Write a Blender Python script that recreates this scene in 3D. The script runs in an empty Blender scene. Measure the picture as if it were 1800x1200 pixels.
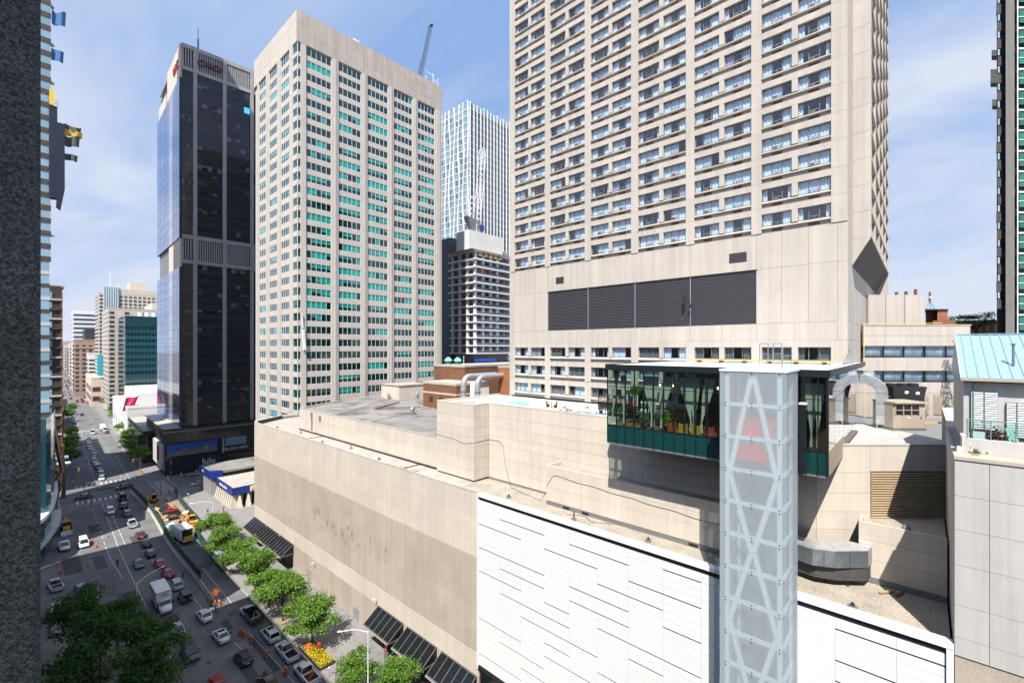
import bpy, math, random
from mathutils import Vector, Matrix
R=math.radians
scene=bpy.context.scene
col=scene.collection
random.seed(7)
# ------------------------------------------------------------------ camera, sky, sun, exposure
cd=bpy.data.cameras.new("camera"); cam=bpy.data.objects.new("camera",cd); col.objects.link(cam)
cam.location=(0,0,50); cam.rotation_euler=(R(90),0,R(-47.5617))
cd.sensor_width=36; cd.lens=15.8; cd.shift_y=0.00667; cd.clip_start=0.2; cd.clip_end=9000
scene.camera=cam
SUN_TO=Vector((-.62,-.34,1.0)).normalized()
ELEV=math.asin(SUN_TO.z); AZ=math.atan2(SUN_TO.x,SUN_TO.y)
sd=bpy.data.lights.new("sun",'SUN'); sd.energy=5.0; sd.angle=R(.5); sd.color=(1,.955,.88)
so=bpy.data.objects.new("sun",sd); col.objects.link(so)
so.rotation_euler=SUN_TO.to_track_quat('Z','Y').to_euler(); so.location=(-60,-30,200)
world=bpy.data.worlds.new("World"); scene.world=world; world.use_nodes=True
def build_world():
    nt=world.node_tree; nt.nodes.clear(); N=nt.nodes.new; L=nt.links.new
    out=N('ShaderNodeOutputWorld'); bg=N('ShaderNodeBackground'); bg.inputs[1].default_value=.122
    sky=N('ShaderNodeTexSky'); sky.sky_type='NISHITA'; sky.sun_disc=False
    sky.sun_elevation=ELEV; sky.sun_rotation=AZ; sky.altitude=100; sky.air_density=1.0; sky.dust_density=.9; sky.ozone_density=1.6
    tc=N('ShaderNodeTexCoord'); sep=N('ShaderNodeSeparateXYZ'); L(tc.outputs['Generated'],sep.inputs[0])
    # wispy cloud: stretched noise over the sky direction projected on a high plane
    add=N('ShaderNodeMath'); add.operation='ADD'; add.inputs[1].default_value=.22; L(sep.outputs[2],add.inputs[0])
    mx=N('ShaderNodeMath'); mx.operation='MAXIMUM'; mx.inputs[1].default_value=.12; L(add.outputs[0],mx.inputs[0])
    dx=N('ShaderNodeMath'); dx.operation='DIVIDE'; L(sep.outputs[0],dx.inputs[0]); L(mx.outputs[0],dx.inputs[1])
    dy=N('ShaderNodeMath'); dy.operation='DIVIDE'; L(sep.outputs[1],dy.inputs[0]); L(mx.outputs[0],dy.inputs[1])
    cmb=N('ShaderNodeCombineXYZ'); L(dx.outputs[0],cmb.inputs[0]); L(dy.outputs[0],cmb.inputs[1])
    mp=N('ShaderNodeMapping'); mp.inputs['Scale'].default_value=(1.0,.62,1); mp.inputs['Rotation'].default_value=(0,0,R(40)); mp.inputs['Location'].default_value=(3.1,1.7,0); L(cmb.outputs[0],mp.inputs[0])
    n1=N('ShaderNodeTexNoise'); n1.inputs['Scale'].default_value=1.1; n1.inputs['Detail'].default_value=9; n1.inputs['Roughness'].default_value=.58; n1.inputs['Distortion'].default_value=.5
    L(mp.outputs[0],n1.inputs['Vector'])
    rp=N('ShaderNodeValToRGB'); rp.color_ramp.elements[0].position=.50; rp.color_ramp.elements[0].color=(0,0,0,1); rp.color_ramp.elements[1].position=.80; rp.color_ramp.elements[1].color=(.8,.8,.8,1)
    L(n1.outputs[0],rp.inputs[0])
    # more, thicker cloud low over the horizon
    low=N('ShaderNodeMapRange'); low.inputs[1].default_value=.02; low.inputs[2].default_value=.46; low.inputs[3].default_value=.36; low.inputs[4].default_value=0; L(sep.outputs[2],low.inputs[0])
    n2=N('ShaderNodeMath'); n2.operation='ADD'; L(n1.outputs[0],n2.inputs[0]); L(low.outputs[0],n2.inputs[1])
    rp2=N('ShaderNodeValToRGB'); rp2.color_ramp.elements[0].position=.44; rp2.color_ramp.elements[0].color=(0,0,0,1); rp2.color_ramp.elements[1].position=.70; rp2.color_ramp.elements[1].color=(.95,.95,.95,1)
    L(n2.outputs[0],rp2.inputs[0])
    m=N('ShaderNodeMath'); m.operation='MAXIMUM'; L(rp.outputs[0],m.inputs[0]); L(rp2.outputs[0],m.inputs[1])
    mix=N('ShaderNodeMix'); mix.data_type='RGBA'; L(m.outputs[0],mix.inputs[0]); hz_=N('ShaderNodeMix'); hz_.data_type='RGBA'; hz_.inputs[0].default_value=.8; L(sky.outputs[0],hz_.inputs[6]); hz_.inputs[7].default_value=(1.62,2.6,4.6,1); L(hz_.outputs[2],mix.inputs[6]); mix.inputs[7].default_value=(3.9,4.2,4.9,1)
    L(mix.outputs[2],bg.inputs[0]); L(bg.outputs[0],out.inputs[0])
build_world()
vs=scene.view_settings; vs.view_transform='Standard'; vs.look='None'; vs.exposure=0.64; vs.gamma=1.0; vs.use_curve_mapping=False
scene.render.engine='CYCLES'
scene.cycles.max_bounces=8; scene.cycles.transparent_max_bounces=16; scene.cycles.diffuse_bounces=1; scene.cycles.glossy_bounces=3
scene.cycles.use_denoising=True

# ------------------------------------------------------------------ materials
MAT={}
def newmat(name):
    m=bpy.data.materials.new(name); m.use_nodes=True; MAT[name]=m
    nt=m.node_tree; b=nt.nodes['Principled BSDF']; return m,nt,b
def posnoise(nt,scale,detail=5,rough=.6,vec=(1,1,1)):
    g=nt.nodes.new('ShaderNodeNewGeometry'); mp=nt.nodes.new('ShaderNodeMapping'); mp.inputs['Scale'].default_value=vec
    nt.links.new(g.outputs['Position'],mp.inputs[0])
    n=nt.nodes.new('ShaderNodeTexNoise'); n.inputs['Scale'].default_value=scale; n.inputs['Detail'].default_value=detail; n.inputs['Roughness'].default_value=rough
    nt.links.new(mp.outputs[0],n.inputs['Vector']); return n.outputs[0]
def ramp(nt,f,p0,c0,p1,c1):
    r=nt.nodes.new('ShaderNodeValToRGB'); e=r.color_ramp.elements
    e[0].position=p0; e[0].color=(*c0,1) if len(c0)==3 else c0; e[1].position=p1; e[1].color=(*c1,1) if len(c1)==3 else c1
    nt.links.new(f,r.inputs[0]); return r.outputs[0]
def mixc(nt,f,a,b,mode='MIX'):
    x=nt.nodes.new('ShaderNodeMix'); x.data_type='RGBA'; x.blend_type=mode
    if isinstance(f,float): x.inputs[0].default_value=f
    else: nt.links.new(f,x.inputs[0])
    for i,v in ((6,a),(7,b)):
        if isinstance(v,tuple): x.inputs[i].default_value=(*v,1)
        else: nt.links.new(v,x.inputs[i])
    return x.outputs[2]
def bump(nt,b,h,strength,dist=.02):
    n=nt.nodes.new('ShaderNodeBump'); n.inputs['Strength'].default_value=strength; n.inputs['Distance'].default_value=dist
    nt.links.new(h,n.inputs['Height']); nt.links.new(n.outputs[0],b.inputs['Normal'])
def sc(c,k): return tuple(min(1,x*k) for x in c)
def rough_mat(name,c,var=.12,fine=.08,streak=.10,scale=.25,fscale=9,rough=.85,rnd=.05,bs=.25,bd=.01,dirt=None):
    """mineral surface: mottling, grain, rain streaks, a slight shift per piece"""
    m,nt,b=newmat(name)
    a=posnoise(nt,scale,6); x=ramp(nt,a,.3,sc(c,1-var),.7,sc(c,1+var*.6))
    f=posnoise(nt,fscale,3); x=mixc(nt,1.0,x,ramp(nt,f,.3,(1-fine,)*3,.7,(1,1,1)),'MULTIPLY')
    if streak:
        s=posnoise(nt,1.0,4,.6,(1.3,1.3,.05)); x=mixc(nt,1.0,x,ramp(nt,s,.38,(1-streak,1-streak,1-streak*.9),.62,(1,1,1)),'MULTIPLY')
    if dirt:
        dn=posnoise(nt,dirt[0],8,.7); x=mixc(nt,ramp(nt,dn,dirt[1],(0,0,0),dirt[1]+.14,(1,1,1)),x,dirt[2])
    if rnd:
        oi=nt.nodes.new('ShaderNodeObjectInfo'); x=mixc(nt,1.0,x,ramp(nt,oi.outputs['Random'],0,(1-rnd,)*3,1,(1,1,1)),'MULTIPLY')
    nt.links.new(x,b.inputs['Base Color']); b.inputs['Roughness'].default_value=rough
    b.inputs['Specular IOR Level'].default_value=.3
    bump(nt,b,f,bs,bd); return m
def plain(name,c,rough=.5,metal=0,var=.0,spec=.5,coat=0,emit=0):
    m,nt,b=newmat(name); b.inputs['Base Color'].default_value=(*c,1); b.inputs['Roughness'].default_value=rough; b.inputs['Metallic'].default_value=metal
    b.inputs['Specular IOR Level'].default_value=spec
    if coat: b.inputs['Coat Weight'].default_value=coat; b.inputs['Coat Roughness'].default_value=.04
    if var:
        a=posnoise(nt,1.5,5); x=ramp(nt,a,.3,sc(c,1-var),.7,sc(c,1+var*.5)); nt.links.new(x,b.inputs['Base Color'])
    if emit: b.inputs['Emission Color'].default_value=(*c,1); b.inputs['Emission Strength'].default_value=emit
    return m
def glass(name,tint,r0=.06,rough=.02,wob=.0):
    """thin architectural pane: tinted see-through plus mirror reflection growing to the edge"""
    m,nt,b=newmat(name); nt.nodes.remove(b); N=nt.nodes.new; L=nt.links.new
    out=[n for n in nt.nodes if n.type=='OUTPUT_MATERIAL'][0]
    t=N('ShaderNodeBsdfTransparent'); t.inputs[0].default_value=(*tint,1)
    g=N('ShaderNodeBsdfGlossy'); g.inputs['Roughness'].default_value=rough; g.inputs[0].default_value=(.95,.97,1,1)
    fr=N('ShaderNodeFresnel'); fr.inputs[0].default_value=1.5
    ad=N('ShaderNodeMath'); ad.operation='ADD'; ad.use_clamp=True; ad.inputs[1].default_value=r0; L(fr.outputs[0],ad.inputs[0])
    ge=N('ShaderNodeNewGeometry'); iv=N('ShaderNodeMath'); iv.operation='SUBTRACT'; iv.inputs[0].default_value=1; L(ge.outputs['Backfacing'],iv.inputs[1]); fm=N('ShaderNodeMath'); fm.operation='MULTIPLY'; L(ad.outputs[0],fm.inputs[0]); L(iv.outputs[0],fm.inputs[1])
    L(mixc(nt,ge.outputs['Backfacing'],tint,(1,1,1)),t.inputs[0])
    mx=N('ShaderNodeMixShader'); L(fm.outputs[0],mx.inputs[0]); L(t.outputs[0],mx.inputs[1]); L(g.outputs[0],mx.inputs[2]); L(mx.outputs[0],out.inputs[0])
    if wob:
        n=posnoise(nt,.35,2); bp=N('ShaderNodeBump'); bp.inputs['Strength'].default_value=wob; bp.inputs['Distance'].default_value=.05
        L(n,bp.inputs['Height']); L(bp.outputs[0],g.inputs['Normal'])
    return m
def opaque_glass(name,c,rough=.06,spec=.8,wob=.06,metal=0,rnd=.3):
    m,nt,b=newmat(name); oi=nt.nodes.new('ShaderNodeObjectInfo')
    x=ramp(nt,oi.outputs['Random'],0,sc(c,1-rnd),1,sc(c,1+rnd)); nt.links.new(x,b.inputs['Base Color'])
    b.inputs['Roughness'].default_value=rough; b.inputs['Specular IOR Level'].default_value=spec; b.inputs['Metallic'].default_value=metal
    bump(nt,b,posnoise(nt,.4,2),wob,.05); return m

rough_mat('concrete_light',(.67,.595,.50),.08,.07,.08,rnd=.06,dirt=(.22,.68,(.55,.485,.41)))
rough_mat('concrete_tan',(.585,.50,.41),.10,.26,.09,fscale=11,rnd=.09,bs=.5,bd=.02,dirt=(.35,.64,(.48,.41,.335)))
rough_mat('concrete_hotel',(.535,.485,.43),.07,.06,.13,rnd=.04)
rough_mat('concrete_hotel_sill',(.66,.60,.53),.05,.05,.05,rnd=.03)
rough_mat('concrete_office',(.59,.535,.48),.06,.05,.07,rnd=.03)
rough_mat('concrete_crown',(.54,.475,.405),.10,.08,.16,rnd=.05)
rough_mat('concrete_grey',(.40,.40,.40),.10,.06,.08,rnd=.02)
rough_mat('concrete_neighbour',(.58,.56,.53),.08,.06,.14,rnd=.03,dirt=(.5,.66,(.36,.33,.30)))
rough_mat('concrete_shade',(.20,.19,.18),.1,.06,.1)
rough_mat('joint_dark',(.13,.11,.095),.1,.05,0,rnd=0)
rough_mat('roof_membrane',(.30,.285,.27),.35,.12,0,scale=.10,fscale=5,rnd=0,dirt=(.16,.50,(.13,.125,.12)))
rough_mat('roof_ballast',(.50,.44,.36),.22,.42,0,scale=.5,fscale=6,rnd=0,bs=.9,bd=.06,dirt=(.4,.58,(.27,.235,.19)))
rough_mat('roof_slab',(.47,.43,.385),.25,.15,0,scale=.3,fscale=6,rnd=0,dirt=(.3,.57,(.25,.23,.21)))
rough_mat('gravel',(.60,.58,.54),.15,.5,0,scale=1,fscale=5,rnd=0,bs=1,bd=.08)
rough_mat('asphalt',(.185,.185,.187),.30,.25,0,scale=.12,fscale=12,rough=.85,rnd=0,bs=.3,dirt=(.22,.56,(.235,.232,.228)))
rough_mat('paving',(.27,.26,.255),.15,.15,0,scale=.5,fscale=6,rnd=.12)
rough_mat('ground',(.22,.21,.20),.2,.1,0,scale=.02,rnd=0)
rough_mat('kerb',(.40,.385,.36),.1,.1,0,rnd=.05)
rough_mat('brick_far',(.27,.125,.07),.18,.35,.08,scale=.5,fscale=4,rnd=.06,bs=.5,bd=.03)
rough_mat('brick_hazed',(.42,.28,.21),.15,.2,.05,scale=.5,fscale=4,rnd=.06)  # brick with the distance haze mixed into its colour
rough_mat('brick_orange',(.40,.16,.075),.15,.25,.05,scale=.5,fscale=4,rnd=.06)
rough_mat('stone_band',(.55,.47,.38),.1,.05,.1)
m_,nt_,b_=newmat('granite_pier'); x_=mixc(nt_,1.0,ramp(nt_,posnoise(nt_,150,2,.8),.40,(.018,.024,.024),.66,(.20,.225,.215)),ramp(nt_,posnoise(nt_,5,4),.3,(.6,.6,.6),.7,(1,1,1)),'MULTIPLY'); nt_.links.new(x_,b_.inputs['Base Color']); b_.inputs['Roughness'].default_value=.55; bump(nt_,b_,posnoise(nt_,150,2),.5,.002)
rough_mat('earth',(.36,.27,.19),.35,.3,0,scale=.8,fscale=4,rnd=0,bs=.9,bd=.08)
rough_mat('plywood',(.50,.36,.20),.15,.15,.1,rnd=.15)
rough_mat('bark',(.085,.065,.05),.2,.4,.2,fscale=6,rnd=.1)
rough_mat('line_white',(.62,.62,.60),.25,.25,0,scale=.8,rnd=0,dirt=(1.2,.56,(.12,.12,.12)))
rough_mat('line_yellow',(.40,.27,.10),.25,.25,0,scale=.8,rnd=0,dirt=(1.2,.52,(.10,.09,.08)))
rough_mat('white_panel',(.78,.785,.79),.02,.015,.02,rough=.42,rnd=.025,bs=.03)
rough_mat('mural_white',(.72,.72,.70),.1,.12,0,rnd=0,dirt=(.35,.60,(.5,.48,.45)))
plain('slot_black',(.03,.03,.035),.7)
plain('white_metal',(.80,.81,.83),.35,var=.06)
plain('silver',(.62,.64,.66),.28,.85,var=.12)
plain('duct',(.60,.63,.66),.34,.6,var=.22); plain('duct_shaded',(.34,.37,.41),.3,.7,var=.25)
plain('grey_metal',(.22,.225,.235),.5,.3,var=.12)
plain('dark_metal',(.03,.033,.037),.45,.3,var=.15)
plain('black',(.012,.012,.014),.5)
plain('louvre_grey',(.085,.085,.097),.55,.2,var=.1)
plain('frame_white',(.93,.94,.95),.4)
plain('car_red',(.95,.012,.012),.4)
plain('louvre_brown',(.62,.46,.29),.55,var=.12)
plain('soffit_dark',(.075,.07,.068),.7,var=.25)
plain('grille_brown',(.13,.075,.05),.6)
plain('door_grey',(.30,.30,.31),.5,var=.06)
plain('rust_brown',(.20,.09,.045),.6,var=.3)
plain('interior',(.075,.07,.065),.9)
plain('interior_warm',(.16,.13,.105),.9)
plain('ceiling_white',(.55,.56,.55),.9)
plain('curtain',(.86,.88,.90),.8)
plain('curtain_lilac',(.48,.45,.52),.8)
plain('curtain_dark',(.16,.17,.15),.85)
plain('blind',(.80,.84,.82),.8)
plain('drape',(.46,.48,.41),.85,var=.1)
plain('teal_panel',(.004,.042,.043),.22,spec=.7)
plain('dark_frame',(.012,.018,.020),.4,.2)
plain('beige_metal',(.44,.37,.29),.5,var=.06)
plain('blue_roof',(.27,.42,.55),.42,var=.05)
plain('green_frame',(.10,.25,.21),.45)
plain('yellow_pipe',(.75,.46,.08),.45)
plain('bank_blue',(.010,.030,.20),.35)
plain('sign_white',(.82,.82,.82),.5)
plain('sign_yellow',(.85,.55,.03),.5)
plain('sign_red',(.45,.02,.03),.5)
plain('sign_maroon',(.10,.012,.022),.6)
plain('signal_yellow',(.78,.36,.02),.45)
plain('hoard_green',(.022,.085,.065),.75,var=.2)
plain('barrier',(.50,.45,.39),.8,var=.15)
plain('orange',(.75,.13,.02),.55)
plain('red',(.62,.015,.02),.4)
plain('tyre',(.014,.014,.015),.8)
plain('rim',(.42,.43,.44),.35,.7)
plain('car_glass',(.010,.014,.018),.04,spec=.9)
plain('lamp_clear',(.75,.76,.78),.15)
plain('lamp_red',(.35,.01,.012),.2)
for n,c in dict(white=(.78,.79,.80),silver=(.48,.50,.52),black=(.012,.013,.015),navy=(.018,.026,.045),grey=(.13,.14,.15),red=(.42,.012,.022),maroon=(.11,.01,.018),olive=(.055,.06,.045),blue=(.012,.05,.22),steel=(.10,.135,.19),lime=(.35,.45,.1)).items():
    plain('paint_'+n,c,.32,.0,coat=.8,spec=.5)
glass('glass_hotel',(.74,.84,.93),.09)
glass('glass_office',(.10,.70,.64),.05)
glass('glass_office_side',(.12,.66,.70),.08)
glass('glass_pavilion',(.60,.71,.67),.01)
glass('glass_mirror',(.35,.45,.45),.40)
glass('glass_clear',(.75,.9,.88),.05)
plain('glass_canopy',(.010,.012,.013),.12,spec=.35)
opaque_glass('glass_dark',(.011,.014,.020),.07,.55,.05)
opaque_glass('glass_dark_band',(.022,.025,.03),.12,.5,.05)
opaque_glass('glass_dark_blind',(.11,.10,.095),.12,.5,.05,rnd=.5)
opaque_glass('glass_blue',(.09,.22,.50),.05,.9,.06,metal=.8,rnd=.25)
opaque_glass('glass_teal_far',(.012,.06,.075),.06,.8,.06,rnd=.3)
opaque_glass('glass_far',(.07,.10,.13),.08,.8,.05,rnd=.3)
opaque_glass('glass_aqua',(.24,.38,.47),.1,.8,.05,rnd=.15)
def frosted():
    m,nt,b=newmat('glass_frosted'); nt.nodes.remove(b); N=nt.nodes.new; L=nt.links.new
    out=[n for n in nt.nodes if n.type=='OUTPUT_MATERIAL'][0]
    t=N('ShaderNodeBsdfTransparent'); t.inputs[0].default_value=(.86,.915,.935,1)
    d=N('ShaderNodeBsdfDiffuse'); d.inputs[0].default_value=(.84,.88,.90,1)
    tl=N('ShaderNodeBsdfTranslucent'); tl.inputs[0].default_value=(.85,.92,.94,1)
    g=N('ShaderNodeBsdfGlossy'); g.inputs['Roughness'].default_value=.12
    c=N('ShaderNodeMixShader'); c.inputs[0].default_value=.40; L(d.outputs[0],c.inputs[1]); L(tl.outputs[0],c.inputs[2])
    e=N('ShaderNodeMixShader'); e.inputs[0].default_value=.34; L(t.outputs[0],e.inputs[1]); L(c.outputs[0],e.inputs[2])
    f=N('ShaderNodeMixShader'); f.inputs[0].default_value=.05; L(e.outputs[0],f.inputs[1]); L(g.outputs[0],f.inputs[2]); L(f.outputs[0],out.inputs[0])
frosted()
def leafmat(name,c):
    m,nt,b=newmat(name); N=nt.nodes.new; L=nt.links.new
    out=[n for n in nt.nodes if n.type=='OUTPUT_MATERIAL'][0]
    a=posnoise(nt,2.6,4,.75); x=ramp(nt,a,.3,sc(c,.45),.7,sc(c,1.5)); L(x,b.inputs['Base Color']); b.inputs['Roughness'].default_value=.6
    t=N('ShaderNodeBsdfTranslucent'); L(mixc(nt,1.0,x,(1.0,1.0,.45),'MULTIPLY'),t.inputs[0])
    mx=N('ShaderNodeMixShader'); mx.inputs[0].default_value=.4; L(b.outputs[0],mx.inputs[1]); L(t.outputs[0],mx.inputs[2]); L(mx.outputs[0],out.inputs[0])
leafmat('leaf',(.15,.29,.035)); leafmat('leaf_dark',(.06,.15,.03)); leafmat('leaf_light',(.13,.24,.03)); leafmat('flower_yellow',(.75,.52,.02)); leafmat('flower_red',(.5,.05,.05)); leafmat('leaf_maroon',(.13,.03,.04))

# ------------------------------------------------------------------ mesh helpers
class MB:
    def __init__(s): s.v=[]; s.f=[]; s.m=[]; s.sm=[]
    def add(s,vs,fs,mi=0,smooth=False):
        k=len(s.v); s.v+= [tuple(p) for p in vs]; s.f+=[tuple(i+k for i in f) for f in fs]; s.m+=[mi]*len(fs); s.sm+=[smooth]*len(fs); return s
    def box(s,x0,x1,y0,y1,z0,z1,mi=0):
        return s.add([(x0,y0,z0),(x1,y0,z0),(x1,y1,z0),(x0,y1,z0),(x0,y0,z1),(x1,y0,z1),(x1,y1,z1),(x0,y1,z1)],
            [(0,3,2,1),(4,5,6,7),(0,1,5,4),(1,2,6,5),(2,3,7,6),(3,0,4,7)],mi)
    def prism(s,poly,z0,z1,mi=0):
        n=len(poly); a=sum(poly[i][0]*poly[(i+1)%n][1]-poly[(i+1)%n][0]*poly[i][1] for i in range(n))
        if a<0: poly=poly[::-1]
        return s.add([(x,y,z0) for x,y in poly]+[(x,y,z1) for x,y in poly],[tuple(range(n-1,-1,-1)),tuple(range(n,2*n))]+[(i,(i+1)%n,n+(i+1)%n,n+i) for i in range(n)],mi)
    def quad(s,*p,mi=0): return s.add(p,[tuple(range(len(p)))],mi)
    def tube(s,pts,r,n=8,mi=0,cap=True,smooth=True):
        """round bar through the points; r is one radius or one per point"""
        pts=[Vector(p) for p in pts]; rr=r if isinstance(r,(list,tuple)) else [r]*len(pts); vs=[];fs=[]
        up=None
        for i,p in enumerate(pts):
            d=(pts[min(i+1,len(pts)-1)]-pts[max(i-1,0)]).normalized()
            if up is None: up=Vector((0,0,1)) if abs(d.z)<.9 else Vector((1,0,0))
            a=d.cross(up).normalized(); b=a.cross(d).normalized(); up=b
            for k in range(n):
                t=2*math.pi*k/n; vs.append(p+(a*math.cos(t)+b*math.sin(t))*rr[i])
        for i in range(len(pts)-1):
            for k in range(n): fs.append((i*n+k,i*n+(k+1)%n,(i+1)*n+(k+1)%n,(i+1)*n+k))
        s.add(vs,fs,mi,smooth)
        if cap and len(pts)>1: s.add(vs[:n],[tuple(range(n-1,-1,-1))],mi); s.add(vs[-n:],[tuple(range(n))],mi)
        return s
    def bar(s,p,q,w,h,mi=0):
        """square bar from p to q"""
        p=Vector(p);q=Vector(q);d=(q-p).normalized(); up=Vector((0,0,1)) if abs(d.z)<.95 else Vector((1,0,0))
        a=d.cross(up).normalized()*w/2; b=a.normalized().cross(d).normalized()*h/2
        vs=[p-a-b,p+a-b,p+a+b,p-a+b,q-a-b,q+a-b,q+a+b,q-a+b]
        return s.add(vs,[(0,3,2,1),(4,5,6,7),(0,1,5,4),(1,2,6,5),(2,3,7,6),(3,0,4,7)],mi)
    def mesh(s,name,mats,c=(0,0,0)):
        me=bpy.data.meshes.new(name); c=Vector(c)
        me.from_pydata([tuple(Vector(p)-c) for p in s.v],[],s.f); me.update()
        for m in (mats if isinstance(mats,(list,tuple)) else [mats]): me.materials.append(MAT[m])
        me.polygons.foreach_set('material_index',s.m); me.polygons.foreach_set('use_smooth',s.sm); return me
BOX={}
def boxmesh(dx,dy,dz,mat,bev=0):
    k=(round(dx,3),round(dy,3),round(dz,3),mat,bev)
    if k not in BOX:
        b=MB()
        if bev:
            e=bev; X,Y,Z=dx/2,dy/2,dz/2
            # box with chamfered edges
            vs=[];ix={}
            for sx in (-1,1):
                for sy in (-1,1):
                    for sz in (-1,1):
                        for ax in range(3):
                            p=[sx*(X-e),sy*(Y-e),sz*(Z-e)]; p[ax]=(sx*X,sy*Y,sz*Z)[ax]; ix[(sx,sy,sz,ax)]=len(vs); vs.append(tuple(p))
            fs=[]
            for ax in range(3):
                o=[a for a in range(3) if a!=ax]
                for s_ in (-1,1):
                    q=[]
                    for (a,c) in ((-1,-1),(1,-1),(1,1),(-1,1)):
                        k3=[0,0,0]; k3[ax]=s_; k3[o[0]]=a; k3[o[1]]=c; q.append(ix[(*k3,ax)])
                    if (s_>0)==(ax==1): q=q[::-1]
                    fs.append(tuple(q))
            for ax in range(3):
                o=[a for a in range(3) if a!=ax]
                for a in (-1,1):
                    for c in (-1,1):
                        k1=[0,0,0];k1[o[0]]=a;k1[o[1]]=c
                        p=lambda t,f:ix[(*[t if i==ax else k1[i] for i in range(3)],f)]
                        fs.append((p(-1,o[0]),p(1,o[0]),p(1,o[1]),p(-1,o[1])))
            for sx in (-1,1):
                for sy in (-1,1):
                    for sz in (-1,1): fs.append(tuple(ix[(sx,sy,sz,a)] for a in range(3)))
            b.add(vs,fs)
            me=b.mesh('box',mat)
            import bmesh
            bm=bmesh.new(); bm.from_mesh(me); bmesh.ops.recalc_face_normals(bm,faces=bm.faces); bm.to_mesh(me); bm.free()
        else:
            b.box(-dx/2,dx/2,-dy/2,dy/2,-dz/2,dz/2); me=b.mesh('box',mat)
        BOX[k]=me
    return BOX[k]
POS={}
class Thing:
    """an Empty at the base; parts are given in world coordinates (rz=0) or local ones (rz given)"""
    def __init__(s,name,label,cat,loc=(0,0,0),rz=None,group=None):
        s.root=bpy.data.objects.new(name,None); s.root.empty_display_size=.5; col.objects.link(s.root)
        s.root.location=loc; s.root['label']=label; s.root['category']=cat
        if group: s.root['group']=group
        s.off=Vector(loc) if rz is None else Vector((0,0,0))
        if rz is not None: s.root.rotation_euler=(0,0,rz)
        POS[s.root.name]=s.off
    def obj(s,name,me,c=(0,0,0),parent=None,rot=None,label=None,stuff=False,scale=None):
        o=bpy.data.objects.new(name,me); col.objects.link(o); p=parent or s.root; o.parent=p
        o.location=Vector(c)-POS[p.name]; POS[o.name]=Vector(c)
        if rot: o.rotation_euler=rot
        if scale: o.scale=scale
        if label: o['label']=label
        if stuff: o['kind']='stuff'
        return o
    def box(s,name,x0,x1,y0,y1,z0,z1,mat,parent=None,bev=0,label=None):
        return s.obj(name,boxmesh(abs(x1-x0),abs(y1-y0),abs(z1-z0),mat,bev),((x0+x1)/2,(y0+y1)/2,(z0+z1)/2),parent,label=label)
    def mb(s,name,b,mats,c=None,parent=None,label=None,stuff=False):
        if c is None: c=tuple(s.off)
        return s.obj(name,b.mesh(name,mats,c),c,parent,label=label,stuff=stuff)
def struct(name,b,mats,c=(0,0,0)):
    o=bpy.data.objects.new(name,b.mesh(name,mats,c)); o.location=c; col.objects.link(o); o['kind']='structure'; POS[o.name]=Vector(c); return o
def child(name,me,c,parent,rot=None):
    o=bpy.data.objects.new(name,me); col.objects.link(o); o.parent=parent; o.location=Vector(c)-POS[parent.name]; POS[o.name]=Vector(c)
    if rot: o.rotation_euler=rot
    return o
def copy_tree(o,parent=None):
    c=o.copy(); col.objects.link(c)
    if parent is not None: c.parent=parent
    for ch in list(o.children): copy_tree(ch,c)
    return c
def copy_thing(o,loc,rz,label,group=None):
    c=copy_tree(o); c.location=loc; c.rotation_euler=(0,0,rz); c['label']=label
    if group: c['group']=group
    return c
def textmesh(body,size,mat,ext=.02):
    cu=bpy.data.curves.new('lettering','FONT'); cu.body=body; cu.size=size; cu.extrude=ext; cu.align_x='CENTER'; cu.align_y='CENTER'; cu.offset=size*.012
    o=bpy.data.objects.new('tmp',cu); col.objects.link(o)
    me=bpy.data.meshes.new_from_object(o.evaluated_get(bpy.context.evaluated_depsgraph_get())); bpy.data.objects.remove(o)
    me.materials.clear(); me.materials.append(MAT[mat]); return me
# ------------------------------------------------------------------ ground, roads, pavements
b=MB(); b.box(-4000,4500,-4000,7000,-1.0,-.03); struct('ground',b,'ground')
PH=R(2.0); FS=(math.sin(PH),math.cos(PH)); FP=(math.cos(PH),-math.sin(PH))
def far(s,p,O=(21.5,222.)): return (O[0]+s*FS[0]+p*FP[0],O[1]+s*FS[1]+p*FP[1])
b=MB()
def sheet(b,poly,z,mi=0):
    a=sum(poly[i][0]*poly[(i+1)%len(poly)][1]-poly[(i+1)%len(poly)][0]*poly[i][1] for i in range(len(poly)))
    if a<0: poly=poly[::-1]
    b.add([(x,y,z) for x,y in poly],[tuple(range(len(poly)))],mi)
sheet(b,[(10.5,-80),(31,-80),(31,194),(31,222),(10.5,222),(10.5,194),(10.5,120)],0)
sheet(b,[(3,120),(10.5,120),(10.5,192),(3,192)],0)
sheet(b,[(31,194),(330,194),(330,216),(31,216)],0); sheet(b,[(-300,194),(10.5,194),(10.5,216),(-300,216)],0)
sheet(b,[(10.5,222),(31,222),far(2600,10),far(2600,-9)],0)
road=struct('road',b,'asphalt')
def marks(name,items,z,mat):
    """each painted stripe is a piece of the road"""
    for (x0,y0,x1,y1,w) in items:
        d=Vector((x1-x0,y1-y0,0)); n=Vector((-d.y,d.x,0)).normalized()*w/2
        c=((x0+x1)/2,(y0+y1)/2,z); q=MB()
        A=Vector((x0,y0,z));B=Vector((x1,y1,z)); q.quad(A-n,B-n,B+n,A+n)
        if (B-A).cross(n).z<0: q.f=[f[::-1] for f in q.f]
        child(name,q.mesh(name,mat,c),c,road)
W_=[]
W_+= [(16.42,40,16.42,124,.13),(16.42,124,16.6,150,.13),(16.6,150,17.8,197,.13),(18.0,150,19.0,197,.13)]
for i in range(12): y=151+i*3.9; x=16.62+(y-150)*.0255; W_.append((x,y,x+1.3,y+.5,.12))
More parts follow.
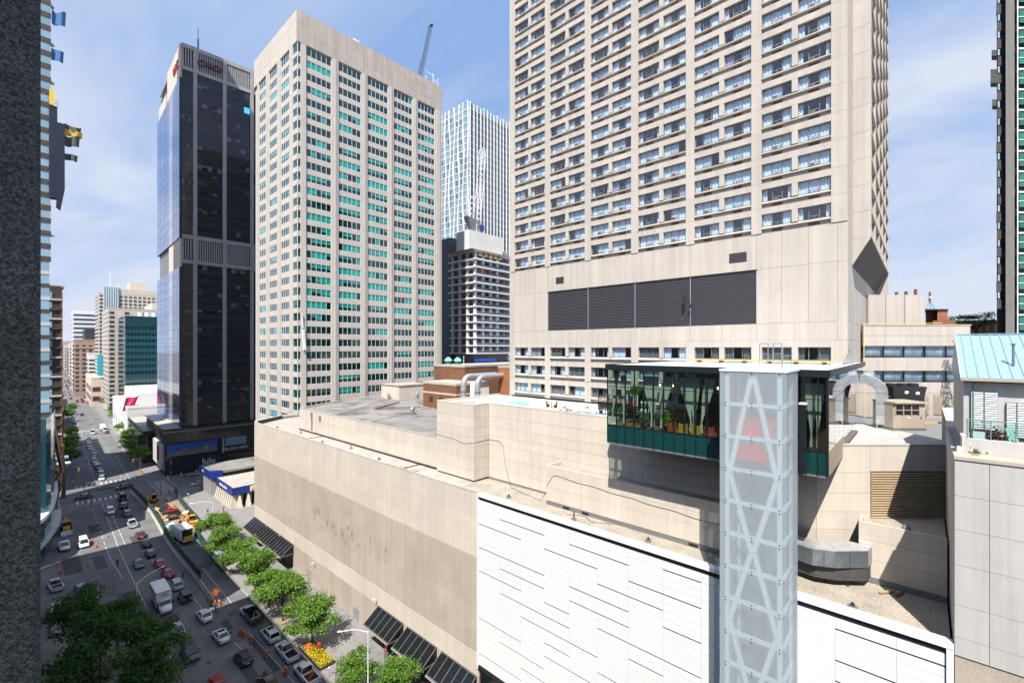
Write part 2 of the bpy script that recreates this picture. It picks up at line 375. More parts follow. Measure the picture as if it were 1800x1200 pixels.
W_+= [(15.0,128.5,14.5,141,.12),(14.5,141,14.45,152.4,.12)]+[(14.5+.025*k*4,154+k*5,14.55+.025*k*4+.06,157+k*5,.12) for k in range(8)]
W_+= [(23.5,104.8,23.4,110,.12),(23.55,100,23.55,104,.12),(24.55,86.5,25.0,82.4,.12),(25.6,74,26.0,69,.13),(21.0,133,21.2,139,.13),(21.3,142,21.5,147,.13)]
W_+= [(28.0,100,28.0,121,.12),(27.2,88.1,27.9,60,.10)]
W_+= [(9.86*1.667,89,9.84*1.667,60,.15)]
for i in range(9): W_.append((12.3+i*1.35,199.5,12.5+i*1.35,203.5,.6))
for i in range(13): W_.append((13.4+i*1.35,223.,13.5+i*1.35,226.4,.6))
for i in range(11): W_.append((33.2,195.5+i*1.8,37.0,195.3+i*1.8,.6))
for i in range(9): W_.append((4.5,196+i*2.2,8.6,195.8+i*2.2,.6))
W_+= [(32.4,194.6,32.4,215.5,.2),(38.2,194.6,38.2,215,.2),(12,198,25,198,.25),(50,205,90,205,.12)]
marks('lane_line',W_,.004,'line_white')
marks('centre_line',[(22.05,95,22.03,92,.11),(22.03,90,22.0,87,.11),(22.0,85,21.95,82,.11),(21.95,80,21.9,76.5,.11),(19.6,99,20.0,94,.1),(20.1,91,20.5,86,.1),(20.6,83,20.9,78,.1),(21.9,74,21.9,70,.11)],.004,'line_yellow')
fm=[]
for k in range(60):
    s=8+k*12
    for p in (4.6,): fm.append((*far(s,p),*far(s+4,p),.13))
for s0,s1,p in ((5,95,-2.9),(5,95,-1.7),(5,60,6.6),(110,230,-2.4)): fm.append((*far(s0,p),*far(s1,p),.12))
for k in range(20): fm.append((*far(8+k*4.2,-2.9),*far(8.6+k*4.2,-1.7),.12))
for i in range(14): fm.append((*far(150,-8+i*1.3),*far(153.5,-8+i*1.3),.6))
marks('lane_line',fm,.004,'line_white')
rough_mat('asphalt_patch',(.10,.10,.102),.2,.25,0,scale=.3,fscale=12,rnd=.25)
rr=random.Random(17)
for (x,y,w,l) in ((18.8,101,2.2,6),(23.8,77,1.6,9),(15.2,118,2.4,5),(20.5,152,2.2,7),(27,80,1.2,12),(12.5,142,2,9),(14,170,2.5,8),(20,180,2,10),(25.2,93,1.2,4),(8.0,145,3,12),(21,215,6,3)):
    child('road_patch',boxmesh(w,l,.004,'asphalt_patch'),(x,y,.0005),road)
for (x,y) in ((20.2,84),(24.9,90),(17.4,110),(19.8,124),(23.2,140),(15.8,160),(20,172),(25.5,75),(26.8,96),(19,205)):
    q=MB(); q.prism([(.36*math.cos(2*math.pi*k/14),.36*math.sin(2*math.pi*k/14)) for k in range(14)],0,.006); child('manhole_cover',q.mesh('manhole_cover','dark_metal'),(x,y,.003),road)
b=MB(); b.prism([(31,-80),(41.9,-80),(41.9,128),(120,128),(120,194),(33,194),(31,192)],-.02,.15); struct('pavement',b,'paving')
pv=bpy.data.objects['pavement']
b=MB(); b.box(30.85,31.02,-80,140,-.02,.16); struct('kerb',b,'kerb')
for i in range(30):
    for j in range(5):
        x0=31.3+j*2.04; y0=43+i*2.04
        child('paving_slab',boxmesh(1.99,1.99,.05,'paving'),(x0+1.0,y0+1.0,.145+.004*((i*7+j*3)%4)+.004),pv)
b=MB(); b.box(-1.0,10.45,-80,120,-.02,.15); struct('pavement_south',b,'paving')
b=MB(); b.prism([(33,217),(120,217),(120,230),far(300,33),far(2400,33),far(2400,11),far(3,11.3)],-.02,.14); struct('pavement_west',b,'paving')
b=MB(); b.prism([(-40,217),(9,217),far(3,-10.6),far(2400,-10.6),far(2400,-30),(-40,260)],-.02,.14); struct('pavement_south_west',b,'paving')

# ------------------------------------------------------------------ department store podium
P=Thing('department_store','long beige concrete store podium with banded panels, white cladding and stepped flat roofs','building',(41.5,64,0))
# structural body, set back behind the facing panels
b=MB(); b.prism([(41.75,-1.4),(41.75,129.5),(49.6,134.6),(54.2,135.0),(110,135.0),(110,-1.4)],0,29.6); P.mb('wall_core',b,'joint_dark',(41.75,0,0))
b=MB(); sheet(b,[(41.8,-1.4),(41.8,129.4),(49.6,134.5),(54.2,134.9),(60,134.9),(60,-1.4)],30.0); P.mb('low_roof',b,'roof_ballast',(45,60,30))
b=MB(); sheet(b,[(41.9,49),(46.3,49),(46.4,113.2),(62,122.9),(62,134.8),(54.2,134.8),(49.6,134.3),(41.9,129.3)],30.03); P.mb('roof_slab',b,'roof_slab',(45,90,30.03))
# stained patches keep to the flat slab; concrete facing panels, one by one
zs=[0.15,5.85,9.0,12.2,15.1,18.7,21.8,24.05,27.25,30.45]; G=.035
ms=['concrete_tan','concrete_light','concrete_tan','concrete_tan','concrete_tan','concrete_tan','concrete_light','concrete_light','concrete_light']
ys=[44.0+8.6*k for k in range(11)]; ys[10]=129.7
GAPS=(0,1,2,7,8,9)
for k in range(10):
    for r in range(9):
        y0,y1=ys[k]+G/2,ys[k+1]-G/2
        if r==0 and k in GAPS:
            P.box('wall_panel',41.5,41.72,ys[k]+G,ys[k]+.55,.15,5.84,ms[r]); P.box('wall_panel',41.5,41.72,ys[k]+7.75,y1,.15,5.84,ms[r]); continue
        if r==0 and k in (3,6):   # panels cut round the steel doors
            d0=75.6 if k==3 else 95.6+.0
            if k==3:
                P.box('wall_panel',41.5,41.72,y0,75.55,.15,5.84,ms[r]); P.box('wall_panel',41.5,41.72,77.75,y1,.15,5.84,ms[r]); P.box('wall_panel',41.5,41.72,75.55,77.75,2.35,5.84,ms[r])
                d=P.box('door',41.58,41.70,75.6,77.7,.16,2.32,'door_grey'); P.box('door_handle',41.53,41.58,75.85,75.93,1.1,1.3,'silver',d)
            else:
                P.box('wall_panel',41.5,41.72,97.4,y1,.15,5.84,ms[r]); P.box('wall_panel',41.5,41.72,y0,97.4,2.7,5.84,ms[r])
                d=P.box('door',41.58,41.70,95.65,97.35,.16,2.67,'door_grey'); P.box('door_handle',41.53,41.58,95.9,95.98,1.1,1.3,'silver',d)
            continue
        P.box('wall_panel',41.5,41.72,y0,y1,zs[r]+G/2,zs[r+1]-G/2,ms[r],bev=.012)
# ragged side panels of the chamfered west end
b=MB(); b.prism([(41.5,129.72),(41.72,129.6),(49.7,134.62),(49.55,134.85)],.15,30.45); P.mb('west_wall',b,'concrete_light',(45,132,15))
b=MB(); b.prism([(49.56,134.86),(49.72,134.62),(54.3,135.0),(54.3,135.22)],.15,30.45); P.mb('west_wall',b,'concrete_light',(52,135,15))
# parapet: outer kerb and dark upstand flashing
P.box('parapet',41.5,41.95,44.0,129.6,30.455,30.62,'roof_slab')
b=MB(); b.prism([(41.55,129.65),(42.1,129.2),(49.9,134.3),(49.6,134.75)],30.455,31.0); P.mb('parapet',b,'concrete_light',(46,132,30.5))
b=MB(); b.prism([(49.6,134.8),(49.9,134.35),(54.2,134.7),(54.2,135.15)],30.455,31.0); P.mb('parapet',b,'concrete_light',(52,135,30.5))
b=MB(); b.prism([(42.12,129.15),(42.5,128.8),(50.1,133.9),(49.92,134.25)],30.03,30.96); P.mb('flashing',b,'dark_metal',(46,131,30.5))
# expansion joint lines, drains and small vents on the roof
b=MB(); b.box(42.2,46.3,63.6,64.0,30.035,30.10); P.mb('roof_joint',b,'dark_metal',(44,64,30))
b=MB(); b.box(42.2,46.2,100.2,100.5,30.035,30.10); P.mb('roof_joint',b,'dark_metal',(44,100,30))
P.box('gutter',46.2,46.44,58.4,113.2,30.03,30.28,'dark_metal')
# ---- upper block with the wide flat roof
UA=[(46.5,58.25),(46.5,113.5),(62.6,122.7),(81.5,129.5),(100,133.5),(100,58.25)]
b=MB(); b.prism([(46.62,58.25),(46.62,113.4),(62.6,122.55),(81.5,129.3),(100,133.3),(100,58.25)],30.0,35.0); P.mb('upper_wall_core',b,'joint_dark',(60,90,30))
b=MB(); sheet(b,[(46.9,58.3),(46.9,113.2),(62.6,122.2),(81.5,129.0),(99,133),(99,58.3)],35.06); P.mb('upper_roof',b,'roof_membrane',(60,90,35))
for k in range(6):
    y0=58.25+k*9.21; 
    for z0,z1 in ((30.28,32.9),(32.925,35.2)): P.box('upper_wall_panel',46.5,46.75,y0+.012,y0+9.198,z0,z1,'concrete_light')
P.box('upper_coping',46.48,46.92,58.26,113.5,35.205,35.34,'roof_slab')
b=MB(); b.prism([(46.5,113.52),(46.92,113.3),(62.7,122.3),(62.5,122.75)],30.0,35.34); P.mb('upper_wall_side',b,'concrete_light',(55,118,33))
b=MB(); b.prism([(62.5,122.77),(62.72,122.32),(99.8,133.2),(99.8,133.6)],30.0,35.34); P.mb('upper_wall_side',b,'concrete_light',(80,128,33))
for (y,z0,z1,h) in ((107.0,33.6,34.9,1),(102.6,33.2,34.6,0)):
    v=P.box('wall_vent',46.44,46.52,y-.9,y+.3,z0,z1,'beige_metal')
    for i in range(5): P.box('slat',46.41,46.45,y-.8,y+.2,z0+.12+i*.24,z0+.22+i*.24,'grille_brown',v)
    if h: P.box('rust_streak_pipe',46.46,46.50,y-.7,y-.1,30.6,33.5,'rust_brown')
b=MB()
for p,q in (((47,82),(99,103)),((47,96),(80,121)),((60,60),(75,105))): b.bar((*p,35.09),(*q,35.09),.16,.04)
P.mb('roof_seam',b,'dark_metal',(60,90,35.1))
b=MB(); b.bar((58,98,35.3),(70,106,35.3),.25,.2); b.bar((58.2,97.4,35.3),(66,94,35.3),.2,.15); P.mb('roof_rail',b,'rust_brown',(60,98,35.2))
P.box('stair_head',74,84,112,121.5,35.06,39.0,'concrete_light'); P.box('stair_head_cap',73.8,84.2,111.8,121.7,39.005,39.25,'roof_slab')
for x,y in ((73.2,116),(80,111.2),(60,85)):
    b=MB(); b.tube([(x,y,35.06),(x,y,36.4)],.35,10); b.tube([(x,y,36.35),(x-.5,y-.3,36.8),(x-.9,y-.5,36.2)],.4,8); P.mb('roof_ventilator',b,'duct',(x,y,35.06))
# ---- tall set-back block: projecting bay, long wall, low ledge block
rows=[30.28,31.7,33.5,35.3,36.65,38.0,39.6,41.45]
def setback_wall(name,axis,c,t,a0,a1,n,mat='concrete_light',rows=rows):
    w=(a1-a0)/n
    for k in range(n):
        for r in range(len(rows)-1):
            u0,u1=a0+k*w+.01,a0+(k+1)*w-.01
            if axis=='x': P.box(name,c,c+t,u0,u1,rows[r]+.012,rows[r+1]-.012,mat)
            else: P.box(name,u0,u1,c,c+t,rows[r]+.012,rows[r+1]-.012,mat)
b=MB(); b.prism([(45.8,49.62),(45.8,58.05),(60,58.05),(60,5.1),(51.35,5.1),(49.25,7.2),(48.95,49.62)],30.0,41.3); P.mb('setback_core',b,'joint_dark',(50,30,30))
setback_wall('setback_panel','x',45.6,.25,49.4,58.2,1); setback_wall('setback_panel','y',49.4,.2,45.86,48.7,1)
setback_wall('setback_panel','y',58.0,.2,45.86,60,2)
setback_wall('setback_panel','x',48.7,.25,7.15,49.38,5)
P.box('setback_coping',45.58,46.0,49.4,58.22,41.455,41.62,'concrete_light'); P.box('setback_coping',48.68,49.1,7.2,49.39,41.455,41.62,'concrete_light'); P.box('setback_coping',46.005,48.67,49.38,49.8,41.455,41.62,'concrete_light')
P.box('setback_coping',46.005,60,57.8,58.22,41.455,41.62,'concrete_light')
b=MB(); sheet(b,[(46.0,49.8),(46.0,57.8),(60,57.8),(60,22),(49.1,22),(49.1,49.8)],41.38); P.mb('mural_roof',b,'mural_white',(53,45,41.38))
# painted mural shapes, flat on the roof
def blob(name,pts,z,mat,mats={}):
    b=MB(); sheet(b,pts,z); P.mb(name,b,mat,(pts[0][0],pts[0][1],z))
plain('mural_pink',(.70,.32,.28),.8,var=.15); plain('mural_mint',(.22,.62,.48),.8,var=.15); plain('mural_cream',(.74,.68,.42),.8,var=.1); plain('mural_blue',(.25,.42,.68),.8,var=.15); plain('mural_red',(.62,.10,.10),.8,var=.1); plain('mural_black',(.03,.03,.04),.8)
def ell(cx,cy,rx,ry,n=18,wob=.2,seed=1):
    rr=random.Random(seed); return [(cx+rx*math.cos(t)*(1+wob*(rr.random()-.5)),cy+ry*math.sin(t)*(1+wob*(rr.random()-.5))) for t in [2*math.pi*i/n for i in range(n)]]
blob('mural_patch',ell(48.0,54.0,1.7,2.6,seed=2),41.384,'mural_pink'); blob('mural_patch',ell(53.4,47.5,1.7,2.0,seed=3),41.384,'mural_mint'); blob('mural_patch',ell(51.8,44.8,1.1,1.3,seed=5),41.388,'mural_mint')
blob('mural_patch',ell(52.6,40.5,2.2,3.2,seed=4),41.384,'mural_cream'); blob('mural_patch',ell(50.6,33.5,1.1,3.8,seed=6),41.384,'mural_blue'); blob('mural_patch',ell(46.7,57.0,.5,.6,seed=6),41.384,'mural_blue')
b=MB()
for i in range(10): a0=math.pi*(.9-i*.15); a1=math.pi*(.9-(i+1)*.15); b.bar((54.6+1.9*math.cos(a0),37.3+1.7*math.sin(a0),41.39),(54.6+1.9*math.cos(a1),37.3+1.7*math.sin(a1),41.39),.45,.012)
P.mb('mural_stroke',b,'mural_red',(54.6,37.3,41.39))
b=MB(); rr=random.Random(5)
for i in range(22):
    x=50.2+rr.random()*2.0; y=30.5+rr.random()*7; a=rr.random()*3; b.bar((x,y,41.395),(x+.8*math.cos(a),y+1.1*math.sin(a),41.395),.28,.008)
P.mb('mural_stroke',b,'mural_black',(51,34,41.39))
# ledge block
b=MB(); b.prism([(45.85,9),(45.85,35.6),(48.6,35.6),(48.6,9)],30,34.2); P.mb('ledge_core',b,'joint_dark',(47,20,30))
lr=[30.5,32.2,33.6,35.0]
for k in range(5):
    w=(35.8-9)/5
    for r in range(3): P.box('ledge_panel',45.7,45.92,9+k*w+.01,9+(k+1)*w-.01,lr[r]+.01,lr[r+1]-.01,'concrete_light')
for r in range(3): P.box('ledge_panel',45.93,48.69,35.6,35.8,lr[r]+.01,lr[r+1]-.01,'concrete_light')
b=MB(); sheet(b,[(45.95,9),(48.65,9),(48.65,35.55),(45.95,35.55)],34.5); P.mb('ledge_roof',b,'roof_ballast',(47,20,34.5))
P.box('ledge_flashing',45.66,45.74,9,35.75,30.02,30.48,'grey_metal')
for y in (16.6,32.2,29.4): P.box('scupper',45.63,45.67,y,y+.9,30.1,30.38,'black')
P.box('wall_flashing',48.62,48.69,35.82,49.3,30.02,30.3,'grey_metal')
b=MB(); rr=random.Random(3); pts=[]
for i in range(24): y=34.6-i*.98; pts.append((45.67,y,33.9-.05*i+.06*math.sin(i*1.3)))
b.tube([(45.67,35.7,32.4)]+pts,.022,5); P.mb('cable',b,'black',(45.7,25,33))
b=MB(); b.tube([(48.66,49.3,36.0),(48.66,47.0,36.0),(48.66,46.3,35.4),(48.66,45.8,32.5),(47.4,43.5,30.06),(46.0,37.0,30.06),(45.66,35.8,31.5)],.022,5); P.mb('cable',b,'black',(48,44,33))
b=MB(); b.tube([(45.57,58,36.05),(45.57,54,35.9),(45.57,51.5,35.5),(45.57,49.4,35.9)],.02,5); b.tube([(45.86,49.37,35.9),(48.66,49.37,36.0)],.02,5); P.mb('cable',b,'black',(45.6,54,36))
# right-hand step block
b=MB(); b.prism([(49.2,-1.4),(49.2,4.0),(58,4.0),(58,-1.4)],30,34.4); P.mb('step_core',b,'joint_dark',(52,1,30))
for k in range(1):
    for r,(z0,z1) in enumerate(((30.5,32.0),(32.0,33.6),(33.6,35.1))): P.box('step_panel',49.0,49.22,-1.4,4.1,z0+.01,z1-.01,'concrete_light')
for (z0,z1) in ((30.0,32.0),(32.0,33.6),(33.6,35.1)): P.box('step_panel',49.23,50.9,3.9,4.1,z0+.01,z1-.01,'concrete_light')
P.box('step_flashing',48.95,49.04,-1.4,4.05,30.02,30.48,'grey_metal')
b=MB(); sheet(b,[(49.25,-1.4),(57,-1.4),(57,4),(49.25,4)],34.6); P.mb('step_roof',b,'roof_ballast',(52,1,34.6))
# diagonal wall: facing panels and timber-brown louvres, square to the north-west view
DR=R(-47.5617); DO=Vector((48.7,7.13,0)); DX=Vector((math.cos(DR),math.sin(DR),0)); DY=Vector((-math.sin(DR),math.cos(DR),0))
def dloc(u,v,z): return DO+DX*u+DY*v+Vector((0,0,z))
def dbox(name,u0,u1,v0,v1,z0,z1,mat,parent=None,T=P):
    c=dloc((u0+u1)/2,(v0+v1)/2,(z0+z1)/2)
    if parent: 
        o=bpy.data.objects.new(name,boxmesh(u1-u0,v1-v0,z1-z0,mat)); col.objects.link(o); o.parent=parent
        pu=parent['duv']; o.location=((u0+u1)/2-pu[0],(v0+v1)/2-pu[1],(z0+z1)/2-pu[2]); return o
    o=T.obj(name,boxmesh(u1-u0,v1-v0,z1-z0,mat),c,rot=(0,0,DR)); o['duv']=((u0+u1)/2,(v0+v1)/2,(z0+z1)/2); return o
u_l=4.9
for z0,z1 in ((38.75,41.15),(36.9,38.75),(35.2,36.9),(33.6,35.2),(31.9,33.6),(30.0,31.9)):
    dbox('diagonal_panel',.02,u_l-.01,0,.25,z0+.012,z1-.012,'concrete_light')
dbox('diagonal_panel',u_l+.01,14.5,0,.25,38.86,41.14,'concrete_light')
dbox('diagonal_panel',u_l+.01,14.5,0,.25,30.0,34.15,'concrete_light')
dbox('diagonal_coping',-.3,14.5,-.03,.5,41.15,41.28,'roof_slab')
lv=dbox('louvre',u_l+.02,14.5,.30,.40,34.16,38.84,'black')
for i in range(21): dbox('slat',u_l+.05,14.5,-.04,.14,34.22+i*.22,34.325+i*.22,'louvre_brown',lv)
dbox('diagonal_core',.0,14.5,.41,.9,30,41.0,'joint_dark')
b=MB(); pts=[dloc(-3,.5,0),dloc(14.5,.5,0),dloc(14.5,18,0),dloc(-6,18,0),dloc(-6,6,0)]; sheet(b,[(p.x,p.y) for p in pts],41.06); P.mb('gravel_roof',b,'gravel',(60,2,41.06))
# canopies: sloping bronze-framed glazing above the pavement, dark shopfront recess behind
def canopy(y0,y1):
    b=MB(); xo,zo=38.55,3.95; xt,zt=41.45,5.95
    for k in range(6):
        y=y0+.06+(y1-y0-.12)*k/5; b.bar((xt,y,zt),(xo,y,zo),.09,.14)
    b.bar((xt-.1,y0,zt),(xt-.1,y1,zt),.16,.16); b.bar((xo,y0,zo),(xo,y1,zo),.2,.3); b.bar((xo+1.45,y0,zo+1.0),(xo+1.45,y1,zo+1.0),.05,.06)
    for y in (y0+.06,y1-.06): b.bar((xt,y,zo-.05),(xo,y,zo-.05),.14,.2)
    o=P.mb('canopy',b,'canopy_bronze' if 'canopy_bronze' in MAT else plain('canopy_bronze',(.17,.165,.16),.5,.3).name,(40,(y0+y1)/2,5))
    for k in range(5):
        a=y0+.12+(y1-y0-.12)*k/5; c=a+(y1-y0-.12)/5-.1; q=MB(); q.quad((xt-.1,a,zt+.0),(xo+.05,a,zo+.05),(xo+.05,c,zo+.05),(xt-.1,c,zt)); P.mb('pane',q,'glass_canopy',(40,(a+c)/2,5),o)
    for y in (y0+.03,y1-.03):
        q=MB(); q.quad((xt,y,zt),(xo,y,zo),(xt,y,zo)); P.mb('side_pane',q,'glass_canopy',(40,y,4.5),o)
    q=MB(); q.bar((xo-.12,y0,zo-.02),(xo-.12,y1,zo-.02),.03,.2); P.mb('gutter_lip',q,'stone_band',(xo,(y0+y1)/2,zo),o)
for k in GAPS:
    y0=ys[k]+.58; y1=ys[k]+7.72
    canopy(y0-.3,y1+.0)
    P.box('shop_recess',42.9,43.0,y0,y1,.15,5.84,'interior')
    f=P.box('shopfront_frame',42.6,42.68,y0,y1,4.0,4.2,'dark_frame')
    for j in range(4): P.box('shopfront_pane',42.62,42.64,y0+.05+j*(y1-y0)/4,y0+(j+1)*(y1-y0)/4-.05,.3,3.98,'glass_canopy',f)
    P.box('shop_stall_riser',42.4,42.7,y0,y1,.15,.45,'rust_brown')
# wall lamps above the canopies
for y,z in ((69.3,6.9),(93.3,5.3)):
    b=MB(); b.bar((41.5,y,z),(40.9,y,z+.35),.07,.07); b.bar((40.95,y-.12,z+.3),(40.55,y+.12,z+.2),.2,.12); P.mb('flood_lamp',b,'white_metal',(41.3,y,z))
# removed sign: dirt left on the wall by old letters
grime=newmat('grime'); m,nt,bs=grime
t=nt.nodes.new('ShaderNodeBsdfTransparent'); mx=nt.nodes.new('ShaderNodeMixShader'); out=[n for n in nt.nodes if n.type=='OUTPUT_MATERIAL'][0]
bs.inputs['Base Color'].default_value=(.10,.085,.075,1); bs.inputs['Roughness'].default_value=.9
nz=posnoise(nt,1.6,6,.7,(1,1,.45)); nt.links.new(ramp(nt,nz,.50,(0,0,0),.74,(.6,.6,.6)),mx.inputs[0]); nt.links.new(t.outputs[0],mx.inputs[1]); nt.links.new(bs.outputs[0],mx.inputs[2]); nt.links.new(mx.outputs[0],out.inputs[0])
rr=random.Random(11)
for i in range(30):
    y=93.5-i*1.12+rr.uniform(-.2,.2)
    if y<66: break
    h=rr.uniform(1.2,2.6)*(1.5 if i in (1,2,12,13,21) else 1); w=rr.uniform(.5,1.0); zc=15.2+rr.uniform(-.4,.4)
    b=MB(); b.quad((41.495,y,zc-h*.7),(41.495,y+w,zc-h*.7),(41.495,y+w*.9,zc+h*.6),(41.495,y+.1,zc+h*.6))
    P.mb('sign_stain',b,'grime',(41.495,y,zc))
# ---- white rainscreen cladding
cols=[43.9-3.6*k for k in range(13)]; cols=[43.85,39.95,36.35,32.75,29.17,25.55,21.93,18.33,14.76,11.15,7.5,4.88,1.35,-1.12]
RZ=.785; zt=29.75
slot={}
for c_,z,n in ((1,28.5,2),(0,26.97,2),(0,23.82,3),(1,22.25,2),(0,20.06,2),(1,18.5,3),(0,14.42,2),(1,12.09,2),(0,9.71,2),(3,26.36,2),(4,27.95,2),(4,23.21,2),(3,20.69,1),(4,21.62,2),(2,16.9,3),(5,24.81,2),(5,20.07,3),(3,15.39,1),(3,13.78,2),(7,28.59,1),(6,26.37,2),(7,23.24,1),(6,18.56,1),(5,16.0,2),(7,14.4,1),(6,12.1,2),(4,11.3,2),(11,28.65,2),(11,26.54,2),(11,24.97,1),(11,21.8,2),(2,11.2,2),(5,13.6,1)):
    for q in range(n): slot[(c_+q,round((zt-z)/RZ))]=1
P.box('cladding_back',41.47,41.74,-1.3,43.8,7.2,30.2,'slot_black')
for k in range(13):
    for r in range(28):
        if k in (9,) and r>3: continue          # hidden behind the lift tower
        z1=zt-r*RZ; z0=z1-RZ
        top=z1-(.135 if slot.get((k,r)) else .012)
        P.box('cladding_panel',41.38,41.44,cols[k+1]+.009,cols[k]-.009,z0+.009,top,'white_panel')
P.box('cladding_panel',41.38,41.44,7.5,11.1,7.7,zt-4*RZ,'white_panel')
P.box('cladding_coping',41.2,42.0,-1.5,44.1,30.22,30.62,'white_metal',bev=.03); P.box('cladding_edge',41.22,41.46,43.87,44.1,7.2,30.2,'white_metal'); P.box('cladding_edge',41.22,41.46,-1.5,-1.14,7.2,30.2,'white_metal')
P.box('cladding_soffit',41.22,41.46,-1.1,43.85,7.2,7.66,'dark_frame')
for k in range(8): P.box('shop_glazing',41.5,41.6,43.8-(k+1)*5.4,43.8-k*5.4-.12,.2,7.1,'glass_canopy')
P.box('shop_interior',42.2,42.3,0,44,.2,7.2,'interior')
# ------------------------------------------------------------------ hotel tower
Hh=Thing('hotel_tower','tall beige concrete hotel slab with pairs of curtained windows in every bay','building',(60,30.6,41.0))
BW=7.95; YB=[54.55-BW*k for k in range(7)]; FH=2.98
def wavy(w,h,mat,seed,key):
    """hanging curtain with folds, in the plane x=0, from y=0 to y=w, hung from z=h to 0"""
    n=max(6,int(w/.09)); rr=random.Random(seed); b=MB(); vs=[];fs=[]
    for i in range(n+1):
        y=w*i/n; x=.05*math.sin(i*1.55+seed)+.02*rr.uniform(-1,1)
        vs+=[(x,y,0),(x*.8,y,h)]
    for i in range(n): fs.append((2*i,2*i+2,2*i+3,2*i+1))
    b.add(vs,fs,0,True); return b.mesh('curtain',mat)
CUR={}
def curt(w,mat,seed):
    k=(w,mat,seed)
    if k not in CUR: CUR[k]=wavy(w,1.46,mat,seed,k)
    return CUR[k]
WF={}
def winframe(w,h,ac):
    k=(w,h,ac)
    if k not in WF:
        b=MB(); t=.06
        b.box(-.04,.04,0,w,0,t); b.box(-.04,.04,0,w,h-t,h)
        for y in (0,w/3-t/2,2*w/3-t/2,w-t): b.box(-.041,.041,y,y+t,t,h-t)
        if ac: b.box(-.042,.042,w/3+t/2,2*w/3-t/2,.34,.40); b.box(-.042,.042,w/2-.03,w/2+.03,t,.34)
        WF[k]=b.mesh('window_frame','grey_metal')
    return WF[k]
rr=random.Random(21); npane=0
def hotel_window(y0,w,zb,h,i,ac=True):
    global npane
    o=Hh.obj('window',winframe(w,h,ac),(60.14,y0,zb))
    if npane<300:
        for j in range(3): Hh.obj('pane',boxmesh(.012,w/3-.07,h-.14,'glass_hotel'),(60.14,y0+w/6+j*w/3,zb+h/2),o); npane+=1
    else: Hh.obj('glazing',boxmesh(.012,w-.14,h-.14,'glass_hotel'),(60.14,y0+w/2,zb+h/2),o)
    if ac and rr.random()<.55: Hh.box('air_conditioner',60.12,60.25,y0+w*.5-.02,y0+w*.5+.42,zb+.05,zb+.34,'grille_brown',o)
    m='curtain' if ac or y0>22 else 'curtain_dark'; q=rr.random()
    if q<.05: m='curtain_lilac'
    if not ac and rr.random()<.35: m='curtain_dark'
    st=rr.random(); z=zb+.0
    def c(a,b_): Hh.obj('curtain',curt(round(b_-a,2),m,rr.randint(1,3)),(60.30,y0+a,z),o)
    if st<.36: c(0,w)
    elif st<.60: c(0,.95); c(w-.95,w)
    elif st<.72: c(0,1.25); c(w-.6,w)
    elif st<.80: c(0,2.0)
    elif st<.88: c(w-2.0,w)
    else: c(0,.45); c(w-.45,w)
wins=[]
def sillmesh(w,key={}):
    if w not in key:
        b=MB(); pr=[(59.70,-.30),(59.70,-.22),(60.26,0),(60.26,-.30)]
        n=len(pr); vs=[(x-60,0,z) for x,z in pr]+[(x-60,w,z) for x,z in pr]
        b.add(vs,[(0,1,2,3),(7,6,5,4)]+[(i,i+4,(i+1)%4+4,(i+1)%4) for i in range(4)]); b.f=[f[::-1] for f in b.f]; key[w]=b.mesh('sill','concrete_hotel_sill')
    return key[w]
def hotel_floor(zb,h,fl,low=False):
    for k in range(6):
        yt=YB[k]; yb=YB[k+1]; A=yb+.62; Bm=A+3.06; C=Bm+.60; D=yt-.62   # two openings: A..Bm and C..D
        w2=round(D-C,3)
        if low and fl==2 and k>3: continue
        wins.append((A,3.06,zb,h,not low)); wins.append((C,w2,zb,h,not low))
        Hh.box('mullion_pier',59.81,60.36,Bm,C,zb,zb+h,'concrete_hotel')
        Hh.obj('sill',sillmesh(round(D-A+.1,3)),(60,A-.05,zb))
        Hh.box('vent_band',60.12,60.4,A-.05,D+.05,zb-.80,zb-.305,'concrete_hotel')
        if not low:
            for yc in (A+1.55,C+w2*.5): Hh.box('vent_grille',60.07,60.13,yc-.52,yc+.52,zb-.66,zb-.38,'grille_brown')
        Hh.box('lintel',59.80,60.4,A-.05,D+.05,zb+h,zb+FH-.80 if not low else zb+3.08-.8,'concrete_hotel')
    for k in range(7):
        ytop=YB[k]+(.62 if k>0 else .5)-.06; ybot=YB[k]-.62+.05
        if k==6: ybot=5.96
        Hh.box('pier_panel',59.79,60.4,ybot+0,ytop-.0,zb-.79,zb+FH-.81 if not low else zb+3.08-.81,'concrete_hotel')
for fl in range(18): hotel_floor(64.5+fl*FH,1.45,fl)
for fl,zb in enumerate((48.65,45.57,42.45)): hotel_floor(zb,1.48,fl,True)
for i,(a,w,zb,h,ac) in enumerate(sorted(wins,key=lambda t:(t[0]**2+(t[2]-50)**2*0.6))): hotel_window(a,w,zb,h,i,ac)
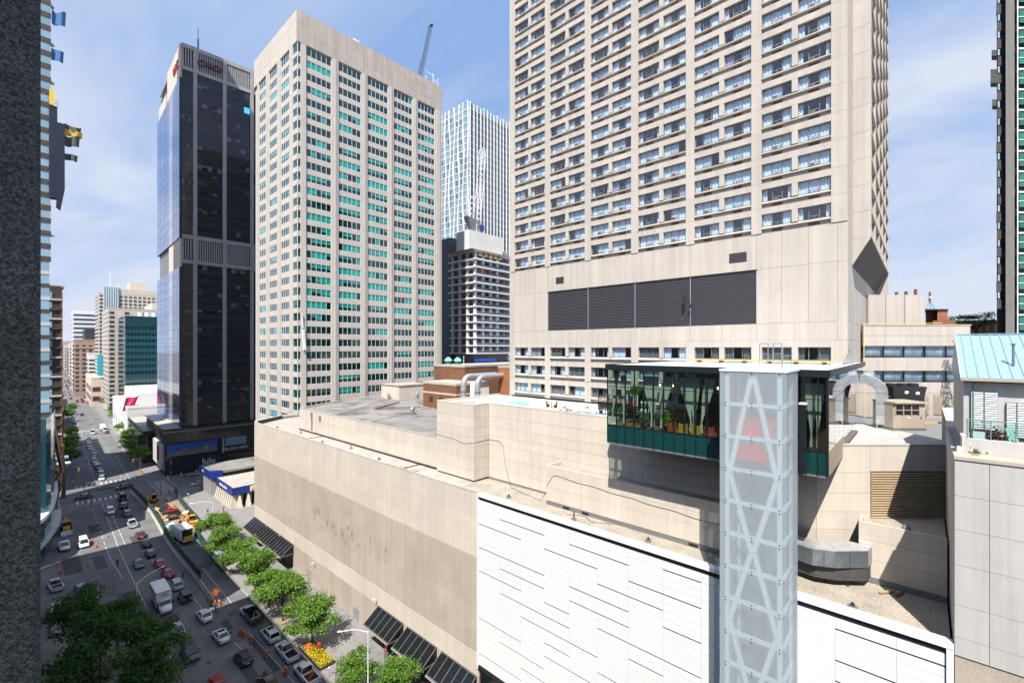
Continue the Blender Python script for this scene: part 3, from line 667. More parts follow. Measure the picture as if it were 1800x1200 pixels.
# blank middle storeys: facing panels, long louvre
def hp(y0,y1,z0,z1): Hh.box('facing_panel',59.88,60.4,y0+.012,y1-.012,z0+.012,z1-.012,'concrete_hotel')
for k in range(6):
    for j in range(3):
        a=YB[k+1]+j*BW/3; hp(a,a+BW/3,59.45,63.70)
        if k in (0,5): hp(a,a+BW/3,52.95,59.45)
    for j in range(2): a=YB[k+1]+j*BW/2; hp(a,a+BW/2,50.93,52.95)
hp(YB[0],55.1,50.93,63.7)
hp(5.95,YB[6],50.93,59.45); hp(5.95,YB[6],59.45,63.70)
for k in range(1,5):
    y0,y1=YB[k+1],YB[k]
    f=Hh.box('louvre',60.2,60.3,y0+.05,y1-.05,52.98,59.40,'black')
    for i in range(28): 
        z=53.02+i*.228
        b=None; Hh.box('slat',59.92,60.14,y0+.1,y1-.1,z,z+.125,'louvre_grey',f)
    Hh.box('louvre_post',59.90,60.16,y0-.05,y0+.05,52.98,59.42,'silver')
b=MB(); b.bar((59.85,14.7,59.44),(59.85,46.4,59.44),.1,.08); Hh.mb('louvre_head',b,'dark_metal',(59.9,30,59.4))
for y0,y1,z0,z1 in ((15.9,17.9,60.6,61.8),(43.3,44.9,60.6,61.7)):
    g=Hh.box('vent_grille',59.86,59.9,y0,y1,z0,z1,'black')
    for i in range(5): Hh.box('slat',59.82,59.87,y0+.05,y1-.05,z0+.1+i*.22,z0+.2+i*.22,'louvre_grey',g)
b=MB(); b.tube([(59.85,23.6,56.2),(59.2,23.3,56.4)],.05,6); b.tube([(59.2,23.3,56.0),(59.2,23.3,56.9)],.22,8); b.tube([(59.85,22.8,55.9),(59.3,22.5,55.5)],.04,6); b.tube([(59.3,22.5,55.3),(59.25,22.5,55.7)],.2,8); Hh.mb('antenna',b,'dark_metal',(59.6,23,56))
# floors and room backs
for fl in range(18): Hh.box('floor_slab',60.41,63.2,6.3,55,64.5+fl*FH-.85,64.5+fl*FH-.35,'ceiling_white')
for zb in (48.65,45.57,42.45,51.4): Hh.box('floor_slab',60.41,63.2,6.3,55,zb-.85,zb-.35,'ceiling_white')
Hh.box('room_wall',63.2,97.8,6.35,54.9,41,118.5,'interior_warm')
for fl in range(18):
    for k in range(6): Hh.box('party_wall',60.42,63.15,YB[k]-.1-BW/2,YB[k]+.1-BW/2,64.5+fl*FH-.34,64.5+fl*FH+FH-.86,'interior_warm')
Hh.box('end_wall',59.9,98,54.95,55.35,41,118.4,'concrete_hotel')
# notch, cantilevered corner bay with sawtooth side
zz=[41.2,50.93,52.95,59.45]+[59.45+FH*1.0+FH*k for k in range(20)]
for i in range(len(zz)-1):
    Hh.box('notch_panel',60.41,63.98,5.95,6.28,zz[i]+.012,zz[i+1]-.012,'concrete_hotel')
for i in range(3): Hh.box('side_panel',63.99,97.9,6.0,6.33,zz[i]+.012,zz[i+1]-.012,'concrete_hotel')
for i in range(4,len(zz)-1):
    Hh.box('corner_panel',64.0,64.35,4.25,5.94,zz[i]+.012,zz[i+1]-.012,'concrete_hotel')
b=MB(); b.add([(64.0,5.94,59.46),(64.0,5.94,62.42),(64.0,4.25,62.42),(64.3,5.94,59.46),(64.3,5.94,62.42),(64.3,4.25,62.42)],[(0,1,2),(5,4,3),(0,3,4,1),(1,4,5,2),(2,5,3,0)]); b.f=[f[::-1] for f in b.f]; Hh.mb('corner_panel',b,'concrete_hotel',(64,5,61))
b=MB(); b.quad((64.0,5.98,59.4),(64.0,4.22,62.4),(98,4.22,62.4),(98,5.98,59.4)); b.quad((64.0,5.98,59.5),(98,5.98,59.5),(98,4.3,62.5),(64,4.3,62.5)); b.f[0]=b.f[0][::-1]; Hh.mb('soffit',b,'soffit_dark',(80,5,61))
Hh.box('side_recess',64.36,97.9,5.3,5.9,62.5,118,'black')  # black stands for window glass and the triangular shadows on it
CW=(98-64.4)/5
sw=MB(); sw.prism([(0,0),(CW*.50,0),(0,FH*.92)],0,.95)
swm=sw.mesh('sawtooth',"concrete_hotel"); 
for v in swm.vertices: x,y,z=v.co; v.co=(x,z,y)
swm.flip_normals()
for i in range(4,len(zz)-1):
    Hh.box('side_beam',64.36,98,4.25,5.2,zz[i]-.14,zz[i]+.16,'concrete_hotel')
    for j in range(5):
        Hh.obj('sawtooth',swm,(64.4+j*CW,4.35,zz[i]+.17))
        Hh.box('side_post',64.4+j*CW+CW-.3,64.4+j*CW+CW-.02,4.27,5.2,zz[i]+.17,zz[i+1]-.15,'concrete_hotel')
Hh.box('back_wall',97.9,98.3,4.3,55.3,41,118.4,'concrete_hotel'); Hh.box('roof',60,98.2,4.3,55.3,118.45,119,'roof_slab')

# ------------------------------------------------------------------ glass rooftop pavilion
V=Thing('rooftop_pavilion','dark green glass rooftop restaurant box with tied-back curtains, jutting over the podium','pavilion',(44,15,39.9))
ZB,ZS,ZT,ZC=40.1,42.0,46.0,48.0
ym=[24.67-1.025*k for k in range(12)]
V.box('roof',41.9,61.5,5.35,24.8,48.02,48.25,'mural_white'); V.box('roof_tail',61.51,70.5,5.35,5.93,48.02,48.25,'mural_white'); V.box('roof_edge',61.51,70.5,5.25,5.34,47.8,48.34,'dark_frame'); V.box('roof_fascia',41.80,41.89,5.3,24.8,47.75,48.32,'dark_frame'); V.box('roof_edge',41.9,61.5,24.81,24.9,47.8,48.34,'dark_frame'); V.box('roof_edge',41.9,61.5,5.25,5.34,47.8,48.34,'dark_frame')
V.box('floor',42.12,61.0,5.4,24.6,41.55,41.8,'rust_brown'); V.box('soffit',42.0,48.6,5.4,24.65,39.95,40.12,'grey_metal')
V.box('soffit_slab',42.12,48.65,5.5,24.55,40.13,41.5,'dark_metal')
V.box('ceiling',42.12,61,5.4,24.6,47.7,47.98,'dark_metal')
V.box('back_wall',60.2,60.4,5.4,24.6,41.8,47.7,'interior')
yy=ym+[ym[-1]-1.05*k for k in range(1,8)]; yy=[y for y in yy if y>5.6]+[5.45]
for a,c in zip(yy[:-1],yy[1:]):
    if c<11.9 and a>7.6 and c<10.9 and a<11.95 and False: continue
    V.box('spandrel_panel',42.0,42.08,c+.04,a-.04,ZB,ZS-.05,'teal_panel')
    p=V.box('mullion',41.93,42.1,a-.035,a+.035,ZB,47.74,'dark_frame')
    V.box('lower_pane',42.02,42.045,c+.04,a-.04,ZS,ZT-.03,'glass_pavilion'); V.box('upper_pane',42.02,42.045,c+.04,a-.04,ZT+.03,47.7,'glass_pavilion')
V.box('transom',41.94,42.1,5.45,24.67,ZT-.028,ZT+.028,'dark_frame'); V.box('transom',41.94,42.1,5.45,24.67,ZS-.045,ZS-.002,'dark_frame')
V.box('corner_post',41.92,42.12,5.35,5.5,ZB,47.74,'dark_frame')
# mirror-glazed flank and the far flank
for k in range(9):
    x0=42.2+k*3.1
    for z0,z1 in ((ZS,ZT-.02),(ZT+.02,47.7)): V.box('side_pane',x0,x0+3.04,5.38,5.41,z0,z1,'glass_mirror')
    if k>2: V.box('side_pane',x0,x0+3.04,5.38,5.41,41.1,ZS-.03,'glass_mirror')
    else: V.box('side_spandrel',x0,x0+3.04,5.37,5.45,ZB,ZS-.03,'beige_metal')
for k in range(6): V.box('side_pane',42.2+k*3,45.14+k*3,24.6,24.63,ZS,47.7,'glass_pavilion')
# hanging curtains tied at the bottom
def tied(name,y,x,top=47.2,tie=43.2,bot=42.1,w=.95,lean=0):
    b=MB(); n=20; vs=[];fs=[]
    lv=[(top,1.0),(46.2,.92),(45.0,.66),(44.0,.36),(tie,.12),(tie-.3,.18),(bot,.28)]
    for z,k in lv:
        f=(top-z)/(top-tie); f=min(1,f)
        for i in range(n+1):
            t=i/n-.5; vs.append((x+.06*math.sin(i*2.1)*max(.4,k)+.03*math.cos(i*5),y+t*2*w*k+lean*f,z))
    for r in range(len(lv)-1):
        for i in range(n): a=r*(n+1)+i; fs.append((a,a+1,a+n+2,a+n+1))
    b.add(vs,fs,0,True); V.mb(name,b,'drape',(x,y,44.5))
for y,l,w in ((23.2,0,.55),(24.0,.5,.4),(20.6,-.5,.8),(19.9,.0,.85),(18.3,.8,.7),(16.9,-.7,.75),(15.9,0,.9),(14.4,.8,.8),(12.9,-.9,.9),(6.6,0,.75),(6.0,.2,.5)): tied('curtain',y,42.75,w=w*.62,lean=l)
rr=random.Random(4)
# string bulbs, stools, tables and crates inside
for y in (21.1,18.2,17.2,16.6,14.0,12.9,19.6):
    b=MB(); b.tube([(43.6,y,47.6),(43.6,y,46.4)],.012,4); V.mb('lamp_cord',b,'black',(43.6,y,47))
    b=MB(); b.tube([(43.6,y,46.42),(43.6,y,46.36),(43.6,y,46.24),(43.6,y,46.18)],[.03,.08,.08,.02],8); V.mb('lamp_bulb',b,'bulb' if 'bulb' in MAT else plain('bulb',(1,.72,.35),.4,emit=9).name,(43.6,y,46.3))
def crate(y,mat,lab):
    T=Thing('slatted_bench',lab,'bench',(42.9,y,41.8),group='slatted benches behind the pavilion glass')
    for i in range(4): T.box('slat',42.62,42.66,y-.42,y+.42,41.95+i*.22,42.10+i*.22,mat)
    for s in (-.38,.38): T.box('leg',42.68,42.74,y+s-.04,y+s+.04,41.8,42.85,mat)
    T.box('seat',42.68,43.3,y-.42,y+.42,42.3,42.36,mat)
plain('wood_red',(.42,.07,.03),.5,var=.2); plain('wood_yellow',(.55,.33,.05),.5,var=.2)
for y,m,l in ((18.0,'wood_red','red slatted bench nearest the green plant inside the glass pavilion'),(16.9,'wood_yellow','yellow slatted bench left of the middle curtain in the pavilion'),(15.7,'wood_yellow','yellow slatted bench right of the middle curtain in the pavilion'),(14.5,'wood_red','narrow red slatted bench between the two right pavilion curtains'),(13.4,'wood_red','red slatted bench beside the white lift tower')): crate(y,m,l)
# ------------------------------------------------------------------ frosted glass lift tower
E_=Thing('lift_tower','tall frosted white glass lift tower with a diagonal steel frame inside','lift tower',(39.4,9.55,0))
X0,X1,Y0,Y1=37.3,41.15,7.25,11.86; PHt=2.535; top=48.2
n=19
for k in range(n):
    z1=top-k*PHt; z0=z1-PHt
    if z0<.2: z0=.2
    E_.box('front_panel',X0,X0+.025,Y0+.01,Y1-.01,z0+.012,z1-.012,'glass_frosted')
    E_.box('right_panel',X0+.03,X1,Y0,Y0+.025,z0+.012,z1-.012,'glass_frosted'); E_.box('left_panel',X0+.03,X1,Y1-.025,Y1,z0+.012,z1-.012,'glass_frosted')
    for y in (Y0+.45,(Y0+Y1)/2,Y1-.45):
        for z in (z0+.12,z1-.12): E_.box('fixing',X0-.03,X0-.002,y-.035,y+.035,z-.035,z+.035,'dark_metal')
    # frame member close behind the glass, with alternating diagonals
    E_.box('frame_beam',X0+.20,X0+.42,Y0+.66,Y1-.66,z1-.13,z1+.13,'frame_white')
    E_.box('frame_beam',X0+.66,X1-.3,Y0+.22,Y0+.42,z1-.13,z1+.13,'frame_white')
ym_=(Y0+Y1)/2
for k in range(0,n-1):
    zt_=top-.25-k*PHt
seg=3*PHt; k=0; zt_=top-.3
while zt_>1:
    sg_=seg if k==0 else 2.27*PHt; zb_=max(.3,zt_-sg_)
    for s in (-1,1):
        b=MB(); ye=ym_+s*1.62
        if k%2==0: b.bar((X0+.31,ym_+s*.08,zt_),(X0+.26,ye,zb_),.34,.14)
        else: b.bar((X0+.31,ye,zt_),(X0+.26,ym_+s*.08,zb_),.34,.14)
        E_.mb('diagonal_brace',b,'frame_white',(X0+.3,ym_,zt_))
    k+=1; zt_-=sg_
for y in (Y0+.50,Y1-.50): E_.box('corner_column',X0+.18,X0+.44,y-.14,y+.14,.2,top-.05,'frame_white')
E_.box('corner_column',X1-.4,X1-.15,Y0+.3,Y0+.55,.2,top-.05,'frame_white'); E_.box('corner_column',X1-.4,X1-.15,Y1-.55,Y1-.3,.2,top-.05,'frame_white')
E_.box('back_wall',X1-.12,X1,Y0+.05,Y1-.05,.2,top-.05,plain('lift_back',(.20,.255,.275),.8).name)
car=E_.box('lift_car',X0+.47,X1-.5,8.25,10.8,41.4,44.6,'car_red',label='red lift car glowing through frosted glass'); E_.box('car_band',X0+.43,X0+.468,8.3,10.75,42.75,43.0,'ceiling_white',car)
E_.box('roof_cap',X0-.05,X1+.5,Y0-.05,Y1+.05,top+.0,top+.18,'white_metal',bev=.02)
b=MB()
for (x,y,h) in ((40.6,9.5,2.0),(40.9,8.6,2.0),(40.8,7.9,1.7)):
    for s in (-.3,.3): b.bar((x,y+s,top+.18),(x,y+s,top+.18+h),.06,.06)
    b.bar((x,y-.3,top+.18+h),(x,y+.3,top+.18+h),.06,.06); b.bar((x,y-.3,top+.18+h*.6),(x,y+.3,top+.18+h*.6),.05,.05)
E_.mb('roof_hoop',b,'silver',(40.7,8.7,top+.2))
# link between lift and pavilion
LK=Thing('glass_link','narrow dark glass link joining lift tower and pavilion','link',(41.7,9,40))
LK.box('link_roof',41.2,41.9,6.7,7.2,45.6,45.72,'white_metal'); LK.box('link_glass',41.3,41.34,6.75,7.2,40.2,45.55,'glass_canopy'); LK.box('link_post',41.28,41.4,6.7,6.76,40.1,45.58,'dark_frame'); LK.box('link_wall',41.45,41.8,7.3,11.8,39.5,48.0,'dark_frame')
# ------------------------------------------------------------------ beige office tower with green glass
O=Thing('office_tower','beige concrete office tower with rows of turquoise-tinted windows between broad piers','building',(54.8,135.7,0))
XA,YA=54.8,135.7
bays=[(57.5+10.02*i,57.5+10.02*i+7.8) for i in range(5)]
sbays=[(141.35,148.3),(150.87,157.9),(160.4,167.2)]
rowsz=[(137.5,140.3)]+[(136.25-3.79*k-2.28,136.25-3.79*k) for k in range(29)]
OW={}
def owin(w,h,n):
    k=(round(w,2),round(h,2),n)
    if k not in OW:
        b=MB(); t=.09
        b.box(0,w,-.06,.06,0,.08); b.box(0,w,-.06,.06,h-.08,h)
        for i in range(n+1): x=(w-t)*i/n; b.box(x,x+t,-.07,.07,.08,h-.08)
        OW[k]=b.mesh('window_frame','white_metal')
    return OW[k]
rr=random.Random(77)
plain('lit_line',(.8,.85,.8),.8)
def ofc(o,name,c0,w,h,n,axis,glassm):
    """window with mullions, one glazing sheet and blinds drawn in some panes"""
    x,y,z=c0; rot=None if axis=='x' else (0,0,R(-90))
    f=O.obj('window',owin(w,h,n),c0,rot=rot); 
    g=bpy.data.objects.new('glazing',boxmesh(w-.02,.015,h-.1,glassm)); col.objects.link(g); g.parent=f; g.location=(w/2,0,h/2)
    prob=rr.random()
    if axis=='x': dens=.85 if 55<z<112 else (.35 if z>112 else .3)
    else: dens=.35
    if prob<dens:
        j=0
        while j<n:
            if rr.random()<.62:
                m=rr.randint(1,n-j); hh=h*rr.choice((.95,.95,.8,.55,.4)); pw=w/n
                q=bpy.data.objects.new('blind',boxmesh(pw*m-.1,.02,hh-.1,'blind')); col.objects.link(q); q.parent=f; q.location=(pw*j+pw*m/2,.12,h-.05-hh/2); j+=m
            else: j+=1
for bi,(a,c) in enumerate(bays):
    for ri,(z0,z1) in enumerate(rowsz):
        ofc(O,'w',(a,YA+.36,z0),c-a,z1-z0,5,'x','glass_office')
        zn=rowsz[ri+1][1] if ri+1<len(rowsz) else 24
        O.box('spandrel',a-.01,c+.01,YA+.28,YA+.75,zn,z0,'concrete_office')
for (a,c) in sbays:
    for ri,(z0,z1) in enumerate(rowsz):
        ofc(O,'w',(XA+.36,c,z0),c-a,z1-z0,4,'y','glass_office_side')
        zn=rowsz[ri+1][1] if ri+1<len(rowsz) else 24
        O.box('spandrel',XA+.28,XA+.75,a-.01,c+.01,zn,z0,'concrete_office')
# corner bay: wrap-round windows on every floor
for ri,(z0,z1) in enumerate(rowsz):
    zn=rowsz[ri+1][1] if ri+1<len(rowsz) else 24
    O.box('corner_spandrel',XA+.2,56.0,YA+.2,138.95,zn,z0,'concrete_office')
    f=O.box('corner_post',XA+.22,XA+.36,YA+.22,YA+.36,z0,z1,'white_metal')
    O.box('corner_pane',XA+.37,55.95,YA+.26,YA+.28,z0,z1,'glass_office',f); O.box('corner_pane',XA+.26,XA+.28,YA+.37,138.9,z0,z1,'glass_office_side',f)
# piers
for a,c in ((55.95,57.5),)+tuple((bays[i][1],bays[i+1][0]) for i in range(4))+((bays[4][1],108.6),):
    O.box('pier',a,c,YA,YA+.9,24,140.3,'concrete_office')
    if c-a>1.8: O.box('pier_rib',a+.75,c-.75,YA-.22,YA-.002,24,140.3,'concrete_office')
for a,c in ((138.95,141.35),(148.3,150.87),(157.9,160.4),(167.2,168.4)):
    O.box('pier',XA,XA+.9,a,c,24,140.3,'concrete_office'); O.box('pier_rib',XA-.22,XA-.002,a+.8,c-.6,24,140.3,'concrete_office')
O.box('pier',XA+.5,XA+1.2,168.41,171.6,24,140.3,'concrete_office')
# crown panels
xs=[54.8,57.4]; 
for i in range(5): xs+= [bays[i][0]+2.6,bays[i][0]+5.2,bays[i][1]+1.1]
xs[-1]=108.6; xs=sorted(set(round(x,2) for x in xs))
zc=[140.3,143.2,146.3,149.6]
for i in range(len(xs)-1):
    for j in range(3): O.box('crown_panel',xs[i]+.02,xs[i+1]-.02,YA-.02,YA+.5,zc[j]+.02,zc[j+1]-.02,'concrete_crown')
ysx=[135.72,141,146,151,156,161,166,171.6]
for i in range(7):
    for j in range(3): O.box('crown_panel',XA-.02,XA+.5,max(ysx[i],136.22)+.01,ysx[i+1]-.01,zc[j]+.02,zc[j+1]-.02,'concrete_office')
O.box('crown_core',XA+.3,108.3,YA+.3,171.4,140.35,149.3,'concrete_crown'); O.box('crown_roof',XA+.1,108.4,YA+.1,171.5,149.3,149.5,'roof_slab')
O.box('core',58.5,105,139.0,168,0,140,plain('office_core',(.42,.43,.41),.9).name); O.box('base',56,108.2,137,171,0,24,'concrete_office')
O.box('east_wall',107.7,108.5,136.61,171,24,140.29,'concrete_office')
for ri,(z0,z1) in enumerate(rowsz): O.box('floor_slab',55.6,107.6,136.5,171,z0-.5,z0-.2,'ceiling_white')
b=MB()
for x,y,h in ((105.2,136.6,4.2),(107.6,136.8,3.6),(103,138,3.2),(106.5,137,2.6)):
    b.bar((x,y,149.4),(x,y,149.4+h),.18,.18)
b.bar((105.2,136.6,153),(103,138,154.2),.1,.1); b.bar((105.2,136.6,152),(107.6,136.8,151),.1,.1); O.mb('roof_mast',b,'white_metal',(102,137,149.4))
b=MB(); b.box(73,75,136.4,137.2,149.5,150.6); O.mb('roof_box',b,'white_metal',(74,137,149.5))
# slung window-cleaning cradle on the corner
b=MB(); b.bar((55.9,135.2,60.5),(56.3,135.3,56),.3,.4); b.bar((56.3,135.2,55.6),(56.8,135.2,49.5),.7,.7); b.bar((57.0,135.2,58),(56.9,135.2,50),.1,.1)
O.mb('facade_hoist',b,'white_metal',(56.5,135.2,60))

# ------------------------------------------------------------------ dark glass tower across the cross street
K=1.0588
C=Thing('dark_glass_tower','dark glass office tower with pale concrete mullions and slatted bands at mid-height and top','building',(43.66,218.96,0),rz=-PH)
# local x = across (p), local y = along street (s)
TZ,B1,M1,M0,L0=172.3,161.8,95.8,84.2,18.6
piers=[(3.62,4.97),(13.98,15.33),(24.43,25.7),(36,37.3)]
gl=[(.05,3.6),(5.0,13.95),(15.36,24.4),(25.73,35.9)]
C.box('core',.6,36,1.2,54,0,170,'black')
for a,c in piers: 
    for z0,z1 in ((L0,M0),(M0,M1),(M1,B1),(B1,TZ)): C.box('mullion',a,c,-.55,.6,z0+.03,z1-.03,'concrete_grey')
rr=random.Random(9)
def glaze(z0,z1,ny):
    h=(z1-z0)/ny
    for i in range(ny):
        za=z0+i*h
        for bi,(a,c) in enumerate(gl):
            C.box('spandrel_glass',a,c,.12,.3,za+.02,za+h*.44,'glass_dark_band')
            v=C.box('window_band',a,c,.10,.3,za+h*.46,za+h-.02,'glass_dark')
            if rr.random()<.33:
                n=rr.randint(1,4); 
                for q in range(n):
                    w=(c-a)/5; s=rr.randint(0,4); hh=h*.5*rr.choice((.4,.6,1)); C.box('blind_pane',a+w*s+.06,a+w*(s+1)-.06,.075,.098,za+h-.05-hh,za+h-.05,'glass_dark_blind',v)
glaze(M1+.4,B1-.2,18); glaze(L0,M0-.2,18)
def slats(z0,z1):
    C.box('band_top',.0,37.3,-.35,.6,z1-1.6,z1,'concrete_grey'); C.box('band_bottom',.0,37.3,-.35,.6,z0,z0+1.4,'concrete_grey')
    f=C.box('band_back',.1,37,.7,.8,z0+1.4,z1-1.6,'black')
    for a,c in gl:
        n=int((c-a)/.75)
        for i in range(n): C.box('fin',a+.1+i*(c-a-.1)/n,a+.1+i*(c-a-.1)/n+.42,-.1,.5,z0+1.42,z1-1.62,'concrete_grey',f)
slats(M0,M1); slats(B1,TZ)
C.box('roof',.2,37,.2,54.8,TZ-.4,TZ-.1,'roof_slab')
# street face: stepped blue glass strips either side of a stone shaft
str_=[(.3,4.3),(4.5,13.5),(13.8,23.5),(23.8,34),(34.3,45),(45.3,55)]
for (z0,z1,n) in ((M1-1.5,B1-3.5,18),(L0,M0-1.6,18)):
    h=(z1-z0)/n
    for i in range(n):
        for j,(a,c) in enumerate(str_):
            if j==2: C.box('street_pane',-.9,-.6,a,c,z0+i*h+.04,z0+(i+1)*h-.04,'stone_band' if False else 'glass_blue_pale'if 'glass_blue_pale' in MAT else opaque_glass('glass_blue_pale',(.42,.40,.45),.10,.7,.05,metal=.4,rnd=.2).name)
            else:
                C.box('street_pane',-.9,-.6,a,c,z0+i*h+.04,z0+i*h+h*.5-.02,'glass_blue'); C.box('street_pane',-.88,-.6,a,c,z0+i*h+h*.5+.02,z0+(i+1)*h-.04,'glass_blue')
    C.box('street_core',-.55,.55,.3,54.9,z0,z1,'black'); C.box('corner_return',-.9,.1,.0,.28,z0,z1,'dark_frame')
C.box('street_wall',-.5,.58,.61,30,B1-3.4,TZ,'concrete_light'); C.box('street_wall',-.3,.58,34,54.8,B1-3.4,TZ-7,'concrete_light')
C.box('street_wall',-.5,.58,.61,26,M0-1.5,M1-1.6,'concrete_light'); C.box('street_wall',.2,.58,26.1,54.8,M0-1.5,M1-1.6,'grey_metal')
b=MB()
b.bar((8,14,TZ),(8,14,TZ+12),.5,.5); b.bar((8,14,TZ+12),(8,14,TZ+17),.2,.2); C.mb('roof_mast',b,'dark_metal',(8,14,TZ))
o=C.obj('logo_lettering',textmesh('CIBC',3.4,'sign_maroon',.2),(8.8,-.62,166.6),rot=(R(90),0,0))
b=MB(); b.prism([(0,0),(1.1,1.1),(0,2.2),(-1.1,1.1)],0,.3); me=b.mesh('logo_diamond','sign_maroon'); C.obj('logo_diamond',me,(13.0,-.52,165.5),rot=(R(90),0,0))
C.obj('logo_lettering',textmesh('CIBC',4.6,'sign_red',.2),(-.65,9.5,165.5),rot=(R(90),0,R(-90)))
C.box('lit_screen',24.3-2.2,24.3,.02,.07,152.5,155.0,plain('screen_blue',(.05,.25,.9),.4,emit=1.5).name)
# shop podium
C.box('podium_cap',-6.5,40,-3.0,20,17.2,18.5,'dark_frame'); C.box('podium_ledge',-6.6,40,-3.2,-2.95,17.0,17.6,'grey_metal')
C.box('podium_core',-5.5,39.5,-1.6,50,.14,17.2,'black')
C.box('podium_roof',-6.3,-.6,-2.6,49,18.52,18.7,'roof_slab')
for k in range(5):
    a=-6+k*9; C.box('podium_pane',a,a+8.8,-2.1,-2.0,12.6,17.0,'glass_dark_band'); C.box('podium_post',a+8.82,a+8.98,-2.2,-1.7,.14,17.0,'dark_metal')
C.box('shop_pane',-5.8,12,-2.12,-2.0,.3,7.4,'glass_dark'); C.box('shop_pane',13.2,30,-2.12,-2.0,.3,7.0,'glass_dark')
# printed banner: blue sky and figures, flat print
plain('banner_blue',(.012,.10,.48),.5,var=.2); plain('banner_tan',(.30,.15,.09),.6,var=.3); plain('banner_green',(.18,.42,.03),.6,var=.2); plain('banner_grey',(.20,.19,.20),.6,var=.4)
bn=C.box('banner',-5.2,11.6,-2.35,-2.25,7.6,12.3,'banner_blue')
C.box('banner_strip',-5.2,11.6,-2.38,-2.36,7.6,9.2,'banner_grey',bn)
for x,z,w,h,m in ((.8,9.6,2.4,1.8,'banner_tan'),(-1.8,8.8,1.5,1.1,'banner_green'),(4.3,9.7,1.0,2.2,'banner_tan'),(7.4,9.6,1.9,2.0,'banner_green'),(8.5,10.5,.7,1.4,'banner_tan'),(9.8,9.8,.8,2.2,'banner_tan'),(3.2,8.2,2.2,.8,'banner_green'),(10.4,8.8,1.2,.7,'banner_tan')):
    q=MB(); n=10; q.add([(w/2*math.cos(2*math.pi*i/n),0,h/2*math.sin(2*math.pi*i/n)) for i in range(n)],[tuple(range(n))]); C.mb('banner_figure',q,m,(0,0,0),bn).location=Vector((x,-2.40,z))-POS[bn.name]
C.obj('shop_lettering',textmesh('lulu',3.2,'sign_white',.08),(8.6,-2.3,3.9),rot=(R(90),0,0))
en=C.box('entrance_sign',14.2,22.4,-2.32,-2.2,6.2,8.6,'black'); C.obj('sign_lettering',textmesh('2 BLOOR WEST',1.45,'sign_white',.05),(18.2,-2.42,7.6),rot=(R(90),0,0))
C.box('entrance_glass',14.4,22.4,-2.25,-2.1,9.0,12.4,'glass_aqua'); C.box('entrance_post',13.4,14.0,-2.4,-2.0,6.2,12.4,'stone_band')
C.box('side_sign',-6.9,-6.6,6,9,5.5,11,'sign_red'); C.box('side_panel',-6.5,-5.6,.5,24,3,12,'ceiling_white')

# ------------------------------------------------------------------ bank pavilion with blue fascia
B=Thing('bank_branch','low bank branch with deep blue fascia, pale roof and splayed concrete fins','bank',(52,170,.15))
poly=[(44.6,158.3),(44.6,175.5),(62,175.5),(62,158.3)]
b=MB(); b.prism(poly,6.0,6.45); B.mb('roof',b,'roof_slab',(52,167,6))
B.box('fascia',44.35,44.6,158.05,175.5,4.3,6.6,'bank_blue'); B.box('fascia',44.35,62,158.02,158.28,4.3,6.6,'bank_blue')
B.box('wall_core',47,62,160.5,176,.15,5.9,'interior'); 
for k in range(9): 
    y=159.4+k*1.95; b=MB(); b.add([(43.9,y-.55,.15),(46.4,y-.55,.15),(46.4,y+.55,.15),(43.9,y+.55,.15),(44.75,y-.3,4.3),(46.2,y-.3,4.3),(46.2,y+.3,4.3),(44.75,y+.3,4.3)],[(0,3,2,1),(4,5,6,7),(0,1,5,4),(1,2,6,5),(2,3,7,6),(3,0,4,7)]); B.mb('fin',b,'concrete_light',(45,y,2))
for k in range(7):
    x=46.4+k*2.5; b=MB(); b.add([(x-.6,157.2,.15),(x+.6,157.2,.15),(x+.6,159.8,.15),(x-.6,159.8,.15),(x-.22,158.4,4.3),(x+.22,158.4,4.3),(x+.22,159.6,4.3),(x-.22,159.6,4.3)],[(0,3,2,1),(4,5,6,7),(0,1,5,4),(1,2,6,5),(2,3,7,6),(3,0,4,7)]); B.mb('fin',b,'concrete_light',(x,158.5,2))
B.box('glazing',46.9,46.95,159.8,175,.4,4.3,'glass_office_side'); B.box('glazing',46.5,62,160.3,160.35,.4,4.3,'glass_office')
sg=B.box('sign_plate',49.3,50.9,157.95,158.0,4.6,6.3,'sign_white',label='white square sign with yellow emblem'); 
b=MB(); b.prism([(-.45,-.5),(.45,-.5),(.55,.25),(.1,.5),(-.35,.35)],0,.03); B.obj('sign_emblem',b.mesh('sign_emblem','sign_yellow'),(50.1,157.93,5.55),sg,rot=(R(90),0,0))
B.obj('sign_lettering',textmesh('RBC',.42,'bank_blue',.02),(50.1,157.93,4.82),rot=(R(90),0,0))
B.obj('fascia_lettering',textmesh('RBC Royal Bank',1.15,'sign_white',.03),(44.32,167.5,5.4),rot=(R(90),0,R(-90)))
B2=Thing('bank_annexe','shaded bank wing with dark roof and blue fascia beside the cross street','bank',(50,184,.15))
b=MB(); b.prism([(43.2,178.2),(43.2,190.4),(70,190.4),(70,176.2),(46.5,176.2)],7.6,8.3); B2.mb('roof',b,'roof_membrane',(52,184,8)); B2.box('fascia',42.95,43.2,178.2,190.4,6.1,8.5,'bank_blue')
b=MB(); b.prism([(42.95,178.1),(43.2,178.3),(46.6,176.3),(46.4,176.0)],6.1,8.5); B2.mb('fascia',b,'bank_blue',(45,177,7))
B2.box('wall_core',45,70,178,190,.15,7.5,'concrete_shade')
for k in range(6): B2.box('fin',43.3,45,178.4+k*2.3,179.3+k*2.3,.15,6.1,'concrete_grey')
B2.obj('fascia_lettering',textmesh('Bank',1.2,'sign_white',.03),(42.92,186,7.3),rot=(R(90),0,R(-90)))

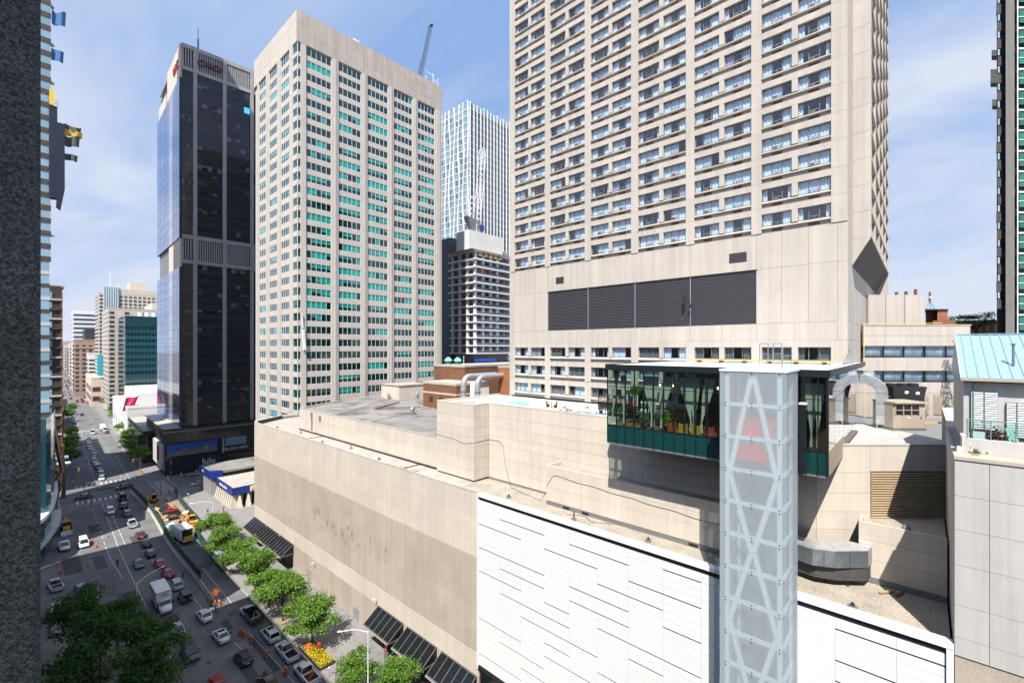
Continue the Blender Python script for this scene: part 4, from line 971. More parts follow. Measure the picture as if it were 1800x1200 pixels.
# ------------------------------------------------------------------ striped white-blue residential tower, far behind
D_=290
ax,ay=D_*(.738-.0641)*1.0,D_*(.6748+.0701)
ax,ay=round(ax,1),round(ay,1); AZt=50+434/790*D_
A=Thing('striped_tower','slim far-off apartment tower striped with wavy white fins and pale blue glass','building',(ax,ay,0))
nf=48; fh=AZt/nf
A.box('core',ax+.5,ax+55,ay+.5,ay+50,0,AZt-1,'glass_aqua')
rr=random.Random(31)
for f in range(14,nf):
    z0=f*fh
    A.box('floor_edge',ax+.3,ax+55,ay+.25,ay+.45,z0,z0+.5,'white_panel'); A.box('floor_edge',ax+.25,ax+.45,ay+.46,ay+50,z0,z0+.5,'white_panel')
b=MB()
for f in range(14,nf):
    z0=f*fh
    for k in range(22):
        if rr.random()<.38: x=ax+1.0+k*2.4; b.box(x,x+1.5,ay+.3,ay+.42,z0+.8,z0+fh-.3)
        if rr.random()<.34: y=ay+1.0+k*2.2; b.box(ax+.3,ax+.42,y,y+1.3,z0+.8,z0+fh-.3)
A.mb('windows',b,'glass_far',(ax,ay,0),stuff=True)
for k in range(18):
    x=ax+.6+k*3.1
    A.box('fin',x,x+(.55 if k%2 else .3),ay-.5,ay+.2,45,AZt+rr.uniform(-1,.6),'white_panel')
    A.box('balcony_recess',x+1.6,x+2.3,ay+.1,ay+.24,45,AZt-4,'glass_far')
for k in range(11):
    b=MB(); y=ay+.6+k*4.6; vs=[];fs=[]; nz=26
    for i in range(nz+1):
        z=45+(AZt+1-45)*i/nz; wv=.75*math.sin(i*.75+k*1.9)
        for (dx,dy) in ((-.55,wv),(.25,wv),(.25,wv+.8+.3*math.sin(i*.9+k)),(-.55,wv+.8+.3*math.sin(i*.9+k))): vs.append((ax+dx,y+dy,z))
    for i in range(nz):
        for q in range(4): fs.append((4*i+q,4*i+(q+1)%4,4*i+4+(q+1)%4,4*i+4+q))
    b.add(vs,fs); A.mb('wavy_fin',b,'white_panel',(ax,y,100))
# ------------------------------------------------------------------ tower under construction + tower crane
d=195; kx,ky=round(d*(.738-.0555),1),round(d*(.6748+.0607),1)
N_=Thing('concrete_frame_tower','raw concrete apartment block under construction with open floors and white core screen','building',(kx,ky,0))
zt0=92.5; fl=4.05
def zpx(y): return 50-(y-612)/790*d
z_=[zpx(625-14.2*i) for i in range(14)]
fz=[44.5+i*3.42 for i in range(15)]
rr=random.Random(8)
for i,z in enumerate(fz[1:]):
    inset=0 if i<7 else -0.8
    N_.box('floor_slab',kx+inset-.4,kx+27,ky+inset-.4,ky+17,z-.42,z+.12,'white_panel')
    for (x,y) in ((kx+.1,ky+.1),(kx+4.6,ky+.1),(kx+9.2,ky+.1),(kx+13.5,ky+.1),(kx+.1,ky+5.0),(kx+.1,ky+10),(kx+.1,ky+15)):
        if i<13: N_.box('column',x,x+1.1,y,y+1.1,z+.13,z+3.13,'white_panel')
    for j in range(7):
        if i<13: N_.box('partition',kx+1.4+j*3.6,kx+2.6+j*3.6,ky+1.6,ky+1.8,z+.13,z+3.1,rr.choice(('concrete_grey','ceiling_white','glass_far')))
        if i<12: N_.box('balcony_rail',kx+.9+j*3.6,kx+4.3+j*3.6,ky-.25,ky-.2,z+.15,z+1.2,'glass_far')
    if i==10:
        for j in range(3): N_.box('safety_board',kx+2+j*3.2,kx+3.6+j*3.2,ky-.1,ky-.02,z+.4,z+2.6,'sign_red')
N_.box('inner_core',kx+3,kx+25,ky+4,ky+17,20,96,'concrete_grey'); N_.box('lower_storeys',kx-.1,kx+27,ky,ky+18,20,44.2,'glass_dark')
N_.box('side_wall',kx+.5,kx+26,ky+17.2,ky+24,20,101,'steel_clad' if 'steel_clad' in MAT else plain('steel_clad',(.085,.11,.145),.6,var=.15).name)
for j in range(5): N_.box('formwork_table',kx+1.5+j*3.1,kx+3.6+j*3.1,ky-1.0,ky-.2,fz[14]-2.0,fz[14]-.4,'plywood')
N_.box('core_screen',kx-2,kx+19,ky+1.5,ky+10,fz[14]+.2,fz[14]+9.0,'mural_white',label='white canvas screen round the rising core')
N_.box('deck',kx-3.5,kx+29,ky-1.5,ky+16,fz[14]+.15,fz[14]+.3,'plywood')
N_.box('blue_strip',kx-.6,kx+12,ky-.6,ky-.45,44.2,45.4,'banner_blue')
Q=Thing('tower_crane','white lattice tower crane rising above the concrete block under construction','crane',(kx+5,ky+6,96))
def lattice(b,p,q,w,n,m1=.22,m2=.13):
    p=Vector(p);q=Vector(q); dr=(q-p).normalized(); up=Vector((0,1,0)) if abs(dr.y)<.9 else Vector((1,0,0)); a=dr.cross(up).normalized()*w/2; c=a.normalized().cross(dr)*w/2
    cs=[a+c,a-c,-a-c,-a+c]
    for t in cs: b.bar(p+t,q+t,m1,m1)
    for i in range(n):
        s=p+(q-p)*i/n; e=p+(q-p)*(i+1)/n
        for j in range(4): b.bar(s+cs[j],e+cs[(j+1)%4],m2,m2)
cx_,cy_=kx+5,ky+5
b=MB(); lattice(b,(cx_,cy_,99),(cx_+3.5,cy_-1,140),2.2,16); Q.mb('jib',b,'white_metal',(cx_,cy_,99))
b=MB(); lattice(b,(cx_-3.5,cy_,106),(cx_-3.2,cy_,118),2.4,5); b.bar((cx_-5,cy_,117.5),(cx_+2,cy_,118),.25,.3); Q.mb('mast_head',b,'white_metal',(cx_,cy_,106))
b=MB(); b.add([(cx_-6,cy_-1.4,108),(cx_+2,cy_-1.4,107),(cx_+2,cy_+1.4,107),(cx_-6,cy_+1.4,108),(cx_-2,cy_-1,100),(cx_+3,cy_-1,99),(cx_+3,cy_+1,99),(cx_-2,cy_+1,100)],[(0,1,2,3),(7,6,5,4),(0,4,5,1),(1,5,6,2),(2,6,7,3),(3,7,4,0)]); b.f=[f[::-1] for f in b.f]; Q.mb('machine_deck',b,'grey_metal',(cx_,cy_,103))
b=MB(); b.box(cx_+1.2,cx_+3.2,cy_-2.2,cy_-.4,103,105.4); Q.mb('cab',b,'blue_cab' if 'blue_cab' in MAT else plain('blue_cab',(.03,.05,.2),.4).name,(cx_,cy_,104))
Q2=Thing('luffing_crane_jib','slanting dark crane jib showing above the office tower roof','crane',(98,150,149.5))
b=MB(); lattice(b,(102.3,142,149.6),(108.2,142,176),1.0,11,.10,.06); Q2.mb('jib',b,'dark_metal',(98,142,150)); b=MB(); b.bar((101,142,150),(103.4,142,160),.1,.1); b.tube([(108.2,142,176),(109,142,176.6)],.5,6); Q2.mb('stay',b,'dark_metal',(97,142,150))
# ------------------------------------------------------------------ brick mechanical building behind the mural roof
M_=Thing('brick_plant_building','low red-brown brick plant building with pale stone bands behind the roofs','building',(80,100,35))
bx0,by0=66.3,81.0
def onray(x,dep): r=(x-900)/790; return (dep*(.738+r*.6748),dep*(.6748-r*.738))
p0=onray(758,120);p1=onray(808,112);p2=onray(859,104)
def wallseg(name,pts,z0,z1,mat,t=.3):
    for a,c in zip(pts[:-1],pts[1:]):
        d_=Vector((c[0]-a[0],c[1]-a[1],0)); nrm=Vector((-d_.y,d_.x,0)).normalized()*t
        b=MB(); b.prism([a,c,(c[0]+nrm.x,c[1]+nrm.y),(a[0]+nrm.x,a[1]+nrm.y)],z0,z1); M_.mb(name,b,mat,(a[0],a[1],z0))
# rectangular blocks square to the street grid
M_.box('wall',78,110,88,101,30,45.0,'brick_far'); M_.box('parapet',77.9,110,87.9,101.1,45.005,45.5,'roof_slab')
M_.box('wall',70,78.0,82,95,30,41.0,'brick_far'); M_.box('stone_course',69.9,78,81.9,95.1,41.005,41.6,'stone_band'); M_.box('stone_course',69.88,77.98,81.88,95.05,38.6,39.1,'stone_band')
M_.box('wall',77.7,96,64.5,75.5,36,45.3,'brick_orange'); M_.box('parapet',77.6,96,64.4,75.6,45.305,45.7,'roof_slab')
for k in range(3): M_.box('window',69.85,69.95,83+k*4,84.2+k*4,36.6,37.9,'slot_black')
for i,y in enumerate((77.7,74.3)):
    T=Thing('bent_duct','large silver '+('left' if i==0 else 'right')+' elbow duct rising before the brick plant building','duct',(66,y,35.1),group='elbow ducts before the brick building')
    b=MB(); pts=[(68.5+i*1.2,y,35.1),(68.5+i*1.2,y,41.6)]+[(68.5+i*1.2+1.9*(1-math.cos(t)),y,41.6+1.9*math.sin(t)) for t in [math.pi/2*k/6 for k in range(1,7)]]+[(79,y,43.5)]
    b.tube(pts,.66,14); T.mb('pipe',b,'duct',(66,y,35.1))
    for z in (37.5,40): q=MB(); q.tube([(68.5+i*1.2,y,z),(68.5+i*1.2,y,z+.25)],.75,14); T.mb('flange',q,'grey_metal',(66,y,z))
for i,(x,y) in enumerate(((82,99.5),(82.5,96))):
    T=Thing('roof_cowl','green mushroom roof cowl, '+('left' if i==0 else 'right')+' of the pair on the brick building','vent',(x,y,45.5),group='roof cowls on the brick building')
    b=MB(); b.tube([(x,y,45.5),(x,y,46.6)],.75,10); T.mb('stack',b,'green_frame',(x,y,45.5)); b=MB(); b.tube([(x,y,46.4),(x,y,46.9),(x,y,47.5)],[1.15,1.0,.25],10); T.mb('cap',b,'mural_mint',(x,y,46.6))
b=MB(); b.tube([(79,89.5,45.4),(79,89.5,48)],.08,6); M_.mb('mast',b,'white_metal',(79,93.5,45.5)); M_.box('white_plant',74,77,78,81.5,36,42.0,'white_metal')
# ------------------------------------------------------------------ right-hand neighbour with blue metal roof
T=Thing('terrace_building','pale concrete neighbour building with blue metal roof, slatted windows and roof terrace','building',(45,-8,0))
T.box('lower_wall',41.30,41.6,-30,-1.55,0,30.0,'concrete_tan')
zr=[30.0,31.2,33.3,35.9,38.2,40.4,42.75]; yc=[-1.52,-3.1,-8.7,-14.3,-20,-30]
for i in range(5):
    for j in range(6): T.box('wall_panel',41.22,41.55,yc[i+1]+.012,yc[i]-.012,zr[j]+.012,zr[j+1]-.012,'concrete_neighbour')
T.box('wall_core',41.6,78,-30,-1.75,0,42.6,'concrete_neighbour'); 
T.box('side_panel',41.56,58,-1.74,-1.53,30,42.74,'concrete_neighbour')
T.box('ledge',41.15,43.0,-30,-1.5,42.76,42.98,'stone_band')
T.box('terrace_parapet',43.0,43.3,-30,-1.95,42.99,43.95,'concrete_neighbour'); T.box('terrace_parapet',43.31,45.4,-2.2,-1.95,42.99,43.95,'concrete_neighbour')
T.box('flashing_foot',42.9,43.2,-1.94,-1.7,42.99,43.35,'white_metal')
# house on the roof
T.box('house_wall',45.7,60,-14,-2.15,42.99,47.6,'concrete_neighbour')
b=MB(); ya,yb=-2.02,-14.3
prof=[(45.25,47.72),(45.25,47.95),(53.0,51.1),(60.8,47.95),(60.8,47.72)]
vs=[(x,ya,z) for x,z in prof]+[(x,yb,z) for x,z in prof]; n=5
b.add(vs,[tuple(range(n)),tuple(range(2*n-1,n-1,-1))]+[(i,i+n,(i+1)%n+n,(i+1)%n) for i in range(n)]); b.f=[f[::-1] for f in b.f]; T.mb('metal_roof',b,'blue_roof',(53,-8,49))
for k in range(22):
    y=-2.35-k*.54; q=MB(); q.bar((45.25,y,47.99),(53.0,y,51.14),.045,.06); T.mb('roof_seam',q,'blue_roof',(49,y,49.5))
q=MB(); q.bar((53,-2.0,51.16),(53,-14.3,51.16),.3,.06); T.mb('ridge_cap',q,'blue_roof',(53,-8,51.15))
q=MB(); q.bar((45.2,-2.0,47.85),(53,-2.0,51.02),.06,.28); T.mb('verge_board',q,'white_metal',(49,-2,49.5))
q=MB(); q.bar((45.12,-1.98,47.8),(45.12,-14.3,47.8),.2,.18); T.mb('gutter',q,'beige_metal',(45.1,-8,47.8))
q=MB(); q.tube([(45.5,-2.62,47.7),(45.5,-2.62,43.0)],.05,6); T.mb('downpipe',q,'green_frame',(45.5,-2.6,45))
for i,(y,x,h) in enumerate(((-4.7,47.2,1.5),(-5.5,46.8,.5))):
    zb=47.95+(x-45.25)*.406; q=MB(); q.tube([(x,y,zb-.1),(x,y,zb+h)],.075,8); q.tube([(x,y,zb+h),(x,y,zb+h+.1)],.13,8); T.mb('flue',q,'grey_metal',(x,y,zb))
def shutter(y0,y1,z0,z1):
    f=T.box('shutter',45.62,45.70,y0,y1,z0,z1,'grey_metal'); n=int((z1-z0)/.165)
    for i in range(n): T.box('slat',45.5,45.615,y0+.03,y1-.03,z0+.03+i*.165,z0+.03+i*.165+.11,'white_metal',f)
    T.box('shutter_post',45.47,45.62,(y0+y1)/2-.03,(y0+y1)/2+.03,z0,z1,'silver',f)
shutter(-3.84,-2.5,44.3,46.95); shutter(-5.2,-4.2,43.95,46.3); shutter(-8,-6.5,43.95,46.9)
for k in range(6):
    y0=-2.2-k*1.1; T.box('railing_post',43.1,43.16,y0-.03,y0+.03,43.96,45.15,'green_frame')
    T.box('railing_glass',43.12,43.14,y0-1.05,y0-.05,44.02,45.05,'glass_clear')
T.box('rail',43.08,43.18,-9,-2.15,45.16,45.22,'green_frame')
b=MB(); sheet(b,[(43.3,-14),(45.7,-14),(45.7,-2.2),(43.3,-2.2)],43.02); T.mb('terrace_floor',b,'paving',(44,-8,43))
T.box('planter_box',44.3,45.1,-4.2,-2.7,43.03,43.4,'rust_brown'); T.box('table',43.7,45.0,-6.8,-5.0,43.7,43.78,'mural_mint'); T.box('leaning_panel',43.5,43.55,-3.1,-2.5,43.03,44.4,'white_metal')
b=MB(); b.bar((44.0,-4.6,43.03),(44.9,-4.3,44.6),.5,.06); T.mb('deck_chair',b,'green_frame',(44.4,-4.5,43.03))

# ------------------------------------------------------------------ banded building across the gravel roof (square to the view)
def dthing(name,label,cat,u,v,z): 
    p=dloc(u,v,z); return Thing(name,label,cat,tuple(p),rz=DR)
# local frame: x along the wall to the right, y away from the viewer; u measured from the wall start
S=dthing('banded_building','low beige block with two ribbon windows of swirled blue curtains beyond the gravel roof','building',0,0,0)
v0=17.25
def u_at(x): return (x-900)/790*58-(1435-900)/790*40.75
uL,uR=u_at(1519),u_at(1692)
def sb(name,u0,u1,a,c,z0,z1,mat,parent=None): return S.box(name,u0,u1,v0+a,v0+c,z0,z1,mat,parent)
sb('core',uL,uR+1,1.2,20,41,52.8,'interior')
def row(z0,z1,n,mat='concrete_hotel'):
    w=(uR+1-uL)/n
    for i in range(n): sb('wall_panel',uL+i*w+.012,uL+(i+1)*w-.012,0,.4,z0+.012,z1-.012,mat)
row(50.3,51.6,5); row(51.6,52.9,5); row(47.1,48.8,5); row(44.2,45.6,5); 
sb('coping',uL-.05,uR+1.1,-.05,.5,52.9,53.08,'beige_metal')
uw=[u_at(x) for x in (1520,1554,1590,1627,1664,1701)]
rr=random.Random(2)
plain('curtain_blue',(.10,.20,.26),.8); 
for z0,z1 in ((48.82,50.28),(45.62,47.08)):
    for i in range(5):
        f=sb('window',uw[i]+.02,uw[i]+.10,.1,.3,z0,z1,'dark_frame')
        sb('pane',uw[i]+.11,uw[i+1]-.0,.18,.2,z0,z1,'glass_hotel',f); 
        sb('curtain_backing',uw[i]+.1,uw[i+1],.55,.57,z0+(.0 if rr.random()<.5 else .35),z1,'curtain_blue',f)
        b=MB()
        for k in range(16):
            a0=uw[i]+.12+(uw[i+1]-uw[i]-.2)*k/16; dx=.35*math.sin(k*.35+i)+.25
            pts=[(min(uw[i+1]-.05,a0+dx*t*t),v0+.45+.02*math.sin(k),z0+(.15)+ (z1-z0-.2)*t) for t in (0,.25,.5,.75,1)]
            b.tube(pts,[.015,.05,.075,.07,.03],4)
        S.mb('curtain_folds',b,'curtain_swirl' if 'curtain_swirl' in MAT else plain('curtain_swirl',(.42,.52,.57),.8).name,(0,0,0),f).location=-POS[f.name]
        POS[f.name]
for i in range(5):
    u0=u_at(1545+i*32)
    g=sb('shutter',u0,u0+1.75,-.04,.02,41.4,44.1,'beige_metal')
    for k in range(12): sb('slat',u0+.08,u0+1.67,-.09,-.04,41.5+k*.21,41.62+k*.21,'beige_metal',g)
sb('base_wall',uL,uR+1,.03,.4,41.0,44.19,'concrete_hotel')
q=MB(); q.tube([(uL-.1,v0-.1,41.2),(uL-.1,v0-.1,53.2),(u_at(1655),v0-.1,53.25)],.045,6); S.mb('gas_pipe',q,'yellow_pipe',(0,0,0))
m0=u_at(1526)*0
S.box('plant_room',(1526-900)/790*64-27.6,(1622-900)/790*64-27.6,23.2,31,52.8,57.6,'concrete_hotel'); 
for x in (1556,1589): S.box('plant_room_joint',(x-900)/790*64-27.6,(x-900)/790*64-27.6+.05,23.17,23.2,52.9,57.6,'joint_dark')
for x,h in ((1584,.5),(1601,.6),(1618,.9)): S.box('roof_stub',(x-900)/790*64-27.6,(x-900)/790*64-27.35,24,24.3,57.62,57.62+h,'rust_brown')
# brick stair tower, mast and far brick houses
BR=Thing('brick_stair_tower','orange brick stair tower with a red and white beacon mast','building',(0,0,0)); BR.root.location=(88,-2,40); BR.off=Vector((88,-2,40)); POS[BR.root.name]=BR.off
c0=onray(1627,72);c1=onray(1665,72);c2=onray(1640,72)
def onr(x,y,dep): p=onray(x,dep); return (p[0],p[1],50-(y-612)/790*dep)
def viewbox(T_,name,x0,x1,ytop,ybot,dep,thick,mat):
    a=onr(x0,ytop,dep);c=onr(x1,ybot,dep); q_=onray(x0 if x0>900 else x1,1.0); f=Vector((q_[0],q_[1],0)).normalized()*thick
    b=MB(); b.prism([(a[0],a[1]),(c[0],c[1]),(c[0]+f.x,c[1]+f.y),(a[0]+f.x,a[1]+f.y)],c[2],a[2]); return T_.mb(name,b,mat,(a[0],a[1],c[2]))
viewbox(BR,'wall',1627,1648,546,600,72,6,'brick_far'); viewbox(BR,'wall',1648.2,1666,545,600,70.5,7,'brick_orange'); viewbox(BR,'cap',1626,1667,543,545,70.3,8,'dark_metal'); viewbox(BR,'low_wall',1640,1680,563,600,69,1,'brick_far')
b=MB()
mt=onr(1634,513,71.9); 
for x in (1627,1643,1635): b.tube([onr(x,543,70.6),onr(1634.5,530,71)],.05,5)
BR.mb('mast_leg',b,'green_frame',mt)
b=MB(); b.tube([onr(1634.5,532,71),onr(1634.5,524,71)],.14,8); BR.mb('beacon',b,'rust_brown',mt); b=MB(); b.tube([onr(1634.5,524,71),onr(1634.5,521,71)],.15,8); BR.mb('beacon_band',b,'sign_white',mt); b=MB(); b.tube([onr(1634.5,521,71),onr(1634.5,513,71)],.14,8); BR.mb('beacon_top',b,'rust_brown',mt)
FB=Thing('far_brick_house','long orange brick house half hidden by dark branches','building',onr(1720,600,110))
viewbox(FB,'wall',1672,1760,566,620,110,12,'brick_orange'); viewbox(FB,'roof_line',1670,1762,563,566,109.5,13,'dark_metal')
for k in range(4): viewbox(FB,'window',1700+k*14,1706+k*14,572,584,109.8,.3,'slot_black')
# ------------------------------------------------------------------ dark apartment tower at the right edge
G_=Thing('dark_apartment_tower','dark brown apartment tower with angled balconies and green glazed corner at the right edge','building',onr(1775,640,85)); 
a0=onray(1752,85); 
viewbox(G_,'wall',1752,1768,-260,640,86,20,'soffit_dark'); viewbox(G_,'stone_shaft',1768.2,1783,-260,640,84,20,'concrete_shade'); viewbox(G_,'wall',1783.2,1900,-260,640,85.5,20,'black')
for k in range(26):
    y=-250+k*30.5
    viewbox(G_,'balcony_slab',1751+ (k*5%4),1760,y+14,y+30,84.6,1.0,'soffit_dark'); viewbox(G_,'balcony_glass',1754,1757.5,y+1,y+12,84.5,.05,'glass_aqua')
    viewbox(G_,'window',1763,1766.5,y+3,y+14,85.9,.1,'glass_blue')
for k in range(24):
    y=-240+k*36
    viewbox(G_,'floor_band',1789,1900,y,y+2.5,84.8,.6,'white_metal'); viewbox(G_,'window_pane',1792,1840,y+5,y+28,85.0,.1,'glass_teal_green' if 'glass_teal_green' in MAT else opaque_glass('glass_teal_green',(.02,.16,.11),.1,.7,.05).name)
    viewbox(G_,'transom',1790,1900,y+17,y+18,84.9,.1,'white_metal')
viewbox(G_,'corner_post',1788,1790,-260,640,84.7,.5,'white_metal')
for x0,y0,y1 in ((1743,88,98),(1741,122,146),(1744,175,186)): viewbox(G_,'balcony',x0,1752,y0,y1,84.2,2,'soffit_dark')
# ------------------------------------------------------------------ south side: the building we look from, and its neighbours
CB=Thing('corner_apartment_block','granite-clad building whose speckled pier fills the left edge of view','building',(-12,20,0))
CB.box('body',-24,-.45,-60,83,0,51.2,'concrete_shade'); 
CB.box('roof_block',-20,-.47,-14,3.2,51.21,57,'concrete_shade'); CB.box('granite_pier',-.44,.042,2.0,2.5,30,70,'granite_pier'); CB.box('pier_edge',-.44,.026,1.93,1.995,30,70,'granite_pier')  # block above the roof is added, out of view, to shade the pier
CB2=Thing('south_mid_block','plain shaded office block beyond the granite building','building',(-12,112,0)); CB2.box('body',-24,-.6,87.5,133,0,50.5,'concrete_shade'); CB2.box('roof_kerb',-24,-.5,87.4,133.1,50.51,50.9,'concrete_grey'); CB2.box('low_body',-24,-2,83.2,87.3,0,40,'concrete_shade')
# corner tower (tall, glazed) with curved glass podium
L_=Thing('tall_corner_tower','very tall apartment tower of teal glass and brown bands at the far left edge','building',(-10,180,0))
L_.box('body',-30,4.9,165.6,194,0,257,'interior')
fh=3.28
for k in range(22,78):
    z=k*fh; L_.box('brown_band',-6,5.3,165.1,165.5,z,z+1.3,'rust_dark' if 'rust_dark' in MAT else plain('rust_dark',(.075,.055,.045),.6,var=.2).name); L_.box('glass_band',-6,5.2,165.2,165.4,z+1.32,z+fh-.02,'glass_aqua')
    if k%3==0: L_.box('balcony_edge',4.4,5.9,165.3,166.8,z+.2,z+.5,'ceiling_white')
for k in range(0,22):
    z=k*fh; L_.box('brown_band',-6,5.1,165.1,165.5,z,z+.9,'ceiling_white' if k%2 else 'rust_dark'); L_.box('glass_band',-6,5.0,165.2,165.4,z+.92,z+fh-.02,'glass_aqua')
L_.box('net_wrap',4.9,6.4,164.2,166.5,88.5,112,'navy_net' if 'navy_net' in MAT else plain('navy_net',(.010,.018,.045),.8,var=.3).name); 
b=MB(); b.add([(6.4,164,91),(7.75,164,91),(7.75,166,91),(6.4,166,91),(6.4,164,108),(7.75,164,108),(7.75,166,108),(6.4,166,108),(6.2,164,86.5),(7.0,164,85.8),(7.0,166,85.8),(6.2,166,86.5)],[(4,5,6,7),(0,1,5,4),(1,2,6,5),(2,3,7,6),(3,0,4,7),(8,9,1,0),(9,10,2,1),(10,11,3,2),(11,8,0,3),(11,10,9,8)]); L_.mb('net_wrap',b,'navy_net',(7,165,98))
b=MB()
for z in (112.6,113.4): b.bar((4.9,164.2,z),(6.4,164.2,z),.06,.06)
for x in (4.9,5.6,6.4): b.bar((x,164.2,112),(x,164.2,113.6),.06,.06)
L_.mb('deck_rail',b,'dark_metal',(5.5,164,112))
L_.box('yellow_hoist',4.95,5.8,164.0,164.3,112.1,116,'sign_yellow')
plain('net_blue',(.04,.14,.36),.7,var=.25); plain('net_yellow',(.62,.40,.02),.7,var=.2); plain('net_olive',(.07,.09,.07),.7,var=.3)
def flapnet(x0,x1,zc,h,mat,lab,name='debris_net'):
    t=Thing(name,lab,'netting',(x0,165,zc),group='debris nets hung out from the tall corner tower')
    b=MB(); n=8; vs=[];fs=[]
    for i in range(n+1):
        s=i/n; x=x0+(x1-x0)*s; dz=.25*math.sin(s*5+zc)-.9*s*(1-s)
        vs+=[(x,164.6+.5*math.sin(s*6),zc+h/2+dz),(x-.15*s,164.9+.5*math.sin(s*6+.5),zc-h/2+dz*.8)]
    for i in range(n): fs.append((2*i,2*i+1,2*i+3,2*i+2))
    k=len(vs); vs2=[(x,y+.04,z) for x,y,z in vs]; fs2=[tuple(j+k for j in f[::-1]) for f in fs]
    b.add(vs+vs2,fs+fs2,0,True); t.mb('net',b,mat,(x0,165,zc)); q=MB(); q.tube([(x0-.3,165,zc-h/2-.2),(x1,164.6,zc-h/2+.1)],.035,5); t.mb('spar',q,'dark_metal',(x0,165,zc))
flapnet(5.4,8.0,135.2,3.4,'net_blue','highest blue debris net on the far left tower'); flapnet(5.3,7.6,125.5,2.8,'net_blue','second blue debris net down the far left tower')
flapnet(7.75,10.9,107.6,1.4,'net_olive','olive debris net above the yellow one on the left tower'); flapnet(7.75,11.1,106.4,1.6,'net_yellow','yellow debris net flying from the left tower'); flapnet(7.75,10.6,104.3,2.6,'net_olive','olive debris net just under the yellow one on the left tower'); flapnet(7.75,10.2,100.0,1.6,'net_olive','lowest olive debris net on the left tower')
# curved glass podium
b=MB(); arc=[(-20,147),(0.5,146.5),(2.6,148),(4.3,154),(5.6,162),(6.5,171),(7.2,181),(7.5,191),(-20,191)]
b.prism(arc,9.5,10.4); b.prism([(x-.4,y) for x,y in arc],.15,9.5,1); L_.mb('podium',b,['white_metal','glass_teal_far'],(0,170,0))
b=MB(); b.prism([(-20,156.5),(4.2,156.5),(5.2,163),(6,171),(6.6,181),(6.9,190.5),(-20,190.5)],10.41,33); L_.mb('podium_upper',b,'glass_teal_far',(0,170,10))
for k in range(34):
    t=k/33; y=147.5+t*32; x=2.4+4.4*(1-(1-t)**2)
    q=MB(); q.bar((x-3.6,y+.2,4.6),(x+.9,y,4.6),.5,.08); L_.mb('canopy_slat',q,'white_metal',(x,y,4.6))
SW=Thing('brown_corner_block','dark brown mid-rise with stacked teal windows across the far crossing','building',(0,240,0))
SW.box('body',-25,9.9,226,262,0,72,'rust_dark'); 
for k in range(20):
    SW.box('window',3.5,7.5,225.8,225.95,3+k*3.4,5.2+k*3.4,'glass_aqua'); SW.box('sill',3.0,9.95,225.5,225.9,2.3+k*3.4,2.9+k*3.4,'ceiling_white' if k%2 else 'soffit_dark')
SW.box('red_edge',9.6,10.1,225.7,226.0,0,70,'brick_far'); SW.box('bay_glass',1.5,6.5,224.4,225.7,46,58,'glass_aqua')
SW.box('terrace',-5,12.0,222,225.6,9,9.6,'white_metal'); SW.box('terrace',-5,11.3,218.5,221.5,12,12.5,'glass_aqua'); SW.box('terrace',-5,10.8,230,250,72.1,72.8,'ceiling_white')
# ------------------------------------------------------------------ roof plant and roof garden
def oriented(name,label,cat,u,v,z,group=None):
    return Thing(name,label,cat,tuple(dloc(u,v,z)),rz=DR,group=group)
ug=lambda x,dep:(x-900)/790*dep-(1435-900)/790*40.75
T=oriented('rooftop_unit','boxy beige air handling unit with slatted intake on the gravel roof','air unit',ug(1595,49),8.2,41.07)
T.box('casing',-1.75,1.75,-.2,2.6,.25,2.95,'beige_metal',bev=.03); T.box('base_rail',-1.8,1.8,-.25,2.65,0,.24,'grey_metal'); T.box('hood',-1.8,1.9,-.5,2.7,2.96,3.1,'beige_metal')
g=T.box('intake',-1.6,1.0,-.24,-.21,1.75,2.75,'black')
for i in range(4): T.box('intake_bar',-1.62+i*.87,-1.54+i*.87,-.3,-.245,1.72,2.78,'beige_metal',g)
T.box('intake_bar',-1.62,1.02,-.31,-.246,2.2,2.27,'beige_metal',g); T.box('name_plate',-.2,.15,-.23,-.205,1.35,1.45,'sign_white'); T.box('latch',1.2,1.3,-.24,-.205,1.3,1.5,'black'); T.box('junction_box',1.76,2.1,.3,.9,.8,1.5,'beige_metal')
T=oriented('condenser','black condenser bank with top fans behind the beige air unit','air unit',ug(1598,53),12.4,41.07)
b=MB(); b.add([(-1.6,0,1.9),(1.6,0,1.9),(1.6,1.6,1.9),(-1.6,1.6,1.9),(-2.0,-.3,4.4),(2.0,-.3,4.4),(2.0,1.9,4.4),(-2.0,1.9,4.4)],[(0,3,2,1),(4,5,6,7),(0,1,5,4),(1,2,6,5),(2,3,7,6),(3,0,4,7)]); T.mb('coil_bank',b,'black')
for i in range(3):
    q=MB(); q.tube([(-1.3+i*1.3,.8,4.42),(-1.3+i*1.3,.8,4.75)],.55,12); T.mb('fan',q,'dark_metal')
for x in (-1.5,1.5): 
    for y in (.1,1.4): T.box('leg',x-.06,x+.06,y,y+.12,0,1.9,'silver')
T.box('plate',-.6,-.2,-.30,-.22,3.6,3.9,'sign_white'); T.box('plate',.7,1.1,-.30,-.22,3.5,3.8,'sign_white')
q=MB(); q.tube([(-2.5,.3,0),(-2.5,.3,3.9)],.12,8); q.tube([(-2.5,.3,3.2),(-1.9,.3,3.2)],.1,8); q.tube([(-2.5,.3,1.6),(-1.5,.3,1.6)],.1,8); T.mb('pipe',q,'silver')
q=MB(); q.tube([(2.25,.3,.6),(2.25,.3,3.4)],.14,8); T.mb('pipe',q,'silver'); T.box('yellow_skid',-3.6,3.4,-.6,-.4,.15,.3,'yellow_pipe')
T=Thing('loop_duct','tall silver duct rising from the gravel roof and bending into the pavilion flank','duct',(65.5,3.4,41.07))
